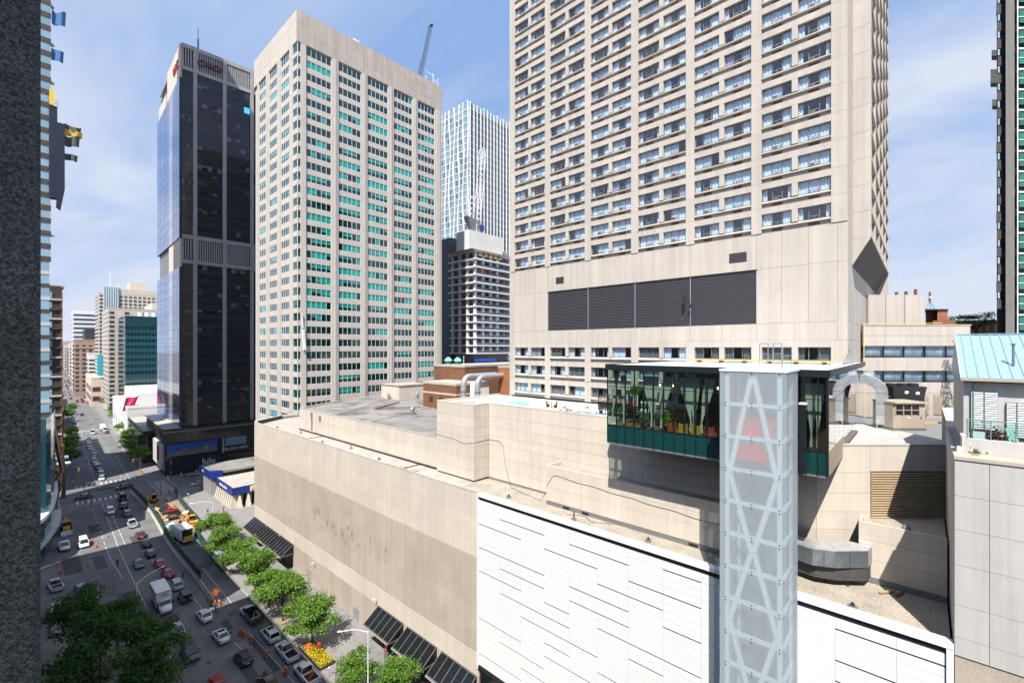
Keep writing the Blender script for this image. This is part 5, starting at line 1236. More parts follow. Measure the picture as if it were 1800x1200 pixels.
def ductrun(b,pts,w,h):
    vs=[];fs=[]
    for i,(x,y,z) in enumerate(pts):
        p=Vector(pts[max(i-1,0)]);q=Vector(pts[min(i+1,len(pts)-1)]); dr=(q-p).normalized(); ny=Vector((0,-dr.z,dr.y))
        for sx,sy in ((-1,-1),(1,-1),(1,1),(-1,1)): vs.append(Vector((x,y,z))+Vector((sx*h/2,0,0))+ny*sy*w/2)
    for i in range(len(pts)-1):
        for k in range(4): fs.append((4*i+k,4*i+(k+1)%4,4*i+4+(k+1)%4,4*i+4+k))
    b.add(vs,fs+[(0,1,2,3)[::-1],tuple(4*(len(pts)-1)+k for k in range(4))])
b=MB(); ductrun(b,[(65.5,3.4,41.5)]+[(65.5,5.35-1.95*math.cos(t),45.0+1.5*math.sin(t)) for t in [math.pi/2*k/8 for k in range(9)]],1.0,1.5); T.mb('duct_bend',b,'duct',(65.5,3.4,41.07))
T.box('duct_branch',64.9,66.0,2.45,2.9,41.6,42.8,'white_metal')
for z in (42.6,43.8,45.0): T.box('duct_seam',64.72,66.28,2.88,3.92,z,z+.05,'grey_metal')
for y in (2.95,3.75): T.box('stand',64.8,64.9,y,y+.1,41.07,41.5,'silver')
q=MB(); q.tube([(66.8,4.6,46.4),(66.8,4.6,47.2)],.1,8); q.tube([(66.3,4.6,47.0),(67.3,4.6,47.0)],.45,12); T.mb('fan_drum',q,'duct',(65.5,3.4,41.07))
# curved kitchen duct hood on the low roof
T=Thing('duct_hood','faceted silver duct housing curving across the low roof beside the lift tower','duct',(46.6,5.5,30.0))
pl=[(45.6,9.6),(45.0,6.9),(45.7,5.4),(47.6,3.4),(48.9,3.2),(48.9,4.9),(47.6,6.0),(47.1,7.4),(47.6,9.6)]
b=MB(); b.prism(pl,31.75,33.1); T.mb('housing',b,'duct_shaded',(46.6,6,32))  # dark sides, lighter lid, darkest underside: fall of light put into the colours
b=MB(); b.prism([(46+ (x-46)*.8+.35,y*.93+.3) for x,y in pl],30.6,31.74); T.mb('underside',b,'soffit_dark',(46.6,6,31))
b=MB(); b.prism([(x,y) for x,y in pl],33.101,33.16); T.mb('lid',b,'duct',(46.6,6,33.4))
for (x,y) in ((45.3,8.3),(45.02,6.9),(45.35,6.1),(45.72,5.4),(46.6,4.42),(47.58,3.4)): q=MB(); q.bar((x-.03,y-.03,31.75),(x-.03,y-.03,33.15),.05,.05); T.mb('seam',q,'grey_metal',(x,y,32))
for y in (8.5,6.2,4.6): T.box('leg',46.9,47.05,y,y+.12,30.0,30.62,'dark_metal')
T=Thing('timber_offcuts','two brown timber offcuts lying on the low roof by the step wall','timber',(47.9,1.9,30.02)); q=MB(); q.bar((47.2,2.6,30.12),(48.3,1.7,30.2),.18,.12); T.mb('plank',q,'plywood',(47.9,1.9,30.02)); q=MB(); q.bar((47.5,1.6,30.1),(48.6,1.2,30.12),.2,.1); T.mb('plank',q,'rust_brown',(47.9,1.9,30.02))
T=Thing('sack','grey sack slumped on the step roof in the shadow edge','sack',(50.2,1.0,34.6)); b=MB(); b.tube([(49.7,1.0,34.75),(49.9,1.0,34.85),(50.3,1.05,34.88),(50.7,1.1,34.8),(50.85,1.1,34.75)],[.08,.26,.3,.24,.06],10); T.mb('bag',b,'grey_metal',(50.2,1,34.6))
# yellow gas line on pavilion roof, roof railing
T=Thing('yellow_gas_line','yellow gas pipe running along the back of the pavilion roof','pipe',(58,12,48.3)); b=MB(); b.tube([(57.5,22,48.6),(57.5,6.8,48.6),(57.5,6.8,49.4),(57.5,6.0,49.4)],.07,6); T.mb('pipe',b,'yellow_pipe',(58,12,48.3)); 
for k in range(6): T.box('block',57.2,57.8,7.5+k*2.6,7.9+k*2.6,48.26,48.5,'dark_metal')
T=Thing('roof_railing','light metal guard rail behind the pavilion roof corner','railing',(60,6,48.3))
b=MB()
for k in range(5): b.bar((58.5+k*.5,5.8-.0,48.25),(58.5+k*.5,5.8,49.8),.05,.05)
b.bar((58.5,5.8,49.8),(60.6,5.8,49.8),.05,.05); b.bar((58.5,5.8,49.2),(60.6,5.8,49.2),.04,.04); T.mb('rail',b,'silver',(60,6,48.3))
# small roof clutter on the low roof strip
rr=random.Random(41)
for i,(x,y,k) in enumerate(((43.6,120,0),(44.5,108,1),(43.2,94,0),(44.4,84,1),(43.4,72,0),(44.2,41,0),(43.5,30,1),(43.9,21,0),(43.3,4.0,0))):
    T=Thing('roof_drain' if k==0 else 'vent_stub',('small drain cone' if k==0 else 'short vent pipe')+', '+['first','second','third','fourth','fifth','sixth','seventh','eighth','ninth'][i]+' along the low roof from the street corner','roof vent',(x,y,30.03),group='drains and vents on the low roof strip')
    b=MB(); b.tube([(x,y,30.03),(x,y,30.2)],.32,10); T.mb('flange',b,'grey_metal',(x,y,30.03)); b=MB(); b.tube([(x,y,30.2),(x,y,30.45 if k==0 else 31.1)],[.16,.08] if k==0 else .09,8); T.mb('stub',b,'dark_metal' if k==0 else 'rust_brown',(x,y,30.03))
for i,(x,y,a) in enumerate(((43.2,60,.2),(44.8,26,.9))):
    T=Thing('loose_hose',['thin dark hose lying on the roof by the joint','thin dark hose lying on the ballast before the ledge'][i],'hose',(x,y,30.05)); b=MB(); b.tube([(x+.5*math.sin(t*1.3+a),y+t*.7,30.07) for t in range(9)],.025,5); T.mb('hose',b,'black',(x,y,30.05))
# roof garden left of the pavilion
def leaves(n,fn,size,seed):
    """n small bent leaf faces placed by fn(random)->(x,y,z)"""
    rr=random.Random(seed); b=MB()
    vs=[];fs=[]
    for i in range(n):
        c=Vector(fn(rr)); s=size*rr.uniform(.6,1.3)
        a=Vector((rr.gauss(0,1),rr.gauss(0,1),rr.gauss(0,.6))).normalized(); u=a.cross(Vector((rr.gauss(0,1),rr.gauss(0,1),rr.gauss(0,1)))).normalized()
        k=len(vs); vs+=[c-a*s*.55,c+u*s*.34,c+a*s*.55,c-u*s*.34]; fs.append((k,k+1,k+2,k+3))
    b.add(vs,fs); return b
T=Thing('hedge_planter','clipped green hedge with red blossoms in a dark trough by the pavilion','planter',(49.6,26.8,41.4))
T.box('trough',49.15,50.1,24.95,28.9,41.39,41.9,'dark_metal'); b=leaves(900,lambda r:(49.2+r.random()*.85,25+r.random()*3.8,41.85+r.random()*.75),.2,1); T.mb('foliage',b,'leaf_light',(49.6,27,42),stuff=True); b=leaves(120,lambda r:(49.2+r.random()*.8,25.0+r.random()*1.2,42.5+r.random()*.35),.2,2); T.mb('blossom',b,'flower_red',(49.6,26,42),stuff=True)
T=Thing('thatched_parasol','round leafy green canopy over a red slatted bar on the roof terrace','parasol',(53.5,26.8,41.4))
b=leaves(1500,lambda r:((lambda a,q,z:(53.5+q*math.cos(a)*(1.5-.5*z),26.8+q*math.sin(a)*(1.5-.5*z),44.1+z*1.0))(r.random()*6.283,r.random()**.4,r.random())),.24,3); T.mb('foliage',b,'leaf_light',(53.5,26.8,44),stuff=True)
for k in range(16): a=2*math.pi*k/16; T.box('slat',53.5+1.35*math.cos(a)-.04,53.5+1.35*math.cos(a)+.04,26.8+1.35*math.sin(a)-.06,26.8+1.35*math.sin(a)+.06,41.4,44.0,'sign_maroon')
T.box('post',53.4,53.6,26.7,26.9,41.4,44.2,'dark_metal')
T=Thing('terrace_screen','black framed terrace screen with planters on its shelf beside the mural','screen',(55.4,30.5,41.4))
for k in range(4):
    y=28.6+k*1.7; T.box('post',54.9,55.0,y,y+.09,41.39,43.5,'dark_metal'); 
    if k<3: T.box('panel',54.94,54.97,y+.12,y+1.66,41.5,42.6,'black')
T.box('shelf',54.6,55.2,28.6,33.8,42.62,42.7,'plywood')
b=leaves(260,lambda r:(54.7+r.random()*.4,28.7+r.random()*5,42.72+r.random()*.35),.18,5); T.mb('foliage',b,'flower_red',(55,31,42.8),stuff=True)
T.box('rail',54.9,55.0,28.6,33.8,43.5,43.56,'dark_metal')
for i,(x,y) in enumerate(((51.6,30.6),(52.2,39.9))):
    T=Thing('bistro_set','small bistro table and chairs on the mural roof, '+('next to the black screen' if i==0 else 'alone on the cream paint'),'table',(x,y,41.4),group='bistro sets on the mural roof')
    T.box('table_top',x-.3,x+.3,y-.3,y+.3,42.1,42.15,'grey_metal'); T.box('leg',x-.04,x+.04,y-.04,y+.04,41.4,42.1,'dark_metal')
    for s in (-.7,.7): T.box('chair_seat',x-.2,x+.2,y+s-.2,y+s+.2,41.82,41.87,'rust_brown'); T.box('chair_back',x-.2,x+.2,y+s+.2*(1 if s>0 else -1)-.02,y+s+.2*(1 if s>0 else -1)+.02,41.87,42.3,'rust_brown'); T.box('chair_leg',x-.18,x+.18,y+s-.18,y+s+.18,41.4,41.8,'dark_metal')
T=Thing('pavilion_plant','leafy potted shrub behind the pavilion glass near the left curtains','plant',(43.2,18.9,41.8)); b=leaves(220,lambda r:(43.2+r.gauss(0,.28),18.9+r.gauss(0,.4),43.0+r.gauss(0,.5)),.26,8); T.mb('foliage',b,'leaf',(43.2,18.9,42.5),stuff=True); T.box('pot',43.0,43.4,18.7,19.1,41.8,42.4,'black')
T=Thing('pavilion_plant','leafy potted shrub beside the left tied curtain in the pavilion','plant',(43.2,21.2,41.8)); b=leaves(150,lambda r:(43.2+r.gauss(0,.25),21.2+r.gauss(0,.3),42.9+r.gauss(0,.4)),.24,9); T.mb('foliage',b,'leaf',(43.2,21.2,42.5),stuff=True); T.box('pot',43.0,43.4,21.0,21.4,41.8,42.4,'black')
T=Thing('terrace_shrub','maroon-leaved shrub growing on the right-hand roof terrace','shrub',(44.7,-3.5,43.4)); b=leaves(500,lambda r:(44.7+r.gauss(0,.2),-3.5+r.gauss(0,.4),43.8+abs(r.gauss(0,.35))),.16,10); T.mb('foliage',b,'leaf_maroon',(44.7,-3.5,43.6),stuff=True); q=MB(); q.tube([(44.7,-3.5,43.4),(44.7,-3.5,44.2)],.03,5); T.mb('stem',q,'bark',(44.7,-3.5,43.4))
T=Thing('ledge_weed','small bright weed sprouting on the neighbour ledge','plant',(42.4,-2.6,42.99)); b=leaves(60,lambda r:(42.4+r.gauss(0,.1),-2.6+r.gauss(0,.14),43.1+abs(r.gauss(0,.12))),.16,11); T.mb('foliage',b,'leaf_light',(42.4,-2.6,43),stuff=True)
T=oriented('climbing_ivy','ivy climbing the corner between the banded block and the blue roof','plant',ug(1683,56),15.0,41.07); b=leaves(420,lambda r:(r.gauss(0,.3),r.gauss(0,.15),2+r.random()*8.5),.3,12); T.mb('foliage',b,'leaf_light',stuff=True); q=MB(); q.tube([(0,0,0),(.1,0,5),(0,0,10)],.05,5); T.mb('stem',q,'bark')

# ------------------------------------------------------------------ trees
def make_tree(name,label,height,rad,leafmat_,seed,nl=5200,lsize=.36,flat=.55,group=None,cb=.42):
    T=Thing(name,label,'tree',(0,0,0),rz=0,group=group); rr=random.Random(seed)
    b=MB(); b.tube([(0,0,0),(.05,.02,height*.22),(-.03,.06,height*.45),(.05,0,height*.72)],[.17,.13,.11,.05],8)
    cl=[]
    for i in range(11):
        a=i*2.4+rr.uniform(-.4,.4); q=rad*rr.uniform(.35,.8); z=height*rr.uniform(cb+.06,.90); q*=1.15-.55*max(0,(z/height-.6)/.4)
        c=(q*math.cos(a),q*math.sin(a),z); cl.append((c,rad*rr.uniform(.30,.46)))
        z0=height*rr.uniform(.28,.5); b.tube([(0,0.03,z0),(c[0]*.5,c[1]*.5,z0+(z-z0)*.65),c],[.07,.045,.015],5)
    cl.append(((0,0,height*.86),rad*.42)); cl.append(((0,0,height*.62),rad*.5))
    T.mb('trunk',b,'bark')
    sub=[]
    for c,r in cl:
        for k in range(5):
            a=rr.random()*6.28; e=rr.uniform(-.5,1); sub.append((Vector(c)+Vector((math.cos(a),math.sin(a),e*.6))*r*.75,r*.55))
    def fn(r):
        c,q=sub[r.randrange(len(sub))]; d=Vector((r.gauss(0,.62),r.gauss(0,.62),r.gauss(0,.40)))*q
        return c+d
    f=leaves(nl,fn,lsize,seed+50); T.mb('crown',f,leafmat_); return T.root
tg='street trees along the store pavement'
t0=make_tree('street_tree','x',7.8,3.6,'leaf',1,7500,group=tg,cb=.30); t1=make_tree('street_tree','x',7.0,3.3,'leaf',2,6800,group=tg,cb=.30); t2=make_tree('street_tree','x',8.4,3.8,'leaf',3,8000,group=tg,cb=.30)
spots=[(t2,32.7,131,'bright street tree beside the bank plaza and tall lamp post'),(t0,32.0,121,'shaded street tree at the end of the green hoarding'),(t1,33.2,112.5,'dark street tree in front of the far canopies'),(t0,32.9,101.5,'sunlit street tree by the lit strip of pavement'),(t1,32.6,93.5,'sunlit street tree beside the flatbed truck cab'),(t2,32.2,86,'full street tree beside the flatbed truck bed'),(t0,32.9,75.3,'sunlit street tree beside the parked white car, above the flower bed'),(t1,32.8,60.8,'small street tree beside the near lamp post'),(t2,35.2,54.0,'street tree before the nearest canopies, at the bottom edge')]
used=set()
for i,(src,x,y,lab) in enumerate(spots):
    if src.name in used: o=copy_thing(src,(x,y,.15),i*1.3,lab,tg)
    else: used.add(src.name); src.location=(x,y,.15); src.rotation_euler=(0,0,i*1.3); src['label']=lab
pg=[]
for o in bpy.data.objects:
    if o.name.startswith('street_tree') and o.location.y<70: o.scale=(.74,.74,.8)
for i,(src,x,y,lab) in enumerate(spots):
    T=Thing('tree_planter','low stone ring round the '+lab.split(' beside')[0].split(' by ')[0].split(' at ')[0].split(' in ')[0].split(' before')[0]+' number %d from the bank'%(i+1),'planter',(x,y,.15),group='stone tree rings along the store pavement')
    b=MB(); n=14
    ring=[(x+1.25*math.cos(2*math.pi*k/n),y+1.25*math.sin(2*math.pi*k/n)) for k in range(n)]; b.prism(ring,.15,.30); T.mb('ring',b,'paving',(x,y,.15)); b=MB(); b.prism([(x+(a-x)*.85,y+(c-y)*.85) for a,c in ring],.421,.46); T.mb('soil',b,'earth',(x,y,.4))
names=['first','second','third','fourth','fifth','sixth','seventh','eighth','ninth']
for i,o in enumerate([o for o in bpy.data.objects if o.name.startswith('tree_planter')]): o['label']='low stone tree ring, '+names[i]+' along the pavement counting from the bank'
dg='big trees on the shaded near pavement'
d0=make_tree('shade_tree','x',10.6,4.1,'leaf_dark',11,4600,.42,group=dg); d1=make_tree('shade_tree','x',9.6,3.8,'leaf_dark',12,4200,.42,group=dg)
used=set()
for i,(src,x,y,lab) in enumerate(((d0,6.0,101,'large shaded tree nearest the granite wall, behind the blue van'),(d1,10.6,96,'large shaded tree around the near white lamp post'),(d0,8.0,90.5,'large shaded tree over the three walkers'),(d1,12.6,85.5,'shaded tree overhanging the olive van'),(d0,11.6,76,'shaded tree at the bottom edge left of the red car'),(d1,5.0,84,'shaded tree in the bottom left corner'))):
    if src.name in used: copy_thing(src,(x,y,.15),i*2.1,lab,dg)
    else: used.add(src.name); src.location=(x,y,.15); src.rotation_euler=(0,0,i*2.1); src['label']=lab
fg='trees along the far street'
f0=make_tree('far_tree','x',9,3.6,'leaf',21,1500,.6,group=fg); used=set()
FT=[(33.5,243,'far tree at the corner of the dark tower podium'),(34,262,'far tree in front of the white shop'),(35,277,'far tree next to the tall far lamp post'),(37,300,'far tree by the pink flag'),(38.5,330,'far tree under the pink flag'),(42.5,395,'far tree past the second crossing'),(45,430,'far tree before the teal banner'),(48,512,'bright far tree by the pale shops'),(50,545,'far tree beyond the pale shops'),(14,262,'dark far tree on the left kerb by the lamp'),(14.5,282,'dark far tree, second on the left kerb'),(15.5,300,'dark far tree, third on the left kerb'),(18,330,'far tree on the left before the crossing'),(22,430,'far tree on the left past the crossing'),(26,470,'small far tree on the left past the crossing')]
for i,(x,y,lab) in enumerate(FT):
    if i: o=copy_thing(f0,(x,y,.14),i*1.7,lab,fg)
    else: f0.location=(x,y,.14); f0['label']=lab
bgt=make_tree('big_far_tree','tall yellow-green tree at the end of the far street',34,16,'leaf_light',31,2500,2.4); bgt.location=(88,1500,0)
wt=Thing('windswept_tree','dark windswept tree against the sky beside the right-hand tower','tree',onr(1715,600,95)); p=onr(1715,600,95); rr=random.Random(6)
b=MB(); b.tube([p,(p[0],p[1],p[2]+3)],.3,6)
rx=Vector((.6748,-.738,0)); cl=[]
for i in range(16):
    u=rr.uniform(-6,5); h=3.0+rr.uniform(-.5,3.2)+.12*u; e=Vector(p)+rx*u+Vector((0,0,h)); b.tube([(p[0],p[1],p[2]+2.4),Vector(p)+rx*u*.5+Vector((0,0,2.6+h*.25)),e],[.12,.07,.02],5); cl.append(e)
wt.mb('trunk',b,'bark',p); f=leaves(1700,lambda r:(lambda c:c+rx*r.gauss(0,.9)+Vector((0,0,r.gauss(0,.22)))+Vector((r.gauss(0,.3),r.gauss(0,.3),0)))(cl[r.randrange(16)]),.34,61); wt.mb('crown',f,'leaf_dark',p)

# ------------------------------------------------------------------ vehicles (local +y is forward)
def loft(b,secs,mi=0,smooth=False,cap=True):
    n=len(secs[0]); k=len(b.v); vs=[p for s in secs for p in s]; fs=[]
    for i in range(len(secs)-1):
        for j in range(n): fs.append((i*n+j,i*n+(j+1)%n,(i+1)*n+(j+1)%n,(i+1)*n+j))
    if cap: fs+= [tuple(range(n-1,-1,-1)),tuple((len(secs)-1)*n+j for j in range(n))]
    b.add(vs,fs,mi,smooth)
def sect(y,hw,z0,z1): 
    return [(-hw*.90,y,z0),(hw*.90,y,z0),(hw,y,z0+(z1-z0)*.30),(hw*.985,y,z1-(z1-z0)*.22),(hw*.86,y,z1),(-hw*.86,y,z1),(-hw*.985,y,z1-(z1-z0)*.22),(-hw,y,z0+(z1-z0)*.30)]
KIND={
 'sedan':dict(L=4.7,W=.91,body=[(-2.35,.70,.42,.80),(-2.2,.84,.28,.96),(-1.5,.90,.22,1.0),(-.6,.91,.2,.97),(.9,.91,.2,.95),(1.6,.88,.22,.88),(2.2,.80,.28,.74),(2.35,.66,.40,.62)],belt=(-1.72,1.25),roof=(-.95,.35),rz=1.45,bz=.95,wy=(-1.4,1.45)),
 'hatch':dict(L=4.3,W=.90,body=[(-2.1,.76,.42,.9),(-2.0,.86,.3,1.0),(-1.3,.90,.22,1.02),(0,.90,.2,.98),(.9,.90,.2,.96),(1.5,.87,.22,.88),(2.05,.78,.28,.74),(2.2,.62,.40,.62)],belt=(-2.0,1.2),roof=(-1.55,.4),rz=1.48,bz=.97,wy=(-1.3,1.35)),
 'suv':dict(L=4.8,W=.96,body=[(-2.4,.80,.45,1.0),(-2.3,.92,.32,1.12),(-1.5,.96,.28,1.13),(0,.96,.26,1.1),(1.0,.96,.26,1.08),(1.7,.93,.28,1.02),(2.25,.86,.34,.88),(2.4,.72,.46,.74)],belt=(-2.3,1.25),roof=(-1.95,.45),rz=1.76,bz=1.09,wy=(-1.45,1.5)),
 'jeep':dict(L=4.3,W=.94,body=[(-2.15,.84,.5,1.1),(-2.1,.92,.42,1.18),(-1.2,.94,.4,1.18),(.7,.94,.4,1.16),(1.0,.86,.42,1.12),(1.9,.84,.45,1.06),(2.1,.80,.5,.98)],belt=(-2.08,.78),roof=(-2.0,.5),rz=1.84,bz=1.15,wy=(-1.3,1.4)),
 'van':dict(L=5.2,W=.98,body=[(-2.6,.90,.4,1.15),(-2.5,.97,.3,1.25),(-1,.98,.26,1.25),(1.0,.98,.26,1.2),(1.7,.96,.28,1.1),(2.4,.90,.34,.92),(2.6,.74,.46,.76)],belt=(-2.5,1.75),roof=(-2.35,.95),rz=1.98,bz=1.2,wy=(-1.6,1.65)),
 'pickup':dict(L=5.8,W=.98,body=[(-2.9,.92,.5,.62),(-2.88,.97,.42,.66),(-.3,.98,.36,.70),(-.28,.98,.36,1.12),(1.1,.98,.36,1.12),(1.5,.97,.38,1.10),(2.7,.94,.42,1.02),(2.9,.82,.5,.85)],belt=(-.4,1.55),roof=(-.2,.75),rz=1.84,bz=1.1,wy=(-1.75,1.85),bed=True),
}
KIND['tallvan']=dict(KIND['van'],rz=2.55,roof=(-2.45,1.2))
VM={}
def vmesh(kind,paint):
    k=(kind,paint)
    if k in VM: return VM[k]
    d=KIND[kind]; pm='paint_'+paint; out=[]
    b=MB(); loft(b,[sect(*s) for s in d['body']],0,True); out.append(('body',b.mesh('body',pm),(0,0,0)))
    hw=d['W']*.86; rw=d['W']*.70; b0,b1=d['belt']; r0,r1=d['roof']; bz,rz=d['bz'],d['rz']
    P0=[(-hw,b0,bz),(hw,b0,bz),(hw,b1,bz),(-hw,b1,bz)]; P1=[(-rw,r0,rz),(rw,r0,rz),(rw,r1,rz),(-rw,r1,rz)]
    b=MB(); b.quad(P0[0],P0[1],P1[1],P1[0]); out.append(('rear_window',b.mesh('rear_window','car_glass'),(0,0,0)))
    b=MB(); b.quad(P0[2],P0[3],P1[3],P1[2]); out.append(('windscreen',b.mesh('windscreen','car_glass'),(0,0,0)))
    b=MB(); b.quad(P0[1],P0[2],P1[2],P1[1]); out.append(('side_window',b.mesh('side_window','car_glass'),(0,0,0)))
    b=MB(); b.quad(P0[3],P0[0],P1[0],P1[3]); out.append(('side_window',b.mesh('side_window','car_glass'),(0,0,0)))
    b=MB(); loft(b,[[(-rw-.03,r0-.06,rz-.03),(rw+.03,r0-.06,rz-.03),(rw-.05,r0+.05,rz+.05),(-rw+.05,r0+.05,rz+.05)],[(-rw-.04,(r0+r1)/2,rz-.02),(rw+.04,(r0+r1)/2,rz-.02),(rw-.05,(r0+r1)/2,rz+.08),(-rw+.05,(r0+r1)/2,rz+.08)],[(-rw-.03,r1+.08,rz-.04),(rw+.03,r1+.08,rz-.04),(rw-.05,r1-.05,rz+.05),(-rw+.05,r1-.05,rz+.05)]])
    for sx in (-1,1):
        b.bar((sx*hw,b0,bz),(sx*rw,r0,rz),.09,.09); b.bar((sx*hw,b1,bz),(sx*rw,r1,rz),.09,.09); ym=(b0+b1)/2-.1; b.bar((sx*hw*1.005,ym,bz),(sx*rw*1.01,(r0+r1)/2,rz),.09,.05)
        if kind in ('van','tallvan','suv'): b.bar((sx*hw*1.005,ym-1.1,bz),(sx*rw*1.01,(r0+r1)/2-.9,rz),.1,.05)
    out.append(('roof',b.mesh('roof',pm),(0,0,0)))
    if d.get('bed'):
        b=MB(); W=d['W']
        for sx in (-1,1): b.box(min(sx*W*.99,sx*W*.82),max(sx*W*.99,sx*W*.82),-2.88,-.4,.66,1.12)
        b.box(-W*.82,W*.82,-2.89,-2.76,.66,1.12); out.append(('bed_side',b.mesh('bed_side',pm),(0,0,0)))
        b=MB(); b.box(-W*.81,W*.81,-2.75,-.4,.68,.72); out.append(('bed_floor',b.mesh('bed_floor','tyre'),(0,0,0)))
    wr=.33 if kind in ('sedan','hatch') else .39
    w=MB(); w.tube([(-.11,0,0),(.11,0,0)],wr,14); wm=w.mesh('wheel','tyre'); r=MB(); r.tube([(-.125,0,0),(.125,0,0)],wr*.62,10); rm=r.mesh('rim','rim')
    for y in d['wy']:
        for sx in (-1,1): out.append(('wheel',wm,(sx*(d['W']-.10),y,wr),rm))
    fy=d['body'][-1][0]; ry=d['body'][0][0]; fz=(d['body'][-2][2]+d['body'][-2][3])/2+.1; rzz=(d['body'][1][2]+d['body'][1][3])/2+.18
    hm=boxmesh(.38,.14,.14,'lamp_clear'); tm=boxmesh(.30,.12,.22,'lamp_red'); pl=boxmesh(.5,.03,.13,'sign_white')
    for sx in (-1,1): out.append(('headlight',hm,(sx*d['W']*.66,fy-.13,fz))); out.append(('taillight',tm,(sx*d['W']*.76,ry+.07,rzz))); out.append(('mirror',boxmesh(.2,.12,.14,pm),(sx*(d['W']+.06),b1-.45,bz+.06)))
    out.append(('number_plate',pl,(0,ry-.0,rzz-.2)))
    if kind in ('jeep',):
        q=MB(); q.tube([(0,-2.32,1.05),(0,-2.12,1.05)],.38,14); out.append(('spare_wheel',q.mesh('spare_wheel','tyre'),(0,0,0)))
    VM[k]=out; return out
def vehicle(kind,paint,x,y,rz,label,cat='car',group=None,name=None):
    T=Thing(name or {'sedan':'car','hatch':'car','suv':'car','jeep':'off_road_car','van':'van','tallvan':'van','pickup':'pickup_truck'}[kind],label,cat,(x,y,.0),rz=rz,group=group)
    for it in vmesh(kind,paint):
        o=T.obj(it[0],it[1],it[2])
        if len(it)>3: T.obj('rim',it[3],it[2],o)
    return T
W0=0.0; E0=math.pi
gq='cars queueing towards the crossing'; gp='vehicles parked along the store kerb'; go='oncoming traffic'
vehicle('sedan','white',23.0,98.2,.02,'white sedan beside the cyclist, leaving the lit strip',group=gq)
s=vehicle('sedan','white',23.3,89.2,.03,'white sedan with dark sunroof, next behind the other white sedan',group=gq); s.box('sunroof',-.5,.5,-.5,.15,1.525,1.545,'car_glass')
s=vehicle('hatch','navy',24.0,80.2,.05,'dark navy hatchback with rear spoiler behind the white sedans',group=gq); s.box('spoiler',-.6,.6,-2.05,-1.75,1.5,1.56,'paint_navy')
vehicle('sedan','black',24.7,71.5,.05,'black car half cut by the bottom edge',group=gq)
vehicle('jeep','steel',22.1,108.5,0,'slate-blue boxy off-road car with spare wheel at the back','car',gq)
vehicle('suv','silver',22.0,115.4,0,'silver wagon between the boxy off-road car and the red cars',group=gq)
vehicle('sedan','red',21.9,122.8,0,'red sedan right behind the silver wagon, nearer of the red pair',group=gq)
vehicle('sedan','red',21.6,129.5,0,'red sedan half hidden by the box truck, farther of the red pair',group=gq)
vehicle('hatch','navy',21.1,137.5,0,'dark blue hatchback just short of the sunlit patch',group=gq)
vehicle('sedan','black',21.5,145.4,0,'black car with red lights in the sunlit patch, nearer one',group=gq)
vehicle('sedan','maroon',21.5,153.2,0,'black-red car in the sunlit patch, farther one',group=gq)
vehicle('pickup','silver',21.2,164.4,0,'silver pickup in the shaded queue past the sunlit patch','pickup truck',gq)
vehicle('suv','grey',21.5,175.8,0,'grey pickup-style wagon ahead of the silver pickup',group=gq)
vehicle('suv','navy',21.8,185.4,0,'dark suv third from the crossing',group=gq)
vehicle('tallvan','black',22.5,194.8,0,'tall black van first in the queue at the crossing','van',gq)
vehicle('sedan','red',19.6,76.2,E0,'red car coming up at the bottom edge, headlamps toward us',group=go)
vehicle('van','olive',18.6,88.0,E0,'dark olive van overhung by the shade trees','van',go)
vehicle('sedan','silver',18.6,96.8,E0,'silver car hidden under the shade tree behind the olive van',group=go)
vehicle('suv','white',29.1,83.2,0,'white car with dark sunroof parked between flatbed and pickups',group=gp).box('sunroof',-.5,.5,-.6,.2,1.845,1.86,'car_glass')
vehicle('pickup','white',29.3,76.6,0,'white pickup with empty black bed parked by the flower bed','pickup truck',gp)
t=vehicle('pickup','white',29.3,69.2,0,'white pickup carrying orange cones at the bottom edge','pickup truck',gp)
for k in range(3): q=MB(); q.tube([(-.4+k*.4,-1.9+.3*k,.75),(-.4+k*.4,-1.9+.3*k,1.5)],[.17,.05],8); t.mb('cone',q,'orange')
# flatbed work truck
t=vehicle('pickup','white',28.8,92.6,0,'white-cab work truck with dark stake bed and tools','pickup truck',gp,name='flatbed_truck')
t.box('stake_side',-1.1,-1.02,-4.2,-.5,.85,1.75,'paint_olive'); t.box('stake_side',1.02,1.1,-4.2,-.5,.85,1.75,'paint_olive'); t.box('headboard',-1.1,1.1,-.62,-.5,.85,2.1,'dark_metal'); t.box('tailboard',-1.1,1.1,-4.28,-4.2,.85,1.4,'paint_olive'); t.box('flat_bed',-1.1,1.1,-4.2,-.6,.72,.84,'dark_metal')
q=MB(); q.bar((-.6,-3.6,.9),(.5,-1.2,1.5),.12,.12); q.bar((.1,-3.8,1.0),(.7,-2,1.1),.1,.2); t.mb('tools',q,'plywood')
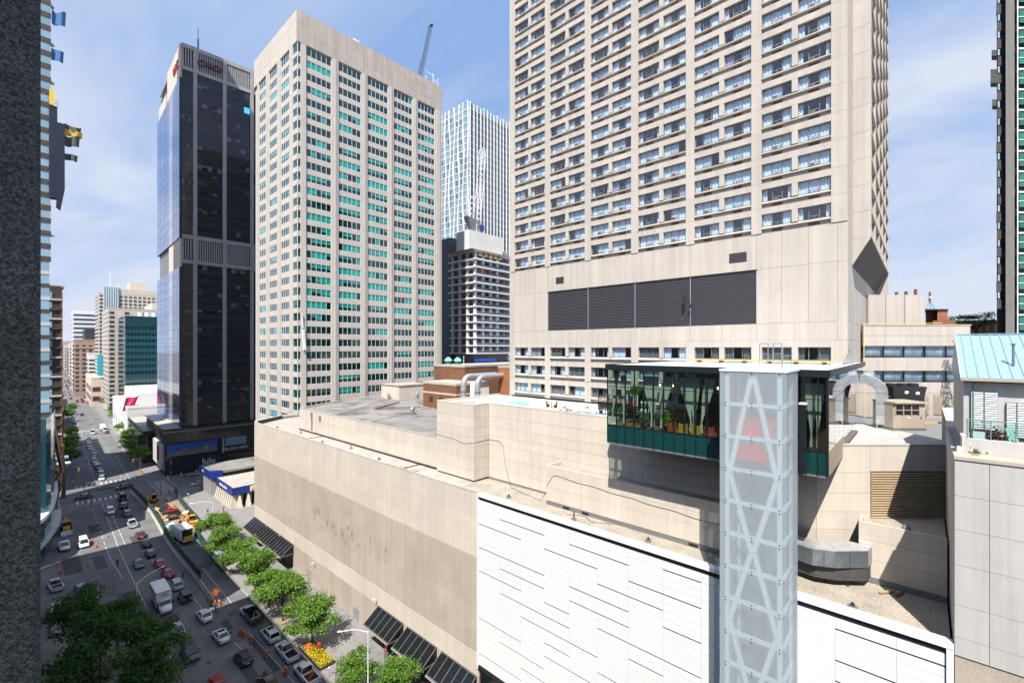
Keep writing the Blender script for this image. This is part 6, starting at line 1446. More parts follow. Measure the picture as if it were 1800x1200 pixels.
# box truck
def box_truck(x,y,rz,label,L=6.4,logo=True,paint='white',group=None):
    T=Thing('box_truck',label,'truck',(x,y,0),rz=rz,group=group); c='paint_'+paint
    T.box('cargo_box',-1.2,1.2,-L+1.6,1.6,.95,3.55,'white_metal',bev=.05); T.box('box_trim',-1.22,1.22,1.45,1.62,3.4,3.6,'silver')
    b=MB(); loft(b,[sect(1.65,1.02,.5,2.25),sect(2.3,1.02,.5,2.2),sect(2.85,1.0,.5,1.5),sect(3.8,.92,.5,1.3),sect(4.05,.8,.55,1.0)],0,True); T.mb('cab',b,c)
    b=MB(); b.quad((-.82,2.36,2.16),(.82,2.36,2.16),(.88,2.86,1.54),(-.88,2.86,1.54)); b.f=[f[::-1] for f in b.f]; T.mb('windscreen',b,'car_glass').location.z=.02
    for sx in (-1,1):
        T.box('side_window',sx*1.015-.01,sx*1.015+.01,1.8,2.5,1.55,2.05,'car_glass'); T.box('headlight',sx*.66-.2,sx*.66+.2,3.86,4.0,.85,1.05,'lamp_clear'); T.box('mirror',sx*1.2-.08,sx*1.2+.08,2.5,2.62,1.5,1.9,'black')
        for yy in (-L+3.0,3.1): q=MB(); q.tube([(sx*.85,yy,.45),(sx*1.1,yy,.45)],.45,14); w_=T.mb('wheel',q,'tyre'); q=MB(); q.tube([(sx*1.0,yy,.45),(sx*1.12,yy,.45)],.24,10); T.mb('rim',q,'rim',(0,0,0),w_)
    T.box('chassis',-.7,.7,-L+1.7,2.0,.55,.94,'dark_metal'); T.box('bumper',-.95,.95,4.0,4.12,.45,.7,'grey_metal')
    if logo:
        q=MB(); pts=[(-.75+.10*i,1.635,2.75+.22*math.sin(i*.9)+.02*i) for i in range(15)]; q.tube(pts,.035,5); pts=[(-.55+.1*i,1.635,3.0+.12*math.sin(i*1.7)) for i in range(9)]; q.tube(pts,.03,5); T.mb('logo_stroke',q,'black')
    return T
box_truck(18.5,108.6,E0,'white box truck with dark swirl logo over its cab, coming towards us')
# site vehicles and lay-by vehicles on the left
t=Thing('supply_truck','white supply truck standing open-backed inside the hoarding','truck',(28.6,141.5,.16),rz=.12)
t.box('cargo_box',-1.4,1.4,-2.2,3.2,.9,3.7,'white_metal',bev=.05); t.box('open_back',-1.15,1.15,-2.23,-2.2,1.1,3.4,'black'); t.box('goods',-.8,.9,-2.6,-1.9,.9,1.7,'sign_yellow'); t.box('tail_lift',-1.2,1.2,-3.6,-2.25,.75,.9,'plywood'); 
for sx in (-1,1):
    for yy in (-1.2,2.2): q=MB(); q.tube([(sx*.9,yy,.45),(sx*1.25,yy,.45)],.45,12); t.mb('wheel',q,'tyre')
t.box('chassis',-.8,.8,-2.2,3.4,.45,.88,'dark_metal'); b=MB(); loft(b,[sect(3.3,1.1,.5,2.4),sect(4.2,1.1,.5,2.3),sect(4.9,1.0,.5,1.4),sect(5.3,.9,.5,1.2)],0,True); t.mb('cab',b,'paint_white')
gl_='vehicles in the lay-by under the corner tower'
vehicle('pickup','white',7.4,158.5,E0,'white pickup in the lay-by left of the white van','pickup truck',gl_); vehicle('van','white',10.8,157,E0,'white van in the lay-by beside the white pickup','van',gl_)
vehicle('pickup','silver',4.9,133.6,.1,'pale pickup with dark load behind the shade trees','pickup truck',gl_); vehicle('hatch','blue',8.3,128,0,'blue-white car half under the shade trees',group=gl_)
t=Thing('backhoe','worn orange backhoe loader parked at the lay-by fence','digger',(8.4,172.5,0),rz=E0)
t.box('cab',-.9,.9,-.4,1.3,1.0,2.9,'car_glass'); t.box('cab_roof',-1.0,1.0,-.6,1.5,2.9,3.1,'plywood'); t.box('engine_cover',-.7,.7,1.3,2.9,.9,1.9,'signal_yellow'); t.box('chassis',-.8,.8,-1.6,3.0,.5,.9,'dark_metal')
b=MB(); b.add([(-1.2,3.2,.1),(1.2,3.2,.1),(1.2,4.1,.2),(-1.2,4.1,.2),(-1.2,3.2,1.2),(1.2,3.2,1.2)],[(0,1,2,3),(0,4,5,1),(0,3,4),(1,5,2)]); t.mb('bucket',b,'white_metal')
q=MB(); q.bar((0,-1.6,1.2),(0,-2.6,3.4),.3,.4); q.bar((0,-2.6,3.4),(0,-3.6,1.6),.25,.3); t.mb('boom',q,'signal_yellow')
for sx in (-1,1):
    for yy,r_ in ((-1.0,.75),(2.3,.5)): q=MB(); q.tube([(sx*.85,yy,r_),(sx*1.2,yy,r_)],r_,14); t.mb('wheel',q,'tyre')
vehicle('suv','white',4.6,121,0,'white car by the wall behind the shade trees',group=gl_); vehicle('sedan','silver',4.4,113,0,'silver car by the wall deep under the shade trees',group=gl_)
vehicle('sedan','grey',18.3,133,E0,'grey car coming on beyond the box truck',group=go); vehicle('suv','white',18.4,182,E0,'white suv coming on from the crossing',group=go)
vehicle('pickup','silver',46.8,211.5,R(-90)+.05,'silver pickup turning past the dark tower shop windows','pickup truck')
vehicle('suv','maroon',24.8,210,R(92),'maroon car crossing the junction',group='cars on the junction'); vehicle('sedan','blue',14.2,206.6,R(88),'blue car crossing the junction by the signal pole',group='cars on the junction')
vehicle('sedan','white',44.0,196,R(90),'dark-windowed white car stopped by the bank wing',group='cars on the junction')
# far queue: one mesh each, too small to show parts
FV={}
def farcar(kind,paint):
    k=(kind,paint)
    if k not in FV:
        d=KIND[kind]; b=MB(); loft(b,[sect(*s) for s in d['body']]); hw=d['W']*.86; rw=d['W']*.72
        (b0,b1),(r0,r1)=d['belt'],d['roof']; v=[(-hw,b0,d['bz']),(hw,b0,d['bz']),(hw,b1,d['bz']),(-hw,b1,d['bz']),(-rw,r0,d['rz']),(rw,r0,d['rz']),(rw,r1,d['rz']),(-rw,r1,d['rz'])]
        b.add(v,[(0,1,5,4),(1,2,6,5),(2,3,7,6),(3,0,4,7)],1); b.add(v,[(4,5,6,7)],0)
        for y in d['wy']:
            for sx in (-1,1): b.tube([(sx*(d['W']-.2),y,.33),(sx*d['W'],y,.33)],.33,8,2)
        FV[k]=b.mesh('car',['paint_'+paint,'car_glass','tyre'])
    return FV[k]
ordn=['first','second','third','fourth','fifth','sixth','seventh','eighth','ninth','tenth','eleventh','twelfth','thirteenth','fourteenth','fifteenth','sixteenth']
def putcar(kind,paint,x,y,rz,lab,group):
    o=bpy.data.objects.new('car',farcar(kind,paint)); col.objects.link(o); o.location=(x,y,.004); o.rotation_euler=(0,0,rz); o['label']=lab; o['category']='car'; o['group']=group
    return o
kk=['sedan','suv','sedan','van','hatch','suv','sedan','sedan','suv','hatch','sedan','van','suv','sedan','hatch','sedan']; pp=['white','white','navy','navy','steel','steel','silver','navy','silver','steel','white','white','silver','white','black','silver']
for i in range(16):
    s=9+i*7.4; p=-1.0+.02*i; x,y=far(s,p+ .4*math.sin(i))
    putcar(kk[i],pp[i],x,y,E0-PH,pp[i]+' '+{'sedan':'sedan','suv':'suv','van':'van','hatch':'small car'}[kk[i]]+', '+ordn[i]+' in the line facing us beyond the crossing','oncoming line beyond the crossing')
for i,(s,p,k,pt,lab) in enumerate(((133,8.3,'suv','red','small red car heading away beyond the crossing'),(142,7.8,'tallvan','white','white van heading away behind the grey truck'),(124,-4.6,'van','navy','dark blue van in the left lane far down the street'),(112,-5.0,'sedan','navy','dark blue car in the left lane far down the street'),(136,2.2,'tallvan','white','white bus-like van far down the street'),(176,-3.6,'sedan','white','white car crossing line at the second junction'),(182,3,'suv','silver','silver car at the second junction'),(200,-4,'van','silver','silver van past the second junction'),(214,-4.2,'sedan','white','white car past the second junction'),(232,-4.0,'suv','white','white suv third past the second junction'),(250,-4.4,'sedan','silver','silver car fourth past the second junction'),(268,-4,'sedan','white','white car fifth past the second junction'),(240,1,'suv','black','black suv alone in the far middle lane'),(300,-4,'van','white','white van far past the second junction'))):
    x,y=far(s,p); putcar(k,pt,x,y,(E0 if p<3 else 0)-PH,lab,'cars far down the street')
x,y=far(150,7.2); box_truck(x,y,-PH,'grey box truck heading away far down the street',logo=False,paint='grey')
rr=random.Random(99)
b=MB()
for i in range(150):
    s=320+i*9+rr.random()*4; p=rr.choice((-5.5,-2,1.5,5,8.2)); x,y=far(s,p); z0=0; w=.95; l=2.3; h=rr.uniform(1.2,2.4)
    b.box(x-w,x+w,y-l,y+l,.25,.25+h*.6,rr.randint(0,2)); b.box(x-w*.8,x+w*.8,y-l*.55,y+l*.5,.25+h*.6,.25+h,3)
o=bpy.data.objects.new('distant_traffic',b.mesh('distant_traffic',['paint_white','paint_silver','paint_red','car_glass'])); col.objects.link(o); o['kind']='stuff'; o['label']='distant traffic filling the far end of the street'; o['category']='traffic'
# ------------------------------------------------------------------ street lamps and signals
def lamp(x,y,h,arm,rz,label,mat='white_metal'):
    T=Thing('street_lamp',label,'street lamp',(x,y,.1),rz=rz,group='pale street lamps')
    b=MB(); b.tube([(0,0,0),(0,0,h)],[.11,.06],8); T.mb('pole',b,mat); b=MB(); b.tube([(0,0,h-.1),(-arm*.45,0,h+.45),(-arm,0,h+.35)],.045,6); T.mb('arm',b,mat)
    b=MB(); b.tube([(-arm-.35,0,h+.33),(-arm-.1,0,h+.38),(-arm+.35,0,h+.37)],[.05,.14,.07],8); T.mb('lamp_head',b,'white_metal'); T.box('base',-.16,.16,-.16,.16,0,.5,'grey_metal')
lamp(13.3,98.3,10.2,5.0,R(215),'pale street lamp rising through the near shade trees')
lamp(33.1,57.8,10.0,3.8,R(-38),'pale street lamp before the near canopies, arm over the pavement')
lamp(33.6,135.4,10.2,4.6,R(-20),'pale street lamp over the bright tree by the bank plaza')
lamp(33.8,250.4,10.4,3.2,0,'pale street lamp past the crossing on the right kerb'); lamp(37.7,330.4,10.4,3.2,0,'pale street lamp under the pink flag'); lamp(14.3,280.7,10.4,3.2,math.pi,'pale street lamp past the crossing on the left kerb'); lamp(46.3,500,10,3,0,'pale street lamp farthest down the street')
def signal(x,y,h,rz,label,heads=(5.2,),arm=0,ph=None):
    T=Thing('traffic_signal',label,'traffic light',(x,y,.1),rz=rz,group='yellow traffic signals at the crossing')
    b=MB(); b.tube([(0,0,0),(0,0,ph or h+.7)],.09,8); T.mb('pole',b,'grey_metal')
    if arm: b=MB(); b.tube([(0,0,h+.3),(arm,0,h+.5)],.05,6); T.mb('arm',b,'grey_metal')
    f=T.box('signal_head',arm-.22,arm+.22,-.42,-.08,h-.75,h+.55,'signal_yellow',bev=.03)
    for i in range(3): q=MB(); q.tube([(arm,-.42,h-.5+i*.4),(arm,-.56,h-.48+i*.4)],.14,8); T.mb('visor',q,'black',(arm,-.45,h-.5+i*.4),f)
    T.box('control_box',-.2,.2,-.35,-.1,1.2,2.0,'signal_yellow')
signal(13.6,195.7,6.6,R(180),'yellow signal on the tall pole left of the near crossing',arm=-2.4,ph=12.5); signal(15.0,191.9,5.2,R(180),'yellow signal on the slim pole beside the tall pole')
signal(13.0,228,5.6,0,'yellow signal on the far left corner beyond the crossing',arm=1.5); signal(9.0,222,5.4,0,'yellow signal by the bent tubes on the left corner'); signal(32.0,229.5,5.8,0,'yellow signal on the far right corner by the lit pavement',arm=-2); signal(32.2,191.5,5.6,R(180),'yellow signal on the near right corner by the dig site',arm=-2)
signal(39.5,217,5.5,R(90),'yellow signal in front of the blue banner',arm=0); signal(38.0,193.0,5.5,R(90),'yellow signal at the bank wing corner'); signal(34.6,133.5,5.4,R(180),'yellow signal among the street tree leaves')
T=Thing('hydrant_post','stubby yellow bollard on the far lit corner','bollard',(32.6,231,.15),rz=0); b=MB(); b.tube([(0,0,0),(0,0,.9),(0,0,1.1)],[.22,.22,.08],8); T.mb('post',b,'signal_yellow'); T.box('nozzle',-.32,.32,-.08,.08,.55,.72,'signal_yellow')
# ------------------------------------------------------------------ hoarding and dig site
T=Thing('green_hoarding','green mesh hoarding on concrete barriers along the road side of the dig site','hoarding',(26.2,155,0))
pts=[(26.0,203),(26.4,192),(26.7,181),(26.7,170.5),(26.3,159),(25.8,148),(25.6,137.8),(25.7,126),(25.9,113.4)]
for a,c in zip(pts[:-1],pts[1:]):
    n=3
    for k in range(n):
        p=Vector((a[0]+(c[0]-a[0])*k/n,a[1]+(c[1]-a[1])*k/n,0)); q=Vector((a[0]+(c[0]-a[0])*(k+1)/n,a[1]+(c[1]-a[1])*(k+1)/n,0)); m=(p+q)/2
        b=MB(); b.bar(p+Vector((0,-.04,1.75)),q+Vector((0,.04,1.75)),.04,1.7); T.mb('mesh_panel',b,'hoard_green',(m.x,m.y,0)); b=MB(); b.bar(p+Vector((0,0,.1)),p+Vector((0,0,2.65)),.08,.08); T.mb('post',b,'grey_metal',(p.x,p.y,0))
        d=(q-p).normalized(); nn=Vector((d.y,-d.x,0)); b=MB(); vs=[]
        for e in (p+d*.03,q-d*.03):
            for w,z in ((.32,0),(.32,.2),(.13,.45),(.10,.86),(-.10,.86),(-.13,.45),(-.32,.2),(-.32,0)): vs.append(e+nn*w+Vector((0,0,z)))
        b.add(vs,[tuple(range(7,-1,-1)),tuple(range(8,16))]+[(i,(i+1)%8,8+(i+1)%8,8+i) for i in range(8)]); T.mb('concrete_barrier',b,'barrier',(m.x,m.y,0))
T=Thing('barrier_row','bare concrete road barriers continuing past the hoarding end','barrier',(25.7,108,0))
for k in range(4):
    y0=112.9-k*2.8; b=MB(); vs=[]
    for y in (y0,y0-2.7):
        for w,z in ((.32,0),(.32,.2),(.13,.45),(.10,.86),(-.10,.86),(-.13,.45),(-.32,.2),(-.32,0)): vs.append((25.75-.05*k+w,y,z))
    b.add(vs,[tuple(range(7,-1,-1)),tuple(range(8,16))]+[(i,(i+1)%8,8+(i+1)%8,8+i) for i in range(8)]); T.mb('concrete_barrier',b,'barrier',(25.7,y0,0))
T=Thing('pavement_hoarding','green mesh hoarding on the pavement side of the dig site','hoarding',(33,150,0))
pts=[(36.2,192),(34.9,180),(34.3,165),(34.0,150),(31.4,143),(30.9,134),(30.4,124),(30.2,114.8)]
for a,c in zip(pts[:-1],pts[1:]):
    n=3
    for k in range(n):
        p=Vector((a[0]+(c[0]-a[0])*k/n,a[1]+(c[1]-a[1])*k/n,0)); q=Vector((a[0]+(c[0]-a[0])*(k+1)/n,a[1]+(c[1]-a[1])*(k+1)/n,0))
        b=MB(); b.bar(p+Vector((0,0,1.3)),q+Vector((0,0,1.3)),.04,2.3); T.mb('mesh_panel',b,'hoard_green',(p.x,p.y,0)); b=MB(); b.bar(p+Vector((0,0,.1)),p+Vector((0,0,2.55)),.08,.08); T.mb('post',b,'grey_metal',(p.x,p.y,0))
b=MB(); b.prism([(26.5,140),(30.9,140),(34.0,150),(34.3,165),(34.9,186),(26.9,186),(26.9,170)],.02,.155); struct('site_ground',b,'earth')
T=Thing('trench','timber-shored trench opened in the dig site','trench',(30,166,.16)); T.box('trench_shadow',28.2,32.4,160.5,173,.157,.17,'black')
for k in range(7): T.box('shoring_board',28.0+.0,28.2,160.5+k*1.8,162.2+k*1.8,.17,1.0,'plywood'); T.box('shoring_board',32.4,32.6,160.5+k*1.8,162.2+k*1.8,.17,.9,'dark_metal')
for k in range(4): T.box('cross_strut',28.2,32.4,161.5+k*3.4,161.9+k*3.4,.6,.9,'dark_metal' if k%2 else 'rust_brown')
T.box('steel_plate',29,31.8,174,179,.17,.25,'dark_metal')
def excavator(x,y,rz,label,col_='signal_yellow'):
    t=Thing('mini_excavator',label,'digger',(x,y,.17),rz=rz,group='diggers on the dig site')
    for sx in (-1,1): t.box('track',sx*.85-.22,sx*.85+.22,-1.3,1.3,0,.6,'tyre',bev=.1)
    t.box('deck',-.95,.95,-1.2,1.0,.65,1.35,col_,bev=.06); t.box('cab',-.9,0,-.2,1.0,1.36,2.7,'car_glass'); t.box('cab_roof',-.95,.05,-.3,1.1,2.71,2.82,col_)
    b=MB(); b.bar((.3,.9,1.3),(.3,2.3,3.1),.28,.36); b.bar((.3,2.3,3.1),(.3,3.5,1.5),.22,.26); t.mb('boom',b,col_); b=MB(); b.prism([(0,0),(.8,.1),(.7,.7),(.1,.6)],0,.7); o=t.mb('bucket',b,'dark_metal'); o.location=(0,3.2,.5)
excavator(29.0,184,R(150),'yellow digger at the far end of the dig site'); excavator(33.3,152.5,R(60),'yellow digger by the pavement hoarding next to the bright tree')
T=Thing('portable_toilet','green portable toilet with white roof inside the hoarding','toilet',(27.8,150.8,.16),rz=.1); T.box('cabin',-.6,.6,-.6,.6,0,2.2,'green_frame',bev=.04); b=MB(); b.add([(-.65,-.65,2.2),(.65,-.65,2.2),(.65,.65,2.2),(-.65,.65,2.2),(-.3,-.3,2.55),(.3,-.3,2.55),(.3,.3,2.55),(-.3,.3,2.55)],[(4,5,6,7),(0,1,5,4),(1,2,6,5),(2,3,7,6),(3,0,4,7)]); T.mb('roof',b,'sign_white'); T.box('door',-.5,.5,-.63,-.6,.1,2.0,'green_frame')
rr=random.Random(14)
mats_=['plywood','orange','white_metal','rust_brown','concrete_grey','barrier','sign_red']; desc=['stack of tan timber boards','orange tool chest','white site cabinet','rusty steel bin','grey pipe crate','pale kerb-stone pallet','red fuel box']
spot_=['beside the trench head','near the portable toilet','left of the trench','by the pavement hoarding','at the trench end','next to the supply truck','behind the yellow digger','by the road-side hoarding','under the far boom','in the middle of the site','at the site gate','beside the steel plate','near the far digger','by the lit hoarding panel']
for i in range(14):
    x=rr.uniform(27.2,33.4); y=rr.uniform(146,184); m=i%7; w,l,h=rr.uniform(.5,1.1),rr.uniform(.7,1.6),rr.uniform(.5,1.2)
    T=Thing('site_material',desc[m]+' '+spot_[i],'site material',(x,y,.18),rz=rr.uniform(-.6,.6),group='materials lying on the dig site')
    for k in range(3): T.box('layer',-w+.05*k,w-.04*k,-l+.06*(k%2),l-.05*k,k*h/3,k*h/3+h/3-.02,mats_[m])
    for s in (-1,1): T.box('bearer',-w*.9,w*.9,s*l*.6-.06,s*l*.6+.06,-.02,.0,'dark_metal')
# work zone sign, barrels
T=Thing('roadwork_sign','orange diamond roadwork sign on a stand at the barrier end','sign',(25.6,101.6,0),rz=0)
b=MB(); b.prism([(-.75,0),(0,-.75),(.75,0),(0,.75)],0,.04); T.obj('sign_board',b.mesh('sign_board','orange'),(0,0,2.6),rot=(R(90),0,0)); 
for s in (-.35,.35): T.box('leg',s-.03,s+.03,-.1,-.04,0,2.5,'grey_metal')
T.box('foot',-.7,.7,-.3,.3,0,.08,'tyre')
BARR=None
def barrel(x,y,label,h=1.15):
    global BARR
    if BARR is None:
        b=MB(); n=12; prof=[(0,.34,1),(.08,.34,1),(.09,.27,0),(.35,.25,0),(.36,.255,2),(.5,.24,2),(.51,.235,0),(.72,.22,0),(.73,.222,2),(.87,.21,2),(.88,.2,0),(1.12,.18,0)]
        vs=[(r*math.cos(2*math.pi*k/n),r*math.sin(2*math.pi*k/n),z) for z,r,m in prof for k in range(n)]
        for i in range(len(prof)-1): 
            b.add([],[]); b.f+=[(i*n+k,i*n+(k+1)%n,(i+1)*n+(k+1)%n,(i+1)*n+k) for k in range(n)]; b.m+=[prof[i][2]]*n; b.sm+=[True]*n
        b.v=vs; b.f.append(tuple((len(prof)-1)*n+k for k in range(n))); b.m.append(0); b.sm.append(False); BARR=b.mesh('barrel',['orange','tyre','line_dull' if 'line_dull' in MAT else plain('line_dull',(.10,.06,.05),.6).name])
    T=Thing('traffic_barrel',label,'traffic barrel',(x,y,.0),rz=0,group='orange traffic barrels'); T.obj('drum',BARR,(0,0,0)); T.box('base',-.36,.36,-.36,.36,0.002,.06,'tyre')
for x,y,l in ((26.1,86.8,'left orange barrel of the pair behind the work truck'),(26.0,88.0,'orange barrel touching the left one behind the work truck'),(26.5,84.1,'orange barrel beside the parked white car front'),(26.9,78.5,'orange barrel beside the parked white car'),(27.5,72.2,'orange barrel between the two white pickups'),(25.2,102.6,'orange barrel left under the roadwork sign'),(26.1,101.0,'orange barrel right under the roadwork sign'),(12.4,157.5,'orange barrel right of the white van'),(12.8,153.0,'lower orange barrel right of the white van'),(6.0,141,'orange barrel upper in the lay-by row'),(5.8,136.8,'orange barrel middle in the lay-by row'),(4.6,134.9,'orange barrel lowest in the lay-by row')): barrel(x,y,l)
for x,y,l in ((25.2,112.0,'thin orange lane post by the silver wagon'),(25.1,122,'thin orange lane post by the red cars'),(24.7,132,'thin orange lane post by the farther red car'),(24.9,104.2,'thin orange lane post by the off-road car')):
    T=Thing('lane_post',l,'lane post',(x,y,0),rz=0,group='thin orange lane posts'); b=MB(); b.tube([(0,0,0),(0,0,1.3)],.05,6); T.mb('post',b,'orange'); T.box('base',-.15,.15,-.15,.15,.002,.06,'tyre')
# flower bed, sandwich board, meters
T=Thing('flower_bed','kerbed flower bed full of yellow blossom beside the parked pickups','flower bed',(32.4,72.7,.15))
b=MB()
for a,c in (((31.25,68.8),(31.25,76.7)),((31.25,68.8),(33.6,68.8)),((33.6,68.8),(33.6,76.7)),((31.25,76.7),(33.6,76.7))): b.bar((*a,.32),(*c,.32),.16,.34)
T.mb('edging',b,'dark_metal',(32.4,72.7,.15)); T.box('soil',31.3,33.55,68.9,76.6,.15,.34,'earth')
f=leaves(1500,lambda r:(31.4+r.random()*2.1,69+r.random()*5.8,.4+r.random()*.45),.26,71); T.mb('yellow_blossom',f,'flower_yellow',(32.4,72.7,.3),stuff=True)
f=leaves(700,lambda r:(31.4+r.random()*2.1,69+r.random()*7.4,.35+r.random()*.35),.26,72); T.mb('foliage',f,'leaf_light',(32.4,72.7,.3),stuff=True); f=leaves(150,lambda r:(32+r.gauss(0,.3),74.9+r.gauss(0,.4),.6+r.random()*.4),.26,73); T.mb('orange_blossom',f,'orange',(32.4,74,.3),stuff=True)
T=Thing('sidewalk_board','black sandwich board with white chalk lettering beside the near lamp','sign',(34.6,56.6,.2),rz=R(35))
for s,r_ in ((-1,.12),(1,-.12)):
    b=MB(); b.add([(-.5,s*.35,0),(.5,s*.35,0),(.5,s*.04,1.3),(-.5,s*.04,1.3),(-.5,s*.30,0),(.5,s*.30,0),(.5,s*.0,1.3),(-.5,s*.0,1.3)],[(0,1,2,3),(7,6,5,4),(0,4,5,1),(2,6,7,3),(1,5,6,2),(3,7,4,0)]); T.mb('board',b,'black')
for i in range(4): T.obj('chalk_line',boxmesh(.62-.1*(i%3),.01,.13,'sign_white'),(0.02*i,-.11-.062*i,1.13-.27*i),rot=(R(-13),0,0))
for i,(x,y) in enumerate(((31.6,66.5),(31.8,64.8),(32.4,65.6))):
    T=Thing('parking_post',['orange and white post by the flower bed corner','grey meter post nearest the flower bed','grey meter post beside the striped post'][i],'post',(x,y,.15),rz=0,group='posts by the flower bed'); b=MB(); b.tube([(0,0,0),(0,0,1.3)],.05,6); T.mb('post',b,'orange' if i==0 else 'grey_metal'); T.box('head',-.1,.1,-.08,.08,1.3,1.55,'sign_white' if i==0 else 'grey_metal')
T=Thing('planter_globe','red ball ornament standing in the flower bed','ornament',(32.9,72.9,.4),rz=0); b=MB(); b.tube([(0,0,0),(0,0,.9)],.05,6); T.mb('stem',b,'white_metal'); b=MB(); b.tube([(0,0,.85),(0,0,1.0),(0,0,1.25),(0,0,1.5),(0,0,1.65)],[.08,.3,.4,.3,.06],10); T.mb('ball',b,'red')
# ------------------------------------------------------------------ bent steel tube sculpture at the corner
def tube_sculpt(label,pts,r,collars):
    T=Thing('tube_sculpture',label,'sculpture',pts[0],group='bent steel tubes at the left corner'); b=MB(); b.tube(pts,r,14); T.mb('tube',b,'tube_steel' if 'tube_steel' in MAT else plain('tube_steel',(.30,.26,.21),.22,.95,var=.3).name,pts[0])
    for (p,q,m) in collars: b=MB(); b.tube([p,q],r*1.12,14); T.mb('collar',b,m,pts[0])
tube_sculpt('tall bent steel tube with red collars at the left corner',[(6.9,193,0),(6.9,193,9.5),(8.6,193.5,13),(7.6,193,20),(6.4,192,29)],.62,[((7.95,193.2,17.6),(7.8,193.1,18.6),'red'),((6.75,192.4,26.3),(6.6,192.2,27.3),'red')])
tube_sculpt('bent steel tube with yellow collars crossing the taller one',[(6.0,196,0),(7.3,194.8,4.5),(8.2,194.6,9),(7.2,194.6,13.5),(6.0,194.6,19)],.55,[((7.35,194.6,12.9),(7.2,194.6,13.7),'sign_yellow'),((6.3,194.6,17.6),(6.15,194.6,18.3),'red')])
tube_sculpt('short steel tube with a yellow disc end farther back',[(9.6,212,0),(9.8,212,8),(9.2,212,15),(9.3,212,18)],.62,[((9.25,212,17.3),(9.3,212,18.1),'sign_yellow')])
# ------------------------------------------------------------------ pink flag, teal banner
T=Thing('pink_flag','pink flag with white mark flying over the far pavement','flag',(38.5,318,10),rz=0)
b=MB(); vs=[];fs=[]; n=10
for i in range(n+1):
    t=i/n; vs+=[(t*5.5,.5*math.sin(t*6),13+t*1.0+.3*math.sin(t*7)),(t*5.0-1.6,.5*math.sin(t*6+.6),5.5+t*2.4+.3*math.sin(t*7+1))]
for i in range(n): fs.append((2*i,2*i+1,2*i+3,2*i+2))
b.add(vs,fs,0,True); T.mb('cloth',b,plain('flag_pink',(.50,.02,.11),.7,var=.1).name); b=MB(); b.tube([(-1.8,0,5),(0,0,13.6)],.1,6); T.mb('staff',b,'white_metal'); b=MB(); b.bar((.6,-.55,10.5),(1.2,-.6,8.6),.5,.03); b.bar((1.3,-.6,9.6),(1.9,-.6,11),.4,.03); T.mb('white_mark',b,'sign_white')
T=Thing('teal_banner','turquoise banner hanging from a far building front','banner',(47.5,520,0),rz=0); T.box('cloth',-3.2,3.2,-.1,.1,27,44,plain('banner_teal',(.02,.38,.48),.6,var=.08).name); T.box('pole',3.25,3.5,-.1,.1,0,46,'white_metal')
# ------------------------------------------------------------------ buildings down the far street
def farb(name,label,s0,s1,p0,p1,h,mat,wm='glass_far',floor=3.5,bw=3.2,ww=1.9,wh=1.7,side=True,band=False,extra=None):
    x,y=far(s0,p0); T=Thing(name,label,'building',(x,y,0),rz=-PH); L=s1-s0; W=p1-p0
    T.box('wall',0,W,0,L,.1,h,mat); T.box('parapet',-.15,W+.15,-.15,L+.15,h+.002,h+.9,mat); T.box('roof',.4,W-.4,.4,L-.4,h+.902,h+1.0,'roof_slab')
    n=int((h-5)/floor)
    for i in range(n):
        z=5+i*floor
        if band: T.box('window_band',.6,W-.6,-.12,-.0,z,z+wh,wm); T.box('window_band',-.12,0,.6,L-.6,z,z+wh,wm)
        else:
            b=MB()
            for k in range(int((W-1)/bw)): b.box(.8+k*bw,.8+k*bw+ww,-.1,.15,z,z+wh)
            for k in range(int((L-1)/bw)): b.box(-.1,.15,.8+k*bw,.8+k*bw+ww,z,z+wh)
            T.mb('window_row',b,wm,stuff=True)
    if extra: extra(T,W,L,h)
    return T
def farx(x,s): # p on the line of sight x at far-street distance s
    r=(x-900)/790; dx,dy=.738+r*.6748,.6748-r*.738
    ox,oy=21.5,222.; 
    # solve ray t*(dx,dy) = O + s FS + p FP
    a=dx*FP[1]-dy*FP[0]; qx,qy=ox+s*FS[0],oy+s*FS[1]
    t=(qx*FP[1]-qy*FP[0])/a; X,Y=t*dx,t*dy
    return (X-qx)*FP[0]+(Y-qy)*FP[1]
def hz(y,x,s):
    p=farx(x,s); X,Y=far(s,p); dep=X*.738+Y*.6748; return 50-(y-612)/790*dep
# white low shop building
s=88; p0=farx(224,s)
def ex(T,W,L,h):
    T.box('upper_block',6,W,14,L,h+1.0,h+7,'white_panel'); T.box('shop_opening',-.2,-.05,6,30,1,5,'glass_dark'); T.box('awning',-2.2,-.2,5,34,5.2,5.6,'beige_metal')
farb('white_shop_block','low white shop block with flat roofs beside the dark tower',s,s+85,p0,p0+50,hz(735,232,s)+5,'white_panel',bw=14,ww=2,wh=3,floor=9,extra=ex)
farb('dark_annexe','low dark glazed annexe between dark tower and white shop',28,84,13.5,40,13,'dark_frame','glass_dark',floor=4,bw=4.5,ww=4,wh=3)
s=190; p0=farx(206,s+0); p0=farx(220,s)
def ext(T,W,L,h):
    for k in range(14): T.box('fin',k*1.6,k*1.6+.25,-.4,-.13,h-9,h,'glass_teal_far')
    for k in range(3): q=MB(); q.tube([(9+k*4,8,h+1),(9+k*4,8,h+4)],1.6,10); T.mb('cooling_fan',q,'white_metal')
farb('teal_glass_block','dark teal glass office block with floor bands beyond the white shop',s,s+50,p0,p0+40,hz(557,220,s),'glass_teal_far','glass_office_far' if 'glass_office_far' in MAT else opaque_glass('glass_office_far',(.006,.02,.025),.1,.7,.05).name,floor=4.5,wh=2,bw=2.0,ww=1.5,extra=ext)
s=250; p0=farx(190,s)
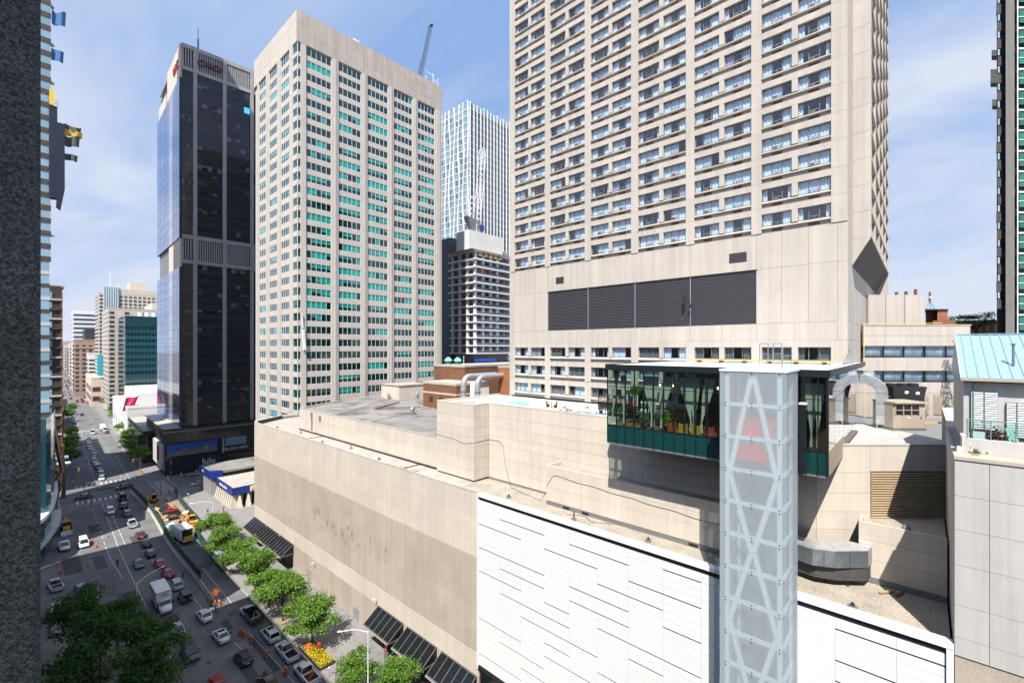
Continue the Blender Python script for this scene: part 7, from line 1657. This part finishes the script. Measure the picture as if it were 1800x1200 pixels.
def exb(T,W,L,h): T.box('roof_block',W*.4,W,6,L-6,h+1,h+7,'concrete_office'); T.box('plant',W*.75,W*.95,3,6,h+1,h+6,'dark_metal')
farb('beige_slab_block','plain beige slab block rising behind the teal glass block',s,s+60,p0,p0+70,hz(543,200,s),'concrete_office','slot_black',floor=3.6,bw=9,ww=3,wh=2,extra=exb)
s=330; p0=farx(173,s)
def exr(T,W,L,h):
    T.box('glass_corner',3.5,14,-1.0,2,0,h+6,'glass_aqua'); 
    for k in range(7): T.box('corner_mullion',3.5+k*1.6,3.9+k*1.6,-1.4,-1.02,0,h+7,'white_panel')
    T.box('stepped_top',14.2,W*.8,0,L*.8,h+.95,h+5,'concrete_office'); T.box('stepped_top',22,W*.55,4,L*.5,h+5.1,h+12,'concrete_light'); q=MB(); q.bar((8,3,h+6),(8,3,h+20),.5,.5); T.mb('mast',q,'white_metal')
farb('pale_apartment_tower','pale apartment tower with a glazed corner turret and stepped top',s,s+50,p0,p0+64,hz(515,180,s),'concrete_light','glass_far',floor=3.4,bw=3.4,ww=2.2,wh=2.0,extra=exr)
s=520; p0=farx(128,s)
farb('banded_white_tower','white office tower with dark horizontal window bands far down the street',s,s+60,p0,p0+60,hz(545,150,s),'white_panel','glass_far',floor=5.2,wh=2.6,band=True)
s=430; p0=farx(131,s)
def exo(T,W,L,h): T.box('set_back',8,W,5,L,h+1,h+12,'slot_black'); T.box('cornice',-.6,W+.6,-.6,L+.6,h-8,h-7,'stone_band')
farb('brown_brick_block','brown brick mid-rise with stone cornice far down the street',s,s+60,p0,p0+36,hz(598,140,s),'brick_hazed','slot_black',floor=4.6,bw=5,ww=2.6,wh=2.4,extra=exo)
s=400; p0=farx(155,s)
farb('stepped_grey_block','stepped white and grey block with deep balconies',s,s+28,p0,p0+22,hz(622,160,s),'white_panel','slot_black',floor=4.0,wh=1.8,band=True)
s=300; p0=farx(166,s)
farb('pale_shop_row','row of pale two-storey shops before the apartment tower',s,s+95,p0-2.0,p0+24,hz(665,175,s),'concrete_light','sign_maroon',floor=8,bw=11,ww=5,wh=4)
for i,(x,s,yt,m,l) in enumerate(((106,1500,600,'concrete_grey','hazy grey block closing the left of the far street'),(113,1250,606,'concrete_office','hazy beige block at the street end'),(118,980,612,'brick_orange','low brick block near the yellow-green tree'),(122,860,604,'concrete_light','hazy pale block left of the banded tower'))):
    p0=farx(x,s); farb('distant_block',l,s,s+70,p0,p0+(30 if i<2 else 26),hz(yt,x,s),'brick_hazed' if m=='brick_orange' else m,floor=6,bw=7,ww=4,wh=3)
# left side of the far street
for i,(s,L,p1,h,m,l) in enumerate(((48,60,-10.8,22,'brown','dark low shop block on the left past the brown corner block'),(150,80,-11.5,13,'concrete_shade','shaded block on the left before the second crossing'),(240,160,-12,11,'brick_far','brick-dark block on the left past the second crossing'),(420,300,-12.5,9,'concrete_shade','long shaded block far along the left kerb'))):
    farb('left_street_block',l,s,s+L,p1-25,p1,h,'rust_dark' if m=='brown' else m,floor=4,bw=4,ww=2.5,wh=2)
# ------------------------------------------------------------------ people
def person_mesh(pose,cols,seed):
    """one continuous skinned body; cols = (shirt, trousers, hair)"""
    me=bpy.data.meshes.new('person'); J={}; V_=[];E=[];Rr=[]
    def v(n,p,r): J[n]=len(V_); V_.append(p); Rr.append(r)
    def e(a,b_): E.append((J[a],J[b_]))
    st=.22 if pose=='walk' else .03
    v('pel',(0,0,.95),.15); v('che',(0,.02,1.25),.16); v('nek',(0,.02,1.47),.065); v('hea',(0,.05,1.60),.10); v('top',(0,.03,1.70),.085); e('pel','che');e('che','nek');e('nek','hea');e('hea','top')
    for s,sg in (('l',-1),('r',1)):
        f=st*sg
        v('hip'+s,(.10*sg,0,.90),.10); v('kne'+s,(.10*sg,f*.6+.05,.50),.07); v('ank'+s,(.10*sg,f-.05,.09),.045); v('toe'+s,(.11*sg,f+.14,.04),.035); e('pel','hip'+s);e('hip'+s,'kne'+s);e('kne'+s,'ank'+s);e('ank'+s,'toe'+s)
        v('sho'+s,(.19*sg,.01,1.40),.075); v('elb'+s,(.25*sg,-f*.5-.02,1.13),.05); v('wri'+s,(.25*sg,-f+.10,.90),.035); v('han'+s,(.245*sg,-f+.14,.80),.032); e('che','sho'+s);e('sho'+s,'elb'+s);e('elb'+s,'wri'+s);e('wri'+s,'han'+s)
    me.from_pydata(V_,E,[]); o=bpy.data.objects.new('tmp',me); col.objects.link(o)
    m=o.modifiers.new('s','SKIN'); 
    for i,d in enumerate(me.skin_vertices[0].data): d.radius=(Rr[i],Rr[i]*(.72 if i in (0,1) else 1)); d.use_root=(i==0)
    m2=o.modifiers.new('u','SUBSURF'); m2.levels=1
    dg_=bpy.context.evaluated_depsgraph_get(); r=bpy.data.meshes.new_from_object(o.evaluated_get(dg_)); bpy.data.objects.remove(o)
    r.materials.clear()
    for c in cols+('skin',): r.materials.append(MAT[c])
    for p in r.polygons:
        c=p.center; p.use_smooth=True
        if c.z>1.64 or (c.z>1.52 and c.y<.0): p.material_index=2
        elif c.z>1.45: p.material_index=3
        elif c.z<.93 and abs(c.x)<.2: p.material_index=1
        elif abs(c.x)>.21 and c.z<1.05: p.material_index=3
        else: p.material_index=0
    r.name='person'; return r
plain('skin',(.42,.25,.17),.6); plain('hair',(.03,.02,.015),.6); plain('shirt_black',(.02,.02,.025),.8); plain('shirt_blue',(.10,.25,.55),.8); plain('shirt_white',(.65,.66,.68),.8); plain('jeans',(.04,.06,.11),.8); plain('trousers_tan',(.30,.24,.17),.8); plain('hivis',(.75,.28,.02),.6); plain('shirt_red',(.45,.05,.05),.8); plain('shirt_green',(.05,.09,.06),.8)
PM={}
def person(x,y,rz,shirt,legs,label,z=.16,pose='walk'):
    k=(shirt,legs,pose)
    if k not in PM: PM[k]=person_mesh(pose,(shirt,legs,'hair'),1)
    o=bpy.data.objects.new('person',PM[k]); col.objects.link(o); o.location=(x,y,z); o.rotation_euler=(0,0,rz); o['label']=label; o['category']='person'; o['group']='people in the street'
    return o
for a in ((34.2,189.6,1.2,'shirt_black','jeans','person in black standing by the crossing signals'),(37.3,193.4,.5,'shirt_black','jeans','person in dark clothes at the kerb of the bank wing'),(35.9,181.6,2.2,'shirt_black','jeans','person in dark clothes behind the pavement hoarding'),(37.8,181.3,.2,'shirt_white','jeans','person with pale top and dark legs on the shaded plaza'),(8.7,91.8,.3,'shirt_blue','jeans','person in a blue shirt among the three walkers under the trees'),(9.6,92.1,.2,'shirt_green','trousers_tan','person in a dull top in the middle of the three walkers'),(10.5,92.8,.1,'shirt_white','jeans','person in a pale shirt at the right of the three walkers'),(37.9,93.8,.4,'shirt_white','shirt_red','person in white top walking on the sunny pavement by the steel door'),(40.3,64.8,2.0,'shirt_white','trousers_tan','person in white under the canopy corner'),(39.7,63.9,2.3,'shirt_red','jeans','person in red top under the canopy corner'),(37.9,158.4,2.8,'shirt_black','trousers_tan','person in dark top on the sunny bank plaza'),(41.8,157.5,.7,'shirt_red','jeans','person in red shirt at the bank fins'),(40.5,150.9,1.6,'shirt_red','trousers_tan','person in red shirt below the bank corner'),(40.9,147.3,.9,'shirt_black','jeans','person in black near the dark street trees'),(5.1,96.6,.9,'shirt_black','jeans','person in black under the left shade trees'),(10.3,139.8,2.6,'hivis','jeans','worker in orange vest and hard hat by the shade trees'),(31.2,158.2,2.6,'hivis','jeans','worker in orange vest at the trench'),(24.0,119.5,0,'shirt_blue','jeans','person in blue walking in the lane by the red cars'),(27.0,199.5,1,'shirt_black','jeans','person in black at the near end of the crossing')):
    person(*a[:6],z=.02 if a[0]<31 and a[0]>10.4 else .16)
# cyclists
def cyclist(x,y,rz,shirt,label):
    T=Thing('bicycle','bicycle ridden by the '+label,'bicycle',(x,y,.0),rz=rz,group='bicycles on the road')
    for yy in (-.5,.55):
        b=MB(); n=16; pts=[(0,yy+.33*math.cos(2*math.pi*k/n),.34+.33*math.sin(2*math.pi*k/n)) for k in range(n+1)]; b.tube(pts,.022,5,cap=False); T.mb('wheel',b,'tyre')
    b=MB(); 
    for p,q in (((0,-.5,.34),(0,-.1,.32)),((0,-.1,.32),(0,-.25,.85)),((0,-.1,.32),(0,.42,.82)),((0,-.22,.78),(0,.42,.85)),((0,.42,.9),(0,.55,.34)),((0,-.5,.34),(0,-.22,.78))): b.tube([p,q],.02,5)
    T.mb('frame',b,'paint_red'); b=MB(); b.bar((-.28,.42,1.0),(.28,.42,1.0),.03,.03); T.mb('handlebar',b,'dark_metal'); T.box('saddle',-.08,.08,-.36,-.14,.88,.94,'black')
    o=person(x,y,rz,shirt,'jeans',label,z=.13); o.rotation_euler=(R(-14),0,rz)
cyclist(25.0,98.6,.3,'shirt_blue','rider in blue with pale helmet beside the white sedan'); cyclist(15.0,136,0,'shirt_black','rider in black on the left cycle lane')

# ------------------------------------------------------------------ summer haze: one even volume round everything
b=MB(); b.box(-9000,9000,-9000,11000,-2,262)
hm=bpy.data.materials.new('haze'); hm.use_nodes=True; nt=hm.node_tree; nt.nodes.clear(); o_=nt.nodes.new('ShaderNodeOutputMaterial'); pv_=nt.nodes.new('ShaderNodeVolumePrincipled')
pv_.inputs['Color'].default_value=(.93,.96,1,1); pv_.inputs['Density'].default_value=.000035; pv_.inputs['Anisotropy'].default_value=.2; nt.links.new(pv_.outputs[0],o_.inputs['Volume']); MAT['haze']=hm
hz_o=bpy.data.objects.new('haze',b.mesh('haze','haze')); col.objects.link(hz_o); hz_o['kind']='stuff'; hz_o['label']='thin summer haze over the whole street'; hz_o['category']='haze'
scene.cycles.volume_bounces=0
